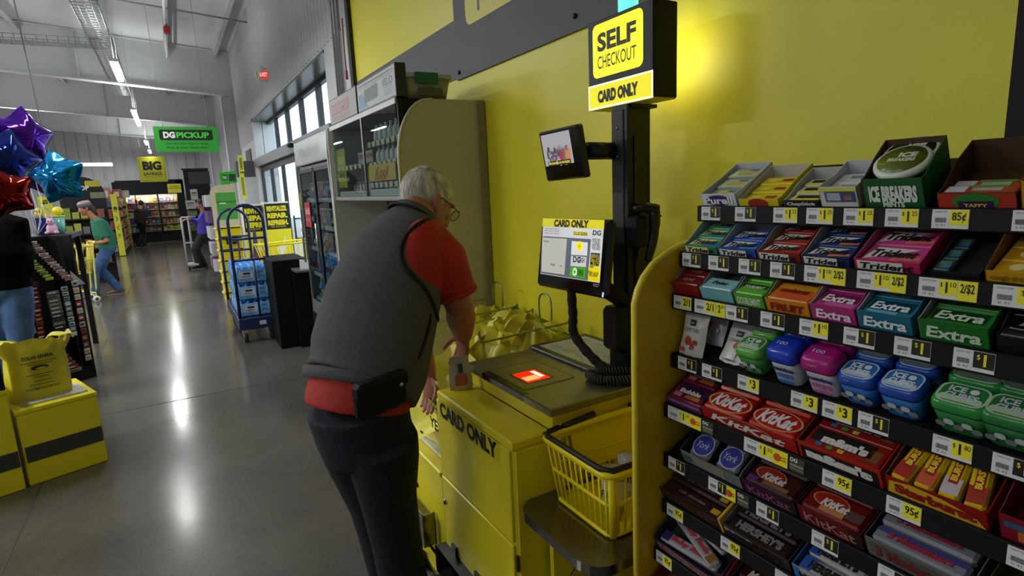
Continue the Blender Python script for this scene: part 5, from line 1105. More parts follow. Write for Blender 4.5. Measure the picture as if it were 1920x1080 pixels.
# armhole edge: ring round the sleeve where it leaves the vest
from mathutils.bvhtree import BVHTree
bv = BVHTree.FromObject(vo, bpy.context.evaluated_depsgraph_get()); zp = []; bv2 = BVHTree.FromObject(so, bpy.context.evaluated_depsgraph_get()); ap = []
for px_, py_ in [(p_.x, p_.y) for p_ in smooth_path([(824, 406, 0), (795, 414, 0), (770, 432, 0), (756, 452, 0), (751, 475, 0), (757, 498, 0), (772, 516, 0), (790, 533, 0), (805, 556, 0), (815, 580, 0), (820, 600, 0)], 4)]:
    d = (CF+CR*((px_-960)/FL)-CU*((py_-540)/FL)).normalized(); iv = vo.matrix_world.inverted(); hs_ = [h_[0] for h_ in (bv.ray_cast(iv @ CAM, d), bv2.ray_cast(iv @ CAM, d)) if h_[0] is not None]
    if hs_: ap.append(vo.matrix_world @ min(hs_, key=lambda p_: (vo.matrix_world @ p_-CAM).length))
if len(ap) > 4:      # black binding of the armhole, following the edge where fleece meets sleeve
    q = MB(); q.tube(ap, .0085, VTR, n=7); q.build('armhole_trim', vo)
for k in range(9):       # black zip of the side pocket, lying on the fleece
    d = CF+CR*((808-24*(k/8)**1.4-960)/FL)-CU*((588+86*k/8-540)/FL); iv = vo.matrix_world.inverted(); h_ = bv.ray_cast(iv @ CAM, d.normalized())
    if h_[0] is not None: zp.append(vo.matrix_world @ h_[0])
if len(zp) > 2:
    q = MB(); q.tube(zp, [.003]+[.007]*(len(zp)-2)+[.003], VTR, n=6); q.build('pocket_zip', vo)
DEN = mat('0d1220', rough=.85, var=.3, scale=7, bump=.3, bscale=90); 
b = MB(); b.tube([tor[0]+V((0, 0, .012)), hipc-V((0, 0, .05)), hipc-V((0, 0, .13))], [(.185, .158), (.18, .152), (.155, .13)], DEN, n=24, ref=RT)
leg(b, hipR-V((0, 0, .04)), knR, V((anR.x, anR.y, .05)), (.12, .118, .098, .09, .086), DEN, 18); leg(b, hipL-V((0, 0, .04)), knL, V((anL.x, anL.y, .05)), (.122, .116, .095, .088, .082), DEN, 18)
for kn, an in ((knR, anR), (knL, anL)):
    for k in range(3): b.tube([V((an.x, an.y, .075+.035*k))+V((0, 0, 0)), V((an.x, an.y, .09+.035*k))], [.088-.002*k]*2, DEN, n=14)
je = remesh(b, .009, 5).build('jeans', man)
for an, dd in ((anR, FW), (anL, FW*.9-RT*.2)): shoe(man, an, V(an)+dd, mat('2a2a2a', rough=.6), P('6a6a64'), 1.1)
LEA = mat('060607', rough=.6, spec=.25, bump=.2, bscale=200)
hp = at(714, 738, Y=1.615); q = MB(); fh = frame(hp, FW, (0, 0, 1))     # pouch on the belt at the right hip
q.box((0, -.005, 0), (.185, .11, .045), LEA, .016, T=fh); q.box((.0, .03, .006), (.19, .05, .048), LEA, .012, T=fh); q.cyl((.055, .018, .03), (.055, .018, .034), .007, CHROME, T=fh); q.build('belt_pouch', man)
# package in the right hand
pw = wrR+V(hdR).normalized()*.075; a = at(853, 655, Y=2.01); c = at(856, 716, Y=2.0)
pt = thing('snack_package', 'pale clear snack package held in the right hand of the person in vest', 'package', c)
fp_ = frame((pw*.4+a*.6).lerp(c, .6)-V((.01, .05, .01)), V((.97, -.24, 0)), (pw*.4+a*.6)-c); q = MB(fp_)
hh = ((pw*.4+a*.6)-c).length*1.15
q.grid(lambda u, v: V(((u-.5)*.085*(1+.1*math.sin(5*v)), (v-.5)*hh, .014*math.sin(PI*u)*math.sin(PI*min(1, v*1.1)))), 10, 14, P('c8c4bc', rough=.2)); q.grid(lambda u, v: V(((.5-u)*.085*(1+.1*math.sin(5*v)), (v-.5)*hh, -.014*math.sin(PI*u)*math.sin(PI*min(1, v*1.1)))), 10, 14, P('c8c4bc', rough=.2)); q.build('wrapper', pt)
q = MB(fp_); fq = M.Translation((0, 0, .0145)); q.panel(.05, hh*.35, fq, P('c06a48'), dy=-hh*.12, r=.015); q.panel(.018, hh*.25, fq, P('3a4470'), dx=.0, dy=hh*.2, lift=.001); q.panel(.06, hh*.12, fq, P('d8c890'), dy=-hh*.32, lift=.0008); q.build('print', pt)

# --- general standing or leaning figure for the people further off
def figure(lab, base, az, h, pel, chest, headc, headf, wr, ank, cols, skin=SKIN, group=None, vox=.012, sleeve=.5, hairlen=0, hat=None, knees=None, long_sleeve=False, belly=1.0):
    FW = V((math.cos(az), math.sin(az), 0)); RT = V((math.sin(az), -math.cos(az), 0)); s = h/1.75
    t = thing('person', lab, 'person', base, group=group); shirt, jeans, hairc, shoec = cols
    pel, chest, headc = V(pel), V(chest), V(headc); nk = chest.lerp(headc, .52)
    shp = chest+(headc-chest)*.16; shR, shL = shp+RT*.165*s, shp-RT*.165*s; b = MB()
    P_, R_ = headgeo(b, headc, headf, V((0, 0, 1))+FW*.15, s, skin)
    b.tube([chest, nk, headc], [.07*s, .056*s, .05*s], skin, n=10)
    b.tube([pel, pel.lerp(chest, .5), chest, shp], [(.15*s, .1*s), (.14*s*belly, .1*s*belly), (.16*s, .1*s), (.12*s, .07*s)], skin, n=14, ref=RT)
    els = []
    for sg, sh0, w0 in ((1, shR, wr[0]), (-1, shL, wr[1])):
        w0 = V(w0); d = w0-sh0; L_ = .58*s; off = math.sqrt(max(0, (L_/2)**2-(d.length/2)**2)); el = (sh0+w0)/2+(V((0, 0, -1))*.8-FW*.5+RT*sg*.4).normalized()*off
        els.append((sh0, el, w0)); b.tube([sh0-RT*sg*.05, sh0, sh0.lerp(el, .5), el, el.lerp(w0, .35), w0], [.045*s, .05*s, .045*s, .038*s, .04*s, .026*s], skin, n=10)
        hand(b, w0, (w0-el).normalized()+V((0, 0, -.25)), V((0, 0, -1))+FW*.2, -RT*sg, s*1.05, .5, skin, thick=1.25)
    kn = []
    for sg, an in ((1, ank[0]), (-1, ank[1])):
        hp_ = pel+RT*sg*.085*s-V((0, 0, .08*s)); an = V(an); d = an-hp_; off = math.sqrt(max(0, (.43*s)**2-(d.length/2)**2)) if d.length < .86*s else 0
        k_ = (hp_+an)/2+FW*off; kn.append((hp_, k_, an)); leg(b, hp_, k_, an, (.07*s, .068*s, .05*s, .048*s, .035*s), skin, 10)
    remesh(b, vox*.75, 2).build('body', t); face_bits(P_, R_, s, t)
    b = MB(); b.tube([pel-V((0, 0, .09*s)), pel, pel.lerp(chest, .5), chest, shp, shp.lerp(nk, .45)], [(.185*s, .14*s), (.175*s, .135*s), (.172*s*belly, .135*s*belly), (.185*s, .13*s), (.15*s, .1*s), (.075*s, .07*s)], shirt, n=18, ref=RT)
    for sh0, el, w0 in els:
        sg = 1 if (sh0-shp).dot(RT) > 0 else -1
        if long_sleeve: b.tube([sh0-RT*sg*.07, sh0, sh0.lerp(el, .5), el, el.lerp(w0, .85)], [.075*s, .072*s, .062*s, .055*s, .042*s], shirt, n=12)
        else: b.tube([sh0-RT*sg*.07, sh0, sh0.lerp(el, .8)], [.078*s, .075*s, .07*s], shirt, n=12)
    remesh(b, vox, 3).build('shirt', t)
    b = MB(); b.tube([pel+V((0, 0, .02)), pel-V((0, 0, .06*s)), pel-V((0, 0, .14*s))], [(.165*s, .125*s), (.175*s, .14*s), (.15*s, .12*s)], jeans, n=16, ref=RT)
    for hp_, k_, an in kn: leg(b, hp_, k_, V((an.x, an.y, an.z-.03)), (.098*s, .098*s, .078*s, .074*s, .072*s), jeans, 12)
    remesh(b, vox, 3).build('trousers', t)
    for (_, _, an) in kn: shoe(t, an, an+FW, shoec, P('8a8478'), s)
    q = hair_shell(P_, hairc, s, vol=1.08); q.build('hair', t)
    if hairlen:
        b = MB(); b.tube([P_(0, -.07, .06), P_(0, -.1, -.02), P_(0, -.1, -.1), P_(0, -.085, -hairlen)], [(.05*s, .04*s), (.07*s, .045*s), (.075*s, .04*s), (.04*s, .02*s)], hairc, n=12, ref=R_.col[0]); b.build('long_hair', t)
    if hat:
        q = MB(); n = 24
        R1 = [[P_(.083*k_*math.cos(i*2*PI/n), -.01+.103*k_*math.sin(i*2*PI/n), z) for i in range(n)] for k_, z in ((1.0, .05), (1.02, .075), (.97, .105), (.75, .128), (.1, .136))]
        q.rings(R1, hat[0]); hq = q.build('cap', t)
        q = MB(); q.rings([[P_(.086*math.cos(i*2*PI/n), -.01+.106*math.sin(i*2*PI/n), z) for i in range(n)] for z in (.045, .085)], hat[1], cap=False); q.build('cap_band', hq)
    return t, P_
JN = mat('3c5c8c', rough=.85, var=.3, scale=9, bump=.2)
gb = at(190, 556, Z=0); gY = 12.1
wl = at(176, 458, Y=gY-.1); 
figure('person in green tee shirt and cap pushing a yellow cart down the aisle', (gb.x, gY, 0), math.radians(197), 1.7, at(201, 456, Y=gY), at(186, 420, Y=gY), at(160, 391, Y=gY), (-1, -.25, -.25),
       (wl+V((-.03, .28, .02)), wl+V((.02, -.06, .02))), (V((at(222, 545, Y=gY).x, gY+.2, .1)), V((at(178, 545, Y=gY).x, gY-.05, .1))), (mat('1f6a50', rough=.8, var=.12, bump=.2), JN, mat('3a2a20', rough=.7), mat('6a4838', rough=.7)), hairlen=.14, hat=(P('a08890'), P('5c5c66')), vox=.011, belly=1.15)
pY = 15.2; wl = at(352, 411, Y=pY)
figure('person in purple jacket with long brown hair at a tall white cart', (at(378, 503, Y=pY).x, pY, 0), math.radians(185), 1.62, at(380, 432, Y=pY), at(383, 405, Y=pY), at(376, 383, Y=pY), (-1, -.1, -.15),
       (wl+V((.0, -.1, 0)), wl+V((0, .15, 0))), (V((at(374, 500, Y=pY).x, pY-.06, .1)), V((at(384, 500, Y=pY).x, pY+.12, .1))), (mat('3a2a9c', rough=.7, var=.15), mat('121016', rough=.8), mat('2a1a12', rough=.6), BLK), hairlen=.2, vox=.014, long_sleeve=True)
fY = 24.5
figure('dark clothed person standing by the lit freezer doors far down the aisle', (at(262, 450, Y=fY).x, fY, 0), math.radians(60), 1.72, at(264, 414, Y=fY), at(264, 396, Y=fY), at(265, 382, Y=fY), (.5, .8, -.1),
       (at(270, 417, Y=fY), at(262, 418, Y=fY)), (V((at(262, 452, Y=fY).x-.08, fY, .1)), V((at(262, 452, Y=fY).x+.12, fY+.05, .1))), (mat('2a1c1a', rough=.8), mat('181416', rough=.8), mat('1a1412', rough=.6), BLK), vox=.02, long_sleeve=True)
dY = 5.6
figure('person in black jacket and blue jeans at left edge under the balloons', (at(-10, 620, Y=dY).x, dY, 0), math.radians(75), 1.78, at(2, 520, Y=dY), at(-14, 430, Y=dY), at(-34, 365, Y=dY), (.2, .9, -.1),
       (at(45, 545, Y=dY+.1), at(-30, 520, Y=dY+.2)), (V((at(26, 640, Y=dY).x, dY-.05, .1)), V((at(-12, 640, Y=dY).x, dY+.15, .1))), (mat('050506', rough=.95, var=.2, spec=.1), JN, mat('1a1412', rough=.6), BLK), vox=.014, long_sleeve=True, belly=1.35)
# ================================================================ tobacco cabinet beside the bagging counter
BEI = mat('bab8a0', rough=.5, var=.03, scale=3); CABW = mat('c9c8c4', rough=.4, var=.03); DKI = mat('5c5a54', rough=.6)
tc_ = thing('display_cabinet', 'tall beige display cabinet with glass doors and a curved end panel', 'cabinet', (1.35, 3.75, 0))
q = MB(); cp = [(1.6, 0), (1.6, 2.088), (1.3, 2.086)]
for k in range(9):
    a = PI/2*k/8; cp.append((1.273-.19*math.sin(a), 1.763+.32*math.cos(a)))
cp += [(1.083, 1.5), (1.083, 0)]
q.prism(cp, -.011, .011, BEI, T=frame((0, 3.003, 0), (1, 0, 0), (0, 0, 1))); q.build('end_panel', tc_)
q = MB(); q.tube([V((x, 2.99, z)) for x, z in cp[2:]], .006, mat('d8d2bc', rough=.4), n=6); q.build('panel_edging', tc_)
q = MB(); q.bx((1.575, 2.975, 0), (1.615, 3.02, 2.085), mat('8e865c', rough=.5)); q.build('wall_strip', tc_)
q = MB(); q.bx((1.11, 3.016, 1.56), (1.6, 3.034, 2.086), BLK); q.bx((1.11, 3.016, 2.07), (1.6, 4.5, 2.088), BLK); q.build('black_side', tc_)
q = MB(); q.bx((1.56, 3.03, 1.56), (1.6, 4.5, 2.07), CABW); q.bx((1.11, 3.03, 1.545), (1.6, 4.5, 1.562), CABW); q.bx((1.11, 4.475, 1.56), (1.6, 4.5, 2.088), CABW); q.build('carcass', tc_)
q = MB(); q.bx((1.1, 3.03, 2.062), (1.112, 4.5, 2.092), mat('d8d8d6', rough=.35)); q.bx((1.1, 3.03, 1.55), (1.112, 4.5, 1.572), mat('b8b8b6', rough=.3, metal=.5)); q.build('face_frame', tc_)
q = MB(); q.bx((1.1, 3.67, 1.572), (1.11, 3.695, 2.062), mat('6a6a6c', rough=.3, metal=.6)); q.build('door_stile', tc_)
for a, b in ((3.04, 3.67), (3.695, 4.47)):
    q = MB(); q.bx((1.102, a, 1.575), (1.106, b, 2.06), GL('e8eeee', .01)); q.build('glass_door', tc_)
q = MB(); q.bx((1.083, 4.5, 0), (1.6, 4.53, 2.088), CABW); q.tube([(1.083, 4.53, 2.08), (1.075, 4.53, 1.9), (1.085, 4.54, 1.6), (1.083, 4.54, .9)], .008, mat('e8e6de', rough=.35), n=6); q.build('far_side', tc_)
q = MB(); q.bx((1.5, 3.03, .9), (1.58, 4.5, 1.55), DKI); q.build('recess_back', tc_)
q = MB(); q.bx((1.09, 3.03, .0), (1.58, 4.5, .9), mat('a49c80', rough=.5)); q.build('base_unit', tc_)
SHF = mat('a8aaa8', rough=.35)
for a, b, z in ((3.04, 3.67, 1.905), (3.04, 3.67, 1.78), (3.04, 3.67, 1.655), (3.7, 4.47, 1.79)):
    q = MB(); q.bx((1.13, a, z-.008), (1.55, b, z), SHF); o = q.build('shelf', tc_)
    n = 7
    for k in range(n):
        yy = b-(k+.5)*(b-a)/n; h = MB(); h.bx((1.124, yy-.028, z-.03), (1.13, yy+.028, z+.002), P('cfcaa0' if z > 1.7 else 'c8c4b0')); h.build('price_tag', o)
q = MB(); q.bx((1.118, 3.04, 1.575), (1.124, 3.66, 1.615), P('c8ccc8'))
fr = FRX(3.35, 1.595, 1.1175)
for k in range(9): q.panel(.035, .022, fr, P('a8b8a8'), dx=-.27+k*.067)
q.build('tag_strip', tc_)
q = MB(); q.bx((1.118, 3.72, 1.575), (1.124, 4.42, 1.612), P('c4c4c0')); fr = FRX(4.07, 1.594, 1.1175)
for k in range(8): q.panel(.045, .02, fr, P('b0a8a8'), dx=-.3+k*.085)
q.build('tag_strip', tc_)
q = MB(); q.bx((1.118, 3.15, 1.665), (1.124, 3.665, 1.765), P('d8b83c')); fr = FRX(3.42, 1.715, 1.1175); q.text('Kool', .26, .06, fr, P('b84a28'), bold=.03, shear=.3, dx=.02); q.text('menthol', .2, .02, fr, P('5a4a28'), dx=-.02, dy=-.035); q.panel(.06, .05, fr, P('e0d020'), dx=-.22, dy=-.01); q.build('banner', tc_)
GLS = mat('e0e2e2', rough=.12, var=.08, spec=.7); first = None
def clones(n, mk, pos, lab, group):
    root = None
    for i, p_ in enumerate(pos):
        if root is None: root = mk(p_, lab(i), group)
        else: dup(root, p_, 0, lab(i), group)
ORDL = ('first', 'second', 'third', 'fourth', 'fifth', 'sixth', 'seventh', 'eighth')
def jar(p_, lab, grp, col=GLS, h=.1, r=.026, cap='d0d0d0'):
    t = thing('glass_bottle', lab, 'bottle', p_, group=grp); p_ = V(p_)
    q = MB(); q.lathe([(r*.9, 0), (r, .005), (r, h*.55), (r*.45, h*.75), (r*.4, h*.92)], col, c=p_, n=12); q.build('bottle_body', t)
    q = MB(); q.lathe([(r*.45, h*.9), (r*.45, h), (r*.4, h+.002)], P(cap), c=p_, n=10); q.build('cap', t); return t
clones(6, jar, [(1.17, 3.58-.09*k, 1.906) for k in range(6)], lambda i: 'small clear bottle on top shelf of the right glass door, %s from left' % ORDL[i], 'clear bottles on the top shelf')
clones(6, jar, [(1.17, 3.56-.088*k, 1.781) for k in range(6)], lambda i: 'small clear bottle on the middle shelf above the yellow banner, %s from left' % ORDL[i], 'clear bottles on the middle shelf')
clones(6, lambda p_, l, g: jar(p_, l, g, mat('1c1820', rough=.2), .075, .024, '2a2a2a'), [(1.2, 3.42-.066*k, 1.58) for k in range(6)], lambda i: 'small dark bottle with yellow tag below the banner, %s from left' % ORDL[i], 'dark bottles below the banner')
for k in range(5):
    q = MB(); q.bx((1.15, 3.4-.066*k, 1.616), (1.154, 3.445-.066*k, 1.65), P('c8c030')); fr = FRX(3.4225-.066*k, 1.633, 1.1495); q.panel(.03, .018, fr, PK); q.build('hang_tag', tc_)
q = MB(); q.bx((1.2, 3.48, 1.58), (1.35, 3.6, 1.65), P('b04a28')); q.build('orange_packet', label='orange packet standing at left of the dark bottles behind glass', cat='packet')
def pack(p_, lab, grp, col='b8aca4', w_=.05, h=.08, d=.03, acc='a03828'):
    t = thing('cigarette_pack', lab, 'pack', p_, group=grp); x, y, z = p_
    q = MB(); q.bx((x, y-w_/2, z), (x+d, y+w_/2, z+h), P(col), .003); q.build('box', t)
    q = MB(); fr = FRX(y, z+h*.6, x-.0005); q.panel(w_*.8, h*.35, fr, P(acc)); q.panel(w_*.5, h*.1, fr, P('e0dcd4'), dy=-h*.35); q.build('print', t); return t
clones(7, pack, [(1.17, 4.02-.056*k, 1.792) for k in range(6)], lambda i: 'pale pack with red band behind left glass door, %s from left on upper shelf' % ORDL[i], 'packs behind the left glass door')
clones(5, lambda p_, l, g: pack(p_, l, g, '4a4a4c', .06, .1, .03, 'b8b0a0'), [(1.17, 4.2-.075*k, 1.576) for k in range(6)], lambda i: 'dark pack behind the left glass door, %s from left on lower shelf' % ORDL[i], 'dark packs behind the left glass door')
q = MB(); q.bx((1.125, 4.22, 1.64), (1.13, 4.46, 1.92), P('9ca02c')); fr = FRX(4.34, 1.78, 1.1245); q.panel(.18, .06, fr, P('c8c850'), dy=.06); q.panel(.14, .03, fr, P('70741c'), dy=-.05); q.build('poster', tc_)
# header boards on top
def header(y0, y1, z0, z1, lab, fn, x=1.11, th=.06, name='header_sign'):
    t = thing(name, lab, 'sign', (x+.03, (y0+y1)/2, z0))
    q = MB(); q.bx((x, y0, z0), (x+th, y1, z1), mat('2c2c30', rough=.4)); q.build('sign_case', t)
    q = MB(); fr = FRX((y0+y1)/2, (z0+z1)/2, x-.0005); w_, h = y1-y0-.015, z1-z0-.015; fn(q, fr, w_, h); q.build('sign_face', t); return t
def f_velo(q, fr, w_, h):
    q.panel(w_, h, fr, P('c4c6cc')); q.text('VELO', w_*.24, h*.26, fr, P('5a5c66'), bold=-.0, dx=w_*.32, dy=h*.08, lift=.001)
    for k in range(4): q.panel(w_*.1, h*.5, fr, P('7c8088'), r=.02, dx=-w_*.25+k*w_*.09, dy=-h*.05+k*h*.01, lift=.0008+k*.0002)
    q.add([(-w_*.48, -h*.45, .0006), (-w_*.2, -h*.45, .0006), (-w_*.36, h*.1, .0006), (-w_*.48, h*.1, .0006)], [(0, 1, 2, 3)], P('8aa4c0'), T=fr)
    q.panel(w_*.94, h*.05, fr, P('9a9ca2'), dy=h*.4, lift=.0007); q.panel(w_*.9, h*.03, fr, P('9a9ca2'), dy=h*.3, lift=.0007)
    for k in range(4): q.panel(w_*.2, h*.025, fr, P('9098a4'), dx=w_*.33, dy=-h*(.1+.08*k), lift=.0007)
    q.text('WARNING: This product contains nicotine.', w_*.8, h*.07, fr, P('6a6c74'), dy=h*.38, lift=.0012)
header(3.02, 3.735, 2.098, 2.27, 'pale header board lettered VELO on top of the glass cabinet', f_velo)
def f_red(q, fr, w_, h):
    q.panel(w_, h, fr, P('b4b0b0')); q.panel(w_*.7, h*.5, fr, P('b4888c'), dx=-w_*.1, dy=h*.05, lift=.0006); q.text('STOP AND SMOKE', w_*.6, h*.26, fr, P('c8c0c0'), bold=.02, dx=-w_*.1, dy=h*.05, lift=.0012)
    for k in range(3): q.panel(w_*.7, h*.03, fr, P('9a7478'), dx=-w_*.1, dy=-h*(.28+.07*k), lift=.0006)
header(3.76, 4.46, 2.098, 2.275, 'faded pink and grey header board left of the VELO board', f_red)
tbx = thing('storage_tub', 'clear plastic storage tub with green latches on top of the cabinet', 'tub', (1.3, 3.2, 2.09))
q = MB(); TBM = mat('a8ac96', rough=.25, var=.1)
q.rings([[V((1.3+x, 3.2+y, z)) for x, y in rrect(w_, d_, .03, 4)] for w_, d_, z in ((.24, .3, 2.09), (.28, .34, 2.2))], TBM); q.build('tub_body', tbx)
q = MB(); q.prism(rrect(.3, .36, .03, 4), 2.2, 2.222, mat('b8baa8', rough=.25), T=M.Translation((1.3, 3.2, 0))); q.build('lid', tbx)
q = MB(); q.bx((1.22, 3.005, 2.17), (1.35, 3.025, 2.226), P('1c6c4c')); q.build('latch', tbx); q = MB(); q.bx((1.24, 3.02, 2.105), (1.38, 3.03, 2.15), P('5c5a48')); q.build('contents_card', tbx)

# cooler with glass doors
co = thing('drinks_cooler', 'tall glass door drinks cooler with a silver header beyond the cabinet', 'cooler', (1.38, 5.2, 0))
CG = mat('8a8c8e', rough=.35, metal=.5); Y0, Y1 = 4.6, 5.86
q = MB(); q.bx((1.58, Y0, .1), (1.61, Y1, 1.84), mat('2a2c30', rough=.5)); q.bx((1.12, Y1-.02, .1), (1.6, Y1, 1.84), CG); q.bx((1.12, Y0, .1), (1.6, Y0+.02, 1.84), CG); q.bx((1.12, Y0, 1.82), (1.6, Y1, 1.86), CG); q.build('carcass', co)
q = MB(); q.bx((1.1, Y0, .06), (1.6, Y1, .53), CG); q.bx((1.095, Y0, .2), (1.1, Y1, .45), BLK); q.build('base', co)
mid = 5.22
for a, b in ((Y0, mid), (mid, Y1)):
    q = MB(); q.bx((1.1, a+.004, .53), (1.12, a+.03, 1.83), FRM); q.bx((1.1, b-.03, .53), (1.12, b-.004, 1.83), CG if b == Y1 else FRM); q.bx((1.1, a, .53), (1.12, b, .58), CG); q.bx((1.1, a, 1.8), (1.12, b, 1.83), FRM); d = q.build('door', co)
    q = MB(); q.bx((1.108, a+.03, .58), (1.112, b-.03, 1.8), GL('dfe8ea', .01)); q.build('pane', d)
    q = MB(); q.cyl((1.07, b-.05, .95), (1.07, b-.05, 1.35), .01, CHROME, n=8); q.build('handle', d)
q = MB(); q.bx((1.1, 5.5, 1.3), (1.104, 5.74, 1.53), P('a81c24')); fr = FRX(5.62, 1.415, 1.0995); q.text('2 for $3', .18, .07, fr, P('e8c8c8'), dy=.03, bold=.03); q.text('ANY SIZE', .17, .03, fr, P('e0b8b8'), dy=-.05); q.build('red_sign', co)
rg = random.Random(5); cols5 = ('7a5c3c', 'a08860', '902a2c', 'b8b0a0', '2c5a88', '3a78b8', '26503c')
for li, z in enumerate((.6, .85, 1.1, 1.32, 1.56)):
    q = MB(); q.bx((1.15, Y0+.02, z-.012), (1.56, Y1-.02, z), mat('9a9c9e', rough=.3, metal=.5)); o = q.build('shelf', co)
    h = MB(); h.bx((1.143, Y0+.03, z-.03), (1.15, Y1-.03, z+.006), P('b8b8b0')); h.build('price_rail', o)
    root = None
    for k in range(12):
        y = Y1-.08-k*.098; c_ = P(rg.choice(cols5 if li > 1 else ('3a84c8', '4a94d8', '8ab8dc', '2c6cb0')), rough=.2)
        hh = .17 if li < 2 else .14
        t = thing('drink_bottle', '%s on the %s cooler shelf, %s from the far end' % ('blue water bottle' if li < 2 else 'coloured drink bottle', ('lowest', 'second lowest', 'middle', 'second highest', 'highest')[li], nth(k)), 'bottle', (1.2, y, z), group='bottles on cooler shelf %d' % (5-li))
        q = MB(); q.lathe([(.03, 0), (.034, .01), (.034, hh*.6), (.016, hh*.88), (.014, hh)], c_, c=(1.2, y, z), n=10); q.build('bottle_body', t)
        q = MB(); q.lathe([(.0346, hh*.2), (.0346, hh*.5)], P(rg.choice(('d8d8d0', 'b83030', '305090', 'd0b040'))), c=(1.2, y, z), n=10, cap=False); q.lathe([(.015, hh*.97), (.015, hh*1.08), (.012, hh*1.09)], P('d8d8d8'), c=(1.2, y, z), n=8); q.build('bottle_label', t)
def f_silver(q, fr, w_, h):
    q.panel(w_, h, fr, mat('a8a9ac', rough=.25, metal=.4, var=.1, scale=20, stretch=(1, 8, 1)))
    for k in range(14): q.panel(w_*.012, h*(.35+.3*math.sin(k*1.7)**2), fr, P('6e7074'), dx=-w_*.36+k*w_*.05, dy=h*.05*math.sin(k), lift=.0006)
    q.text('Marlboro', w_*.6, h*.4, fr, P('8a8c90'), lift=.001)
header(4.56, 5.9, 1.865, 2.09, 'silver header board with thin upright lines on top of the drinks cooler', f_silver, x=1.09, th=.09)

# black stand with grey shelf
bs = thing('black_stand', 'plain black box stand with a small grey tray by the drinks cooler', 'stand', (1.0, 6.6, 0))
q = MB(); q.bx((.82, 6.28, 0), (1.17, 6.95, .94), mat('060607', rough=.7, var=.1, spec=.2), .006); q.build('stand_body', bs)
q = MB(); q.bx((1.0, 5.98, .83), (1.17, 6.28, .85), mat('8a8a8a', rough=.3, metal=.5)); q.bx((1.01, 6.2, .0), (1.17, 6.285, .83), mat('060607', rough=.7, spec=.2)); q.build('tray', bs)
q = MB(); q.prism([(0, 0), (.1, 0), (.1, .09), (0, .1)], -.002, .002, P('d8d8d8'), T=frame((1.06, 6.1, .852), (.9, -.3, 0), (.05, .15, 1))); q.build('white_card', label='blank white card standing on the small grey tray', cat='card')
# post with a yellow tag
ps = thing('post_sign', 'black post with a small yellow tag in front of the bright door', 'sign', (1.2, 7.6, 0))
a = at(573, 440, Y=7.6); b = at(568, 385, Y=7.6)
q = MB(); q.cyl((a.x, 7.6, 0), (b.x, 7.6, b.z), .018, BLK, n=8); q.lathe([(.12, 0), (.12, .015), (.02, .03)], BLK, c=(a.x, 7.6, 0)); q.build('pole', ps)
q = MB(); q.bx((b.x-.035, 7.56, b.z-.05), (b.x+.035, 7.58, b.z+.16), P('8a8a2a')); fr = frame((b.x, 7.5595, b.z+.055), (1, 0, 0), (0, 0, 1)); q.text('DG', .04, .05, fr, PK); q.panel(.05, .03, fr, PK, dy=-.06); q.build('tag', ps)

# blue hoop cart with water
BLU = mat('12204e', rough=.4, var=.1)
bcart = thing('platform_cart', 'dark blue platform cart with two tall hoops loaded with bottled water', 'cart', (.67, 7.4, 0))
cx0, cx1, cy0, cy1 = .48, .87, 6.75, 8.35
q = MB(); q.bx((cx0, cy0, .16), (cx1, cy1, .29), BLU, .006); q.build('deck', bcart)
q = MB(); fr = frame((.72, cy0-.0005, .225), (1, 0, 0), (0, 0, 1)); q.panel(.07, .045, fr, P('c0c4c8')); q.build('sticker', bcart)
def hoop(y, top, bars_):
    xs0, xs1 = cx0+.02, cx1-.02; r = (xs1-xs0)/2; zc = top-r
    pts = [V((xs0, y, .28)), V((xs0, y, .8))]+[V(((xs0+xs1)/2-r*math.cos(k*PI/12), y, zc+r*math.sin(k*PI/12))) for k in range(13)]+[V((xs1, y, .8)), V((xs1, y, .28))]
    q = MB(); q.tube(pts, .017, BLU, n=10); o = q.build('hoop', bcart)
    for z in bars_: q = MB(); q.cyl((xs0, y, z), (xs1, y, z), .013, BLU, n=8); q.build('cross_bar', o)
    q = MB(); q.cyl(((xs0+xs1)/2+.03, y, .28), ((xs0+xs1)/2+.03, y, bars_[-1]), .012, BLU, n=8); q.build('upright', o)
hoop(cy0+.03, 1.52, (1.16, .93)); hoop(cy1-.05, 1.46, (.92, 1.1))
for x, y in ((cx0+.06, cy0+.12), (cx1-.06, cy0+.12), (cx0+.06, cy1-.12), (cx1-.06, cy1-.12), (cx0+.06, 7.5)):
    q = MB(); q.cyl((x-.02, y, .06), (x+.02, y, .06), .058, mat('2c2a28', rough=.6), n=16); q.cyl((x-.022, y, .06), (x+.022, y, .06), .025, CHROME, n=10); q.bx((x-.03, y-.03, .1), (x+.03, y+.03, .16), CHROME); q.build('caster', bcart)
WB = mat('4c94dc', rough=.12, var=.25, scale=30, spec=.7); WL = P('c8d4e4'); FILM = mat('78b0e8', rough=.1, spec=.7, var=.3, scale=25, bump=.5, bscale=30)
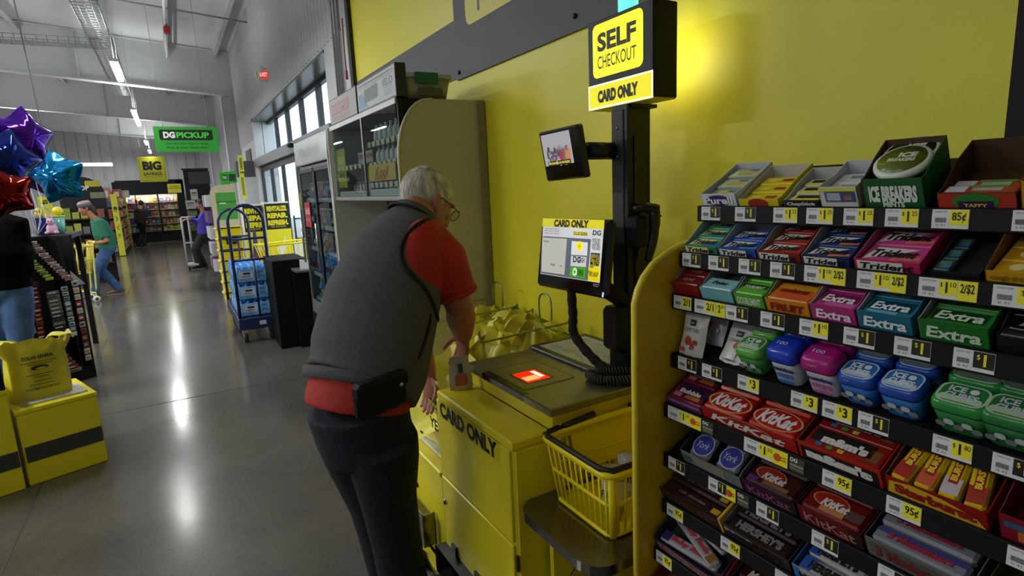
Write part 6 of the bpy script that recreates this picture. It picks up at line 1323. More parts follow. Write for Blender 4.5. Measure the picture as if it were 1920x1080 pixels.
def water_pack(loc, lab):
    x, y, z = loc; t = thing('water_pack', lab, 'bottled water', loc, group='shrink wrapped water packs on the blue cart'); me = None
    for i in range(5):
        for j in range(3):
            px_, py_ = x-.136+i*.068, y-.07+j*.07
            if me is None:
                q = MB(); q.lathe([(.026, 0), (.032, .008), (.032, .06), (.029, .075), (.032, .09), (.032, .13), (.015, .168), (.014, .185)], WB, c=(px_, py_, z), n=10); me = q.build('bottle', t); p0 = (px_, py_)
            else:
                c_ = me.copy(); C.objects.link(c_); c_.parent = t; c_.location = (px_-p0[0], py_-p0[1], 0)
    q = MB(); q.rings([[V((x+a_, y+b_, zz)) for a_, b_ in rrect(w_, d_, .03, 4)] for w_, d_, zz in ((.342, .21, z+.012), (.348, .216, z+.06), (.348, .216, z+.13), (.33, .2, z+.15))], FILM, cap=False); q.build('film', t)
    q = MB(); fr = frame((x, y-.1085, z+.09), (1, 0, 0), (0, 0, 1)); q.panel(.15, .08, fr, WL, dx=-.06); q.panel(.07, .02, fr, P('1c2030'), dx=-.05, dy=.012, lift=.001); q.panel(.09, .012, fr, P('7a90b0'), dx=-.06, dy=-.02, lift=.001); q.panel(.06, .07, fr, P('4a90d0'), dx=.09); q.text('water', .05, .02, fr, P('d8e8f4'), dx=.09, lift=.0012); q.build('wrap_label', t)
    return t
w0 = None; nm = ('bottom', 'middle', 'top')
for k in range(3):
    for j in range(4):
        l = (.675, cy0+.2+.24*j, .291+.19*k); lb = '%s pack of blue water bottles, %s row from the near hoop' % (nm[k], ('first', 'second', 'third', 'fourth')[j])
        if w0 is None: w0 = water_pack(l, lb)
        else: dup(w0, l, 0, lb)

# stack of yellow baskets behind the cart
def hbasket(p_, lab, grp):
    t = thing('shopping_basket', lab, 'basket', p_, group=grp); x, y, z = p_
    def rr(k, zz): return [V((x+a_, y+b_, zz)) for a_, b_ in rrect(.34*k, .26*k, .04, 4)]
    q = MB(); q.tube(rr(1, z+.2), .012, YB, n=6, closed=True); q.build('rim', t)
    q = MB(); q.rings([rr(.84, z), rr(.84, z+.006)], YB); q.tube(rr(.92, z+.1), .006, YB, n=5, closed=True); q.build('basket_floor', t)
    q = MB(); q.rings([rr(.86, z+.006), rr(.98, z+.19)], YB, cap=False); q.build('wall', t)
    q = MB(); q.tube([V((x-.16, y-.02, z+.2)), V((x-.15, y-.14, z+.205)), V((x+.15, y-.14, z+.205)), V((x+.16, y-.02, z+.2))], .009, BLK, n=6); q.build('handle', t); return t
bp_ = at(433, 470, Y=9.2)
clones(7, hbasket, [(bp_.x, 9.2, .05+.155*k) for k in range(7)], lambda i: 'yellow hand basket in the stack behind the blue cart, %s from the floor' % ORDL[i], 'stacked yellow hand baskets')
q = MB(); fr = frame((bp_.x+.02, 9.04, 1.0), (1, 0, 0), (0, 0, 1)); q.add([(x, y, z) for z in (0, .01) for x, y in rrect(.15, .09, 0)], [(0, 1, 2, 3), (4, 5, 6, 7), (0, 1, 5, 4), (1, 2, 6, 5), (2, 3, 7, 6), (3, 0, 4, 7)], BLK, T=fr); q.panel(.11, .025, fr, P('8a8a20'), lift=.011); q.build('basket_plate', label='small black plate with yellow line on the front of the basket stack', cat='plate')
# yellow shopping cart by the door
def shopcart(base, az, lab, sc=1.0, col=YB, group=None):
    t = thing('shopping_cart', lab, 'shopping cart', base, az, group); T = tmat(base, az)
    def L(x, y, z): return (x*sc, y*sc, z*sc)
    q = MB(T)
    R0 = [V(L(a_, b_, .52)) for a_, b_ in ((-.35, -.18), (.3, -.14), (.3, .14), (-.35, .18))]; R1 = [V(L(a_, b_, .98)) for a_, b_ in ((-.42, -.24), (.42, -.19), (.42, .19), (-.42, .24))]
    q.tube(R1, .014, col, n=6, closed=True); q.tube(R0, .01, col, n=6, closed=True); q.tube([R0[i].lerp(R1[i], .5) for i in range(4)], .008, col, n=5, closed=True); q.build('basket_frame', t)
    for i in range(4):
        n = 9 if i % 2 == 0 else 5
        for k in range(n):
            u = (k+.5)/n; q = MB(T); q.tube([R0[i].lerp(R0[(i+1) % 4], u), R1[i].lerp(R1[(i+1) % 4], u)], .006, col, n=4); q.build('wire', t)
    for k in range(6):
        u = (k+.5)/6; q = MB(T); q.tube([R0[0].lerp(R0[1], u), R0[3].lerp(R0[2], u)], .006, col, n=4); q.build('wire', t)
    for s_ in (-1, 1):
        q = MB(T); q.tube([L(-.44, .2*s_, 1.02), L(-.42, .2*s_, .9), L(-.38, .19*s_, .25), L(-.36, .19*s_, .16), L(.1, .17*s_, .3), L(.4, .14*s_, .14)], .014*sc, col, n=8); q.build('side_frame', t)
        for x, w_ in ((-.36, .19), (.4, .14)):
            q = MB(T); q.cyl(L(x, w_*s_-.014, .055), L(x, w_*s_+.014, .055), .055*sc, P('d8d8d4'), n=16); q.cyl(L(x, w_*s_-.016, .055), L(x, w_*s_+.016, .055), .028*sc, P('3a3a3a'), n=10); q.tube([L(x, w_*s_, .06), L(x, w_*s_, .17)], .01*sc, col, n=6); q.build('wheel', t)
    q = MB(T); q.tube([L(-.44, -.22, 1.02), L(-.47, -.2, 1.04), L(-.47, .2, 1.04), L(-.44, .22, 1.02)], .016*sc, BLU if col is YB and sc > .9 else col, n=8); q.build('handle', t)
    return t
p_ = at(540, 470, Y=8.2); shopcart((1.33, 8.15, 0), math.radians(200), 'yellow shopping cart parked by the bright glass door', 1.0)
yc = at(165, 560, Z=0); PCY = mat('e0cc50', rough=.4)
shopcart((yc.x-.2, 11.6, 0), math.radians(197), 'pale yellow shopping cart pushed by the person in green', .95, PCY)
# printed display boxes by the door
def disp(x0, x1, y, z1, lab, lines, fx=1.0):
    t = thing('display_box', lab, 'display', ((x0+x1)/2, y+.2, 0)); w_ = x1-x0
    q = MB(); q.bx((x0, y, 0), (x1, y+.35, z1), P('e8e4d0', rough=.5), .004); q.build('carton', t)
    fr = frame(((x0+x1)/2, y-.0006, z1/2), (1, 0, 0), (0, 0, 1)); q = MB(); hz = .36
    q.panel(w_, hz, fr, PK, dy=z1/2-hz/2-.02); q.panel(w_, z1-hz-.02, fr, P('f0de20'), dy=-hz/2-.01)
    for k, s in enumerate(lines): q.text(s, w_*.84*(1 if fx == 1 else fx), .075, fr, PY, bold=.06, dy=z1/2-.09-k*.098, lift=.001)
    if fx == 1: q.text('FOR THE HOME', w_*.6, .02, fr, PY, dy=z1/2-.345, lift=.001)
    q.add([(w_*a_, -.0+b_, .001) for a_, b_ in ((-.2, .1), (.1, .2), (.25, .28), (.2, .16), (.36, .2), (.1, .02), (-.1, .02))], [tuple(range(7))], P('f4f4ee'), T=fr)
    q.build('print', t)
disp(1.12, 1.44, 8.65, 1.52, 'black and yellow display box lettered REVITALIZE REPAIR REFRESH', ('REVITALIZE.', 'REPAIR.', 'REFRESH.'))
disp(.85, 1.1, 8.75, 1.5, 'narrow black and yellow display box half behind the blue hoops', ('REVITA', 'REPA', 'REFRE'))
wf = thing('floor_sign', 'grey folding floor sign with red foot behind the blue hoops', 'sign', (.97, 7.9+.6, 0))
a, b, c_ = at(474, 432, Y=8.55), at(468, 472, Y=8.55), at(493, 471, Y=8.55)
q = MB(); q.prism([(b.x, .3), (c_.x, .3), (a.x+.03, a.z), (a.x, a.z)], -.02, .02, P('4a4a6a'), T=frame((0, 8.55, 0), (1, 0, 0), (0, 0, 1))); q.build('board', wf); q = MB(); q.prism([(b.x, .7), (c_.x, .7), (c_.x-.02, .82), (b.x, .82)], -.022, .022, P('a83040'), T=frame((0, 8.55, 0), (1, 0, 0), (0, 0, 1))); q.bx((b.x, 8.45, 0), (c_.x, 8.65, .3), P('3a3a4a')); q.build('foot', wf)

# beige end stand with green poster, green sign box on top, yellow flags
es = thing('end_stand', 'beige gondola end with a rounded corner and a green poster', 'gondola', (.8, 11.2, 0))
q = MB(); x0, x1 = .6, 1.0
pts = [(x0, 0), (x1, 0), (x1, 1.83)]+[(x0+.14-.14*math.sin(PI/2*k/6), 1.69+.14*math.cos(PI/2*k/6)) for k in range(7)]
q.prism(pts, -.02, .02, mat('b8aa8c', rough=.5), T=frame((0, 11, 0), (1, 0, 0), (0, 0, 1))); q.build('end_panel', es)
q = MB(); fr = frame((.83, 10.979, 1.47), (1, 0, 0), (0, 0, 1)); q.panel(.31, .46, fr, P('3c8c28')); q.panel(.31, .03, fr, P('2c5c20'), dy=.07, lift=.0008); q.panel(.1, .02, fr, P('c8d8c0'), dx=-.06, dy=.05, lift=.001); q.panel(.26, .012, fr, P('2c6c20'), dy=-.05, lift=.001); q.build('poster', es)
q = MB(); q.bx((x0+.04, 11.02, 0), (x1, 12.2, 1.7), mat('3a3a3c', rough=.6)); q.build('gondola_body', es)
for k in range(5):
    for j in range(4):
        q = MB(); z = .35+.28*k; q.bx((x0-.08, 11.1+.26*j, z), (x0+.04, 11.3+.26*j, z+.2), P(rg.choice(('c8c8d0', '6a4a8a', 'a8a0b0', 'd0d0d4', '8a3a50')))); q.build('shelf_packet', label='small packet on side of beige gondola end, %s from the floor, %s from the front' % (nth(k), nth(j)), cat='packet', group='packets on the beige gondola side')
gs = thing('green_sign_box', 'tilted bright green sign box on top of the beige gondola end', 'sign', (.9, 11, 1.83))
a = at(428, 333, Y=11); q = MB(); q.box((a.x+.0, 11.05, a.z), (.26, .16, .2), P('2c9a1c'), .006, rot=M.Rotation(-.12, 3, 'Y')); q.build('sign_case', gs); q = MB(); fr = frame((a.x, 10.965, a.z), (1, 0, -.05), (0, 0, 1)); q.panel(.1, .12, fr, P('14301a'), dx=.06); q.panel(.08, .09, fr, P('143a1a'), dx=-.06, lift=.0008); q.text('DG', .06, .05, fr, P('c8e0c0'), dx=-.06, lift=.0014, bold=.03); q.build('sign_face', gs); q = MB(); q.cyl((a.x, 11.05, 1.82), (a.x, 11.05, a.z-.1), .012, cnd); q.build('stem', gs)
for i, (px, pt_, pb) in enumerate(((450, 291, 322), (453, 325, 374))):
    a, b = at(px, pt_, Y=10.4), at(px, pb, Y=10.4); q = MB(); q.bx((a.x-.035, 10.4, b.z), (a.x+.035, 10.41, a.z), P('d8cc28')); fr = frame((a.x, 10.3995, (a.z+b.z)/2), (1, 0, 0), (0, 0, 1)); q.panel(.04, (a.z-b.z)*.7, fr, P('8a8420')); q.build('pennant', label='upright yellow pennant sign beside the white pier, %s one' % ('upper', 'lower')[i], cat='sign')
fp_ = at(451.5, 340, Y=10.42); q = MB(); q.cyl((fp_.x-.0, 10.42, 0), (fp_.x-.0, 10.42, at(450, 291, Y=10.4).z), .01, cnd, n=6); q.build('pennant_pole', label='thin pole carrying the yellow pennants beside the white pier', cat='pole')

# hanging green pickup sign, yellow savings sign
def hang(y, tl, br, lab, fn, zt):
    a, b = at(*tl, Y=y), at(*br, Y=y); t = thing('hanging_sign', lab, 'sign', ((a.x+b.x)/2, y, b.z)); q = MB(); q.bx((a.x, y, b.z), (b.x, y+.03, a.z), mat('cccccc', rough=.5)); q.build('board', t)
    fr = frame(((a.x+b.x)/2, y-.0006, (a.z+b.z)/2), (1, 0, 0), (0, 0, 1)); q = MB(); fn(q, fr, b.x-a.x, a.z-b.z); q.build('sign_face', t)
    for s_ in (.15, .85):
        x = a.x+(b.x-a.x)*s_; q = MB(); q.cyl((x, y+.015, a.z), (x, y+.015, zc(x)), .004, cnd, n=5); q.build('wire', t)
def f_pick(q, fr, w_, h):
    q.panel(w_, h, fr, P('2c9c2c')); q.panel(w_*.84, h*.42, fr, P('0e1a14'), r=.03, dy=h*.17, lift=.0008)
    q.text('DG', w_*.18, h*.26, fr, PW, bold=.06, dx=-w_*.27, dy=h*.17, lift=.0016); q.text('PICKUP', w_*.52, h*.24, fr, P('4cc83c'), bold=.045, dx=w_*.1, dy=h*.17, lift=.0016)
    q.text('Use the DG App to shop.', w_*.68, h*.1, fr, P('0c2a10'), bold=.02, dy=-h*.18, lift=.0012); q.text('Pick up your items here.', w_*.66, h*.1, fr, P('0c2a10'), bold=.02, dy=-h*.34, lift=.0012)
hang(11.0, (286, 237), (412, 284), 'hanging green pickup sign above the aisle', f_pick, ZC)
def f_big(q, fr, w_, h):
    q.panel(w_, h, fr, P('c8c424'), r=.08); q.panel(w_*.92, h*.9, fr, P('3a3a14'), r=.07, lift=.0006); q.panel(w_*.9, h*.88, fr, P('c8c424'), r=.07, lift=.001)
    q.text('BIG', w_*.68, h*.36, fr, PK, bold=.06, dy=h*.14, lift=.002); q.text('SAVINGS.', w_*.7, h*.13, fr, PK, bold=.03, dy=-h*.18, lift=.002); q.text('EVERY DAY LOW PRICES', w_*.66, h*.05, fr, P('3a3a14'), dy=-h*.3, lift=.002)
hang(26.0, (256, 294), (315, 340), 'square yellow BIG SAVINGS sign hanging before the far wall', f_big, ZC)

# freezer bank at the end wall
fz_ = thing('freezer_bank', 'black freezer bank with lit glass doors at the far end wall', 'freezer', (-.4, 27.5, 0))
FY = 27.0; q = MB(); q.bx((-1.75, FY+.05, 0), (.5, FY+.12, .38), BLK); q.bx((-1.75, FY, 1.88), (.55, FY+.4, 2.45), BLK); q.bx((-1.75, FY+.7, 0), (.5, FY+.75, 2.4), P('d8d4c8')); q.bx((.3, FY, 0), (.55, FY+.7, 2.4), BLK); q.bx((-1.85, FY, 0), (-1.75, FY+.7, 2.4), BLK); q.build('carcass', fz_)
q = MB(); a, b = at(313, 345, Y=FY), at(341, 361, Y=FY); q.bx((a.x, FY-.02, b.z), (b.x, FY-.005, a.z), P('d4cc30')); fr = frame(((a.x+b.x)/2, FY-.021, (a.z+b.z)/2), (1, 0, 0), (0, 0, 1)); q.panel((b.x-a.x)*.9, .02, fr, P('4a4818')); q.panel((b.x-a.x)*.7, .06, fr, P('a8a020'), dy=.08); q.build('price_sign', fz_)
doors = ((-1.74, -1.16), (-1.13, -.42), (-.37, .28))
for di, (a, b) in enumerate(doors):
    q = MB(); q.bx((a-.03, FY, .38), (a, FY+.05, 1.88), BLK); q.bx((b, FY, .38), (b+.03, FY+.05, 1.88), BLK); q.bx((a, FY, .36), (b, FY+.05, .42), BLK); d = q.build('door', fz_)
    q = MB(); q.bx((a, FY+.02, .42), (b, FY+.026, 1.88), GL('f0f4f4')); q.build('pane', d)
    area('freezer_light', ((a+b)/2, FY+.1, 1.83), (b-a, .05), 9, rot=(.6, 0, 0), col=(1, .93, .8))
    for li in range(5):
        z = .42+.29*li; q = MB(); q.bx((a, FY+.12, z-.015), (b, FY+.6, z), P('d0d0c8')); q.build('shelf', fz_)
        n = 5
        for k in range(n):
            cc = ('c86a30', '8a5030', 'd8c8b0', '4a5aa0', 'd0a050', 'b84030') if not (di == 2 and li == 0) else ('e8d848',)
            x = a+.03+k*(b-a-.04)/n; h = rg.uniform(.14, .22); q = MB(); q.bx((x, FY+.16, z+.002), (x+(b-a)/n*.8, FY+.4, z+h), P(rg.choice(cc))); q.bx((x+.02, FY+.155, z+h*.3), (x+(b-a)/n*.6, FY+.16, z+h*.7), P(rg.choice(('e8e4d8', 'd8d0c0', '304060', 'e0c060')))); q.build('frozen_box', label='frozen food box behind %s lit freezer door, %s shelf up, %s from left' % (('the left', 'the middle', 'the right')[di], nth(li), nth(k)), cat='food box', group='frozen food behind %s freezer door' % ('the left', 'the middle', 'the right')[di])
# dark office front to the right of the freezers
of = thing('office_front', 'dark panelled office front with pinned posters right of the freezers', 'booth', (1.0, 23.5, 0)); OY = 23.5
a, b = at(342, 316, Y=OY), at(420, 316, Y=OY); q = MB(); q.bx((a.x, OY, 0), (WX-.3, OY+.1, a.z), BLK); q.bx((a.x-.05, OY-.05, a.z-.06), (WX-.3, OY, a.z), mat('1c1c1e', rough=.5)); q.build('panel_wall', of)
q = MB(); c_, d = at(352, 322, Y=OY), at(395, 344, Y=OY); q.bx((c_.x, OY-.01, d.z), (d.x, OY-.001, c_.z), mat('30302e', rough=.5)); q.build('top_window', of)
for x0, y0, x1, y1, cc in ((356, 355, 372, 374, 'a8a898'), (347, 376, 368, 391, '9a9a9c'), (351, 396, 370, 404, '6a6a40'), (352, 415, 369, 432, '4a4a3c')):
    c_, d = at(x0, y0, Y=OY), at(x1, y1, Y=OY); q = MB(); q.bx((c_.x, OY-.012, d.z), (d.x, OY-.001, c_.z), P(cc)); fr = frame(((c_.x+d.x)/2, OY-.013, (c_.z+d.z)/2), (1, 0, 0), (0, 0, 1)); q.panel((d.x-c_.x)*.7, (c_.z-d.z)*.12, fr, P('3a3a3a'), dy=.05); q.panel((d.x-c_.x)*.6, (c_.z-d.z)*.08, fr, P('5a5a5a'), dy=-.02); q.build('notice', of)
# white frame cart by the person in purple
wc_ = thing('stock_cart', 'tall white framed stock cart beside the person in purple', 'cart', (.35, 15.1, 0)); PWT = mat('a8aaa8', rough=.45)
a, b = at(339, 408, Y=15.3), at(378, 408, Y=15.3); zt = a.z
for x in (a.x, a.x+.14):
    q = MB(); q.cyl((x, 15.3, .08), (x, 15.3, zt), .022, PWT, n=8); q.build('post', wc_)
q = MB(); q.cyl((a.x, 15.3, zt), (b.x-.12, 15.3, zt), .02, PWT, n=8); q.cyl((a.x, 15.3, .62), (b.x-.05, 15.3, .6), .018, PWT, n=8); q.bx((a.x, 15.0, .1), (b.x-.2, 15.5, .14), PWT); q.build('frame', wc_)
q = MB(); q.bx((a.x+.17, 15.25, .142), (b.x-.2, 15.5, .55), P('16161a'), .01); q.build('black_crate', label='black crate standing on the white stock cart', cat='crate')
for x in (a.x+.03, b.x-.03):
    q = MB(); q.cyl((x-.015, 15.2, .05), (x+.015, 15.2, .05), .05, BLK, n=12); q.build('wheel', wc_)

# gondola run on the left of the aisle
gn = thing('gondola_run', 'long stocked gondola run with yellow strips left of the far aisle', 'gondola', (-1.7, 23.6, 0))
gx, gy0, gy1 = -1.42, 21.0, 26.4; GK = mat('2a2826', rough=.6)
q = MB(); q.bx((gx-.55, gy0+.05, 0), (gx-.25, gy1, 1.75), GK); q.bx((gx-.6, gy0, 0), (gx, gy1, .14), GK); q.build('gondola_body', gn)
for y in (gy0-.02, gy1-1.2):
    q = MB(); q.bx((gx-.1, y-.03, .02), (gx+.06, y, 1.87), P('c8c42c')); fr = frame((gx-.02, y-.031, 1.0), (1, 0, 0), (0, 0, 1)); q.text('S A V E', .9, .07, fr @ M.Rotation(-PI/2, 4, 'Z'), P('4a4810')); q.panel(.1, .1, fr, P('2a2a14'), dy=.45, r=.04); q.build('strip_sign', gn)
for li in range(5):
    z = .15+.34*li; q = MB(); q.bx((gx-.3, gy0, z-.02), (gx+.02, gy1, z), P('8a8478')); q.build('shelf', gn)
    for k in range(11):
        y = gy0+.08+k*.48; h = rg.uniform(.16, .28); q = MB(); q.bx((gx-.22, y, z+.001), (gx, y+.42, z+h), P(rg.choice(('a87a50', 'c0a080', '8a5a40', 'b8602c', 'a8a090', '6a5a4a', 'c06a30')), rough=.4)); q.bx((gx, y+.06, z+h*.25), (gx+.004, y+.3, z+h*.7), P(rg.choice(('d0c0a0', 'a03020', '4a5060')))); q.build('grocery_box', label='brown toned grocery box on far gondola shelf, %s from floor, %s from near end' % (nth(li), nth(k)), cat='grocery', group='grocery boxes on the far gondola run')
    for k in range(4):
        x = gx-.6+k*.125; h = rg.uniform(.18, .27); q = MB(); q.bx((x, gy0-.05, z+.001), (x+.11, gy0+.05, z+h), P(('2c4a78', '7a2028', '6a1c24', '5a2a2c', '30302e')[4-li] if rg.random() < .7 else '8a7a70')); q.bx((x+.02, gy0-.054, z+h*.3), (x+.09, gy0-.05, z+h*.7), P(rg.choice(('c8b8a8', '8a2a2a', '3a3a50')))); q.build('grocery_can', label='grocery pack on near end of far gondola, %s shelf up, %s from left' % (nth(li), nth(k)), cat='grocery', group='grocery packs on the gondola end')
for i, (x, h, c_) in enumerate(((-1.62, .32, 'b87860'), (-1.36, .26, 'a04838'), (-1.18, .22, 'b8b4b0'), (-1.5, .2, '8a6a9a'))):
    q = MB(); q.bx((x-.12, 21.1+i*.2, 1.76), (x+.1, 21.4+i*.3, 1.76+h), P(c_), .004); q.bx((x-.08, 21.095+i*.2, 1.8), (x+.05, 21.1+i*.2, 1.76+h*.7), P('d0c8c0')); q.build('overstock_box', label=('tan overstock box on the far gondola top', 'red overstock box on the far gondola top', 'white overstock box on the far gondola top', 'mauve overstock box on the far gondola top')[i], cat='box')
# black arched shop display behind the person in green
sd = thing('arched_display', 'black arched shop display behind the person in green', 'display', (-1.4, 14.3, 0))
a, b = at(148, 345, Y=14.2), at(186, 345, Y=14.2); cx, w_ = (a.x+b.x)/2-.15, .75; zt = at(165, 331, Y=14.2).z
pts = [(-w_/2, 0), (w_/2, 0)]+[(w_/2*math.cos(PI*k/14), zt-.35+.35*math.sin(PI*k/14)) for k in range(15)]
q = MB(); q.prism(pts, -.04, .04, BLK, T=frame((cx, 14.3, 0), (1, 0, 0), (0, 0, 1))); q.build('arch_panel', sd)
fr = frame((cx, 14.2595, zt-.2), (1, 0, 0), (0, 0, 1)); q = MB(); q.text('SHOP', .3, .09, fr, P('c8c8c8'), bold=.03, dx=-.02, dy=-.02); q.panel(.26, .12, fr, P('a09428'), dx=.2, dy=.06, r=.03); q.panel(.24, .12, fr, P('6a6a50'), dx=.25, dy=-.17); q.build('sign_print', sd)
for k in range(4):
    q = MB(); q.bx((cx-.35, 14.05, .4+.3*k), (cx+.35, 14.26, .43+.3*k), BLK); q.build('shelf', sd)
    for j in range(5):
        h = rg.uniform(.12, .22); q = MB(); q.bx((cx-.33+j*.135, 14.08, .431+.3*k), (cx-.22+j*.135, 14.2, .43+.3*k+h), P(rg.choice(('6a7a20', '8a8a2c', '3a3a20', '7a3a30', '5a5a58')))); q.build('small_goods', label='small goods on the black arched display, %s shelf up, %s from left' % (nth(k), nth(j)), cat='goods', group='goods on the black arched display')

# ---- left side: pedestals, bag, clip rack, balloons
def pedestal(p0, p1, depth, h, lab):
    """p0,p1 floor corners of the near face"""
    p0, p1 = V(p0), V(p1); az = math.atan2(p1.y-p0.y, p1.x-p0.x); t = thing('pedestal', lab, 'counter', (p0+p1)/2, az); T = tmat((p0+p1)/2, az); w_ = (p1-p0).length
    q = MB(T); q.bx((-w_/2, 0, .0), (w_/2, depth, h-.028), YELM, .004); q.build('box_body', t)
    q = MB(T); q.bx((-w_/2-.004, -.006, h-.026), (w_/2+.004, depth, h), YELM, .004); q.build('top_board', t)
    q = MB(T); q.bx((-w_/2+.012, -.004, .14), (w_/2-.004, .0, .235), mat('3a3a3c', rough=.5)); q.bx((w_/2, .01, .14), (w_/2+.003, depth-.02, .235), mat('3a3a3c', rough=.5)); q.build('grey_band', t)
    return t, T, w_
PL = V((-.911, 4.095, 0)); PR = V((-.544, 4.224, 0)); dirv = (PR-PL).normalized()
t1, T1, w1 = pedestal(PL, PR, .46, .459, 'low yellow pedestal with grey band under the yellow bag')
t2, T2, w2 = pedestal(PL-dirv*.425-V((0, .02, 0)), PL-dirv*.012-V((0, .02, 0)), .46, .6, 'taller yellow pedestal with grey band cut by the left edge')
q = MB(T1); q.bx((-.15, .05, .46), (.165, .3, .468), P('b8b8b4')); q.build('white_board', label='flat white board lying on the low yellow pedestal', cat='board')
q = MB(T2); q.bx((w2/2-.03, -.0, .602), (w2/2-.0, .03, .8), BLK); q.build('black_post', label='short black post on the taller yellow pedestal', cat='post')
yb = thing('carrier_bag', 'full yellow carrier bag with black print on the low yellow pedestal', 'bag', T1 @ V((-.03, .24, .47)))
BG2 = mat('d2c634', rough=.32, var=.12, scale=12, bump=.4, bscale=22, trans=.1)
def bagp(u, v):
    a_ = 2*PI*u; w_ = .155-.02*v+.012*math.sin(5*a_+2*v); d_ = .085*(1-.35*v)+.008*math.sin(7*a_)
    ex = lambda c_: math.copysign(abs(c_)**.55, c_)
    if v > .75: w_ += .05*((v-.75)/.25)
    x = w_*ex(math.cos(a_)); y = d_*ex(math.sin(a_)); z = .47+.34*v+(.02*math.sin(3*a_+1)+.012*math.sin(11*a_))*max(0, v-.5)*2
    return T1 @ V((x-.03, y+.2, z))
q = MB(); q.grid(bagp, 56, 20, BG2); q.build('bag_wall', yb)
for s_ in (-1, 1):
    q = MB()
    def hnd(u, v, s_=s_):
        a_ = (u-.5)*2.4; return T1 @ V((-.03+s_*.13+.075*math.sin(a_)*1.0, .2+(v-.5)*.06+.012*math.sin(5*u), .79+.035*math.cos(a_*1.2)+.01*math.sin(9*u+v*4)))
    q.grid(hnd, 14, 5, BG2); q.build('bag_handle', yb)
q = MB(); q.grid(lambda u, v: T1 @ V((-.03+(u-.5)*.26, .2+(v-.5)*.1, .765+.03*math.sin(9*u)*math.sin(5*v)+.02*math.sin(17*u+4*v))), 24, 8, BG2); q.build('bag_fold', yb)
fr = T1 @ frame((-.03, .1075, .64), (1, 0, 0), (0, 0, 1)); q = MB()
q.text('DOLLAR GENERAL', .15, .022, fr, P('2a2a10'), bold=.05, dy=.085, lift=.004); oval('3a3a14', None, 1, 1)(q, fr @ M.Translation((.0, .02, .002)), .085, .03); oval('c8bc38', None, 1, 1)(q, fr @ M.Translation((.004, .014, .0035)), .05, .014)
for k, (y, w_) in enumerate(((.055, .17), (.042, .12), (-.02, .13), (-.035, .07), (-.06, .09), (-.08, .12))): q.panel(w_, .004, fr, P('5a5418'), dy=y, dx=.005*math.sin(k*2), lift=.004)
q.text('SAVE TIME. SAVE MONEY.', .17, .012, fr, P('3a3614'), dy=-.105, lift=.004, bold=.02); q.build('bag_print', yb)
# black clip rack with hanging goods
cr = thing('clip_rack', 'black slanted rack hung with strips of small goods by the aisle', 'rack', (-1.1, 6.8, 0))
B0, B1 = V((-.802, 6.465, 0)), V((-1.25, 6.1, 0)); dr_ = (B0-B1).normalized(); nn = V((-dr_.y, dr_.x, 0)); w_ = (B0-B1).length; Tc = frame((B0+B1)/2, dr_, (0, 0, 1)); HC = 1.335
q = MB(Tc); q.bx((-w_/2, 0, -.5), (w_/2, .12, 0), BLK); q.bx((-w_/2, .1, -.5), (w_/2, HC, -.3), BLK); q.bx((w_/2-.025, .1, -.5), (w_/2, HC, -.0), BLK); q.bx((-w_/2, .1, -.5), (-w_/2+.025, HC, 0), BLK); q.build('rack_body', cr)
q = MB(Tc); q.bx((w_/2-.12, .1, -.02), (w_/2-.1, HC, 0), BLK); q.build('upright', cr)
GC = ('b8b8bc', '8a2028', '707884', 'a8a0a8', '3a4a5a', '982830', 'c8c8c8')
def strip(x0, y0, x1, y1, n, cols_, zoff, nmx, w2_=.06):
    for k in range(n):
        u = k/(n-1); x, y = x0+(x1-x0)*u, y0+(y1-y0)*u; q = MB(Tc); q.box((x, y, zoff+.012), (w2_, abs(y1-y0)/n*.82+.004, .016), P(rg.choice(cols_), rough=.3), .003); q.box((x-w2_*.1, y, zoff+.0208), (w2_*.6, abs(y1-y0)/n*.3, .001), P(rg.choice(('d8d8d8', '2a2a2a', 'c0a040')))); q.build('hung_pack', label=nmx+', %s from the top' % nth(k), cat='packet', group=nmx)
strip(-.17, 1.28, .02, .98, 12, ('b8c030', '8a9a28', '5a6a20'), .03, 'green yellow packets on the slanted top of black rack', .06)
strip(-.06, 1.3, .17, .95, 14, ('c8b8b8', '8a5a58', 'a08080', 'd0c8c8'), .03, 'pale pink packets on the slanted top of black rack', .07)
strip(-.2, 1.05, -.17, .55, 16, ('7a8890', 'a8b0b4', '4a6a80'), .01, 'grey packets clipped down left side of black rack', .045)
strip(-.08, .95, -.1, .45, 14, ('8a1c20', '701820', '501418'), -.02, 'dark red packets stacked in middle of black rack', .06)
strip(.04, .85, .05, .4, 14, ('2a2a2c', '6a6a6c', '3a3a3e'), .0, 'black and grey packets stacked in black rack', .1)
strip(.14, .87, .15, .45, 10, ('a8b8c8', '8a9098', 'c0c8d0'), .0, 'silver packets stacked right in black rack', .05)
strip(-.05, .38, .1, .12, 8, ('5a5a5c', '98302c', '8a8078'), .0, 'mixed packets low in black rack', .12)
strip(.235, .9, .235, .2, 12, ('8a3a40', 'b0a8a8', '5a4a4c', 'c0b8b0'), .0, 'red and white packets on the narrow end of black rack', .05)
q = MB(Tc); q.add([(.22, .95, .004), (.27, .88, .004), (.33, .88, .004), (.22, 1.02, .004)], [(0, 1, 2, 3)], P('9a9a98')); q.build('grey_flap', cr)

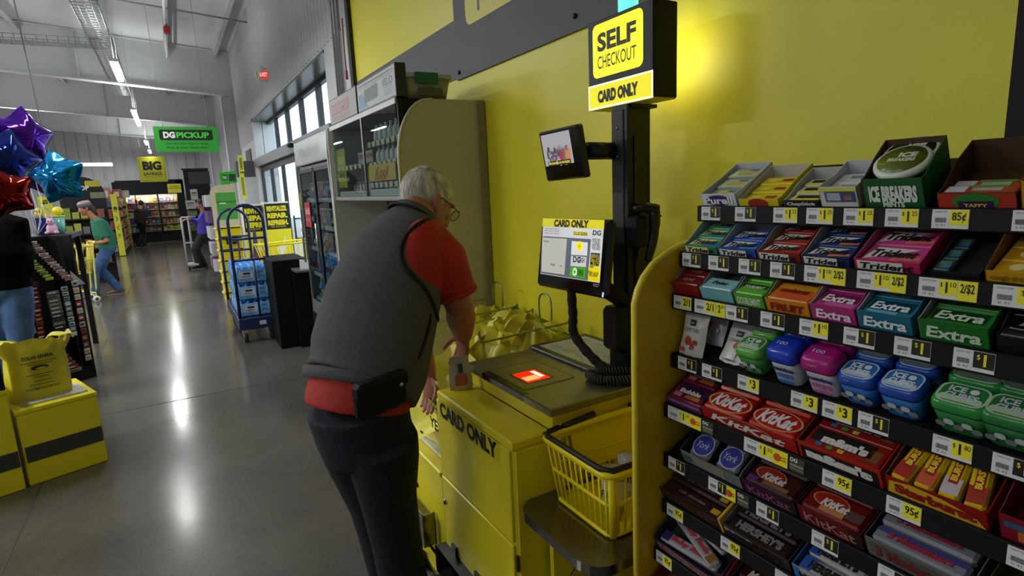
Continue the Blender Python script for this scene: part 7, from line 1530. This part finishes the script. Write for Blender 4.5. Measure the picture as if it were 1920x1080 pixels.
# table with plush and spring baskets behind the rack
tb2 = thing('display_table', 'black display table behind the clip rack holding toys', 'table', (-1.2, 7.6, 0))
q = MB(); q.bx((-1.65, 7.25, 1.27), (-.9, 8.1, 1.31), BLK); q.build('table_top', tb2)
for x in (-1.6, -.95):
    for y in (7.3, 8.05):
        q = MB(); q.bx((x-.025, y-.025, 0), (x+.025, y+.025, 1.27), BLK); q.build('leg', tb2)
def AT(px, py, Y=7.6): return at(px, py, Y=Y)
zt2 = 1.311
bu = thing('toy_bucket', 'blue toy bucket with a yellow toy inside on the table', 'bucket', (AT(83, 425).x, 7.6, zt2)); x = AT(83, 425).x
q = MB(); q.lathe([(.06, zt2), (.085, zt2+.17), (.088, zt2+.175), (.08, zt2+.17)], P('2a3a8c', rough=.3), c=(x, 7.6, 0), n=20); q.build('bucket_body', bu)
q = MB(); q.tube([V((x+.085*math.cos(PI*k/10), 7.6, zt2+.17+.12*math.sin(PI*k/10))) for k in range(11)], .005, P('7a98b8'), n=6); q.build('handle', bu)
q = MB(); q.ell((x-.02, 7.58, zt2+.21), (.04, .04, .045), P('d8b838'), 12, 8); q.ell((x-.02, 7.55, zt2+.25), (.025, .025, .025), P('d8b838'), 10, 8); q.build('plush_chick', label='small yellow plush chick sitting in the blue toy bucket', cat='toy')
gbk = thing('toy_bucket', 'lime green and clear toy bucket at right end of the table', 'bucket', (AT(110, 425).x, 7.6, zt2)); x = AT(111, 425).x
q = MB(); q.lathe([(.045, zt2), (.06, zt2+.17)], P('7ab8b0', rough=.2), c=(x, 7.6, 0), n=16); q.build('bucket_body', gbk); q = MB(); q.lathe([(.06, zt2+.17), (.066, zt2+.175), (.066, zt2+.19), (.05, zt2+.19)], P('a8c838'), c=(x, 7.6, 0), n=16); q.build('rim', gbk)
q = MB(); q.ell((AT(109, 401).x, 7.6, zt2+.235), (.047, .047, .047), P('e8cc28', rough=.4), 16, 12); q.build('yellow_ball', label='round yellow ball on top of the lime green bucket', cat='ball')
pb = thing('plush_bunny', 'pale pink plush bunny sitting between the toy buckets', 'toy', (AT(101, 430).x, 7.5, zt2)); x = AT(101, 430).x; PKP = P('d8a8c0', rough=.8)
b = MB(); b.ell((x, 7.5, zt2+.055), (.05, .045, .06), PKP); b.ell((x, 7.48, zt2+.13), (.036, .034, .036), PKP)
for s_ in (-1, 1): b.tube([(x+s_*.014, 7.49, zt2+.155), (x+s_*.02, 7.49, zt2+.2), (x+s_*.028, 7.49, zt2+.215)], [.01, .012, .006], PKP, n=8); b.ell((x+s_*.04, 7.46, zt2+.02), (.022, .03, .018), PKP)
remesh(b, .006, 2).build('bunny_body', pb); q = MB()
for s_ in (-1, 1): q.ell((x+s_*.014, 7.447, zt2+.138), (.005,)*3, PK, 8, 6)
q.build('eyes', pb)
yt = thing('yellow_card', 'small yellow card with black print behind the toys', 'sign', (AT(78, 382).x, 7.8, zt2)); a = AT(78, 383)
q = MB(); q.bx((a.x-.06, 7.8, zt2), (a.x+.06, 7.806, a.z+.08), P('c8c020')); fr = frame((a.x, 7.7995, a.z+.02), (1, 0, 0), (0, 0, 1)); q.text('$5', .05, .05, fr, PK, bold=.05); q.build('card', yt)
# foil balloons: pillow shaped stars
def star_balloon(c_, r, az, tilt, col, lab, seed):
    t = thing('star_balloon', lab, 'balloon', c_-V((0, 0, r)), group='foil star balloons'); FM = mat(col, rough=.09, metal=.85, var=.12, scale=6, bump=.35, bscale=7)
    R_ = (M.Rotation(az, 4, 'Z') @ M.Rotation(tilt, 4, 'Y')); T = M.Translation(c_) @ R_
    n = 60; q = MB(T)
    def prof(th): 
        k = (th/(2*PI/5)) % 1; d_ = abs(k-.5)*2; return r*(.7+.3*d_**1.7)
    for sg in (1, -1):
        rows = []
        for j in range(9):
            s_ = j/8; rows.append([V((prof(2*PI*i/n)*s_*math.cos(2*PI*i/n+PI/2), -sg*r*.46*(1-s_**2.2)**.75*(1+.04*math.sin(5*i+seed)*s_), prof(2*PI*i/n)*s_*math.sin(2*PI*i/n+PI/2))) for i in range(n)])
        q.rings(rows if sg > 0 else rows, FM, cap=False)
    q.build('foil_body', t)
    q = MB(T); q.tube([V((prof(2*PI*i/n)*1.0*math.cos(2*PI*i/n+PI/2), 0, prof(2*PI*i/n)*math.sin(2*PI*i/n+PI/2))) for i in range(n)], (.006), FM, n=5, closed=True, flat=.4); q.build('foil_seam', t)
    return t
BY = 6.3
tie = at(70, 441, Y=6.45)
bl = [((44, 258), .86, .75, .1, '4a1a90', 'purple foil star balloon, topmost of the bunch'), ((110, 333), .72, -.45, -.15, '1e8cd0', 'light blue foil star balloon at right side of the bunch'), ((8, 300), .85, .5, .3, '1c2c78', 'dark blue foil star balloon at the left edge'), ((10, 362), .62, .2, -.25, '7a140c', 'dark red foil star balloon lowest in the bunch'), ((66, 318), .78, -.1, .35, '2a1468', 'deep violet foil star balloon in the middle of the bunch')]
for i, (px, sc, az, ti, col, lab) in enumerate(bl):
    p_ = at(*px, Y=BY+(.25, -.35, -.05, -.65, .6)[i]); t = star_balloon(p_, .31*sc, az, ti, col, lab, i)
    q = MB(); q.tube(smooth_path([p_-V((0, 0, .25*sc)), p_.lerp(tie, .5)+V((.02*i-.04, 0, 0)), tie], 4), .0016, P('c8c8c8'), n=4); q.build('string', t)
for i in range(6):
    a = at(8+i*14, 400, Y=6.2+.1*i); q = MB(); q.tube([tie, tie.lerp(a, .6)+V((.01*i, 0, .0)), a+V((0, 0, .3))], .002, P('d0d0d0'), n=4); q.build('ribbon', label='thin white balloon ribbon gathered at the black rack, %s from left' % nth(i), cat='ribbon', group='balloon ribbons')
a = at(97, 160, Y=6.2); b = at(75, 195, Y=9)
q = MB(); q.cyl(at(94, 310, Y=8.8), V((at(60, 160, Y=8.8).x-.06, 8.8, zc(-1.2))), .008, cnd, n=6); q.build('drop_wire', label='thin pale wire dropping from ceiling behind the balloons', cat='wire')
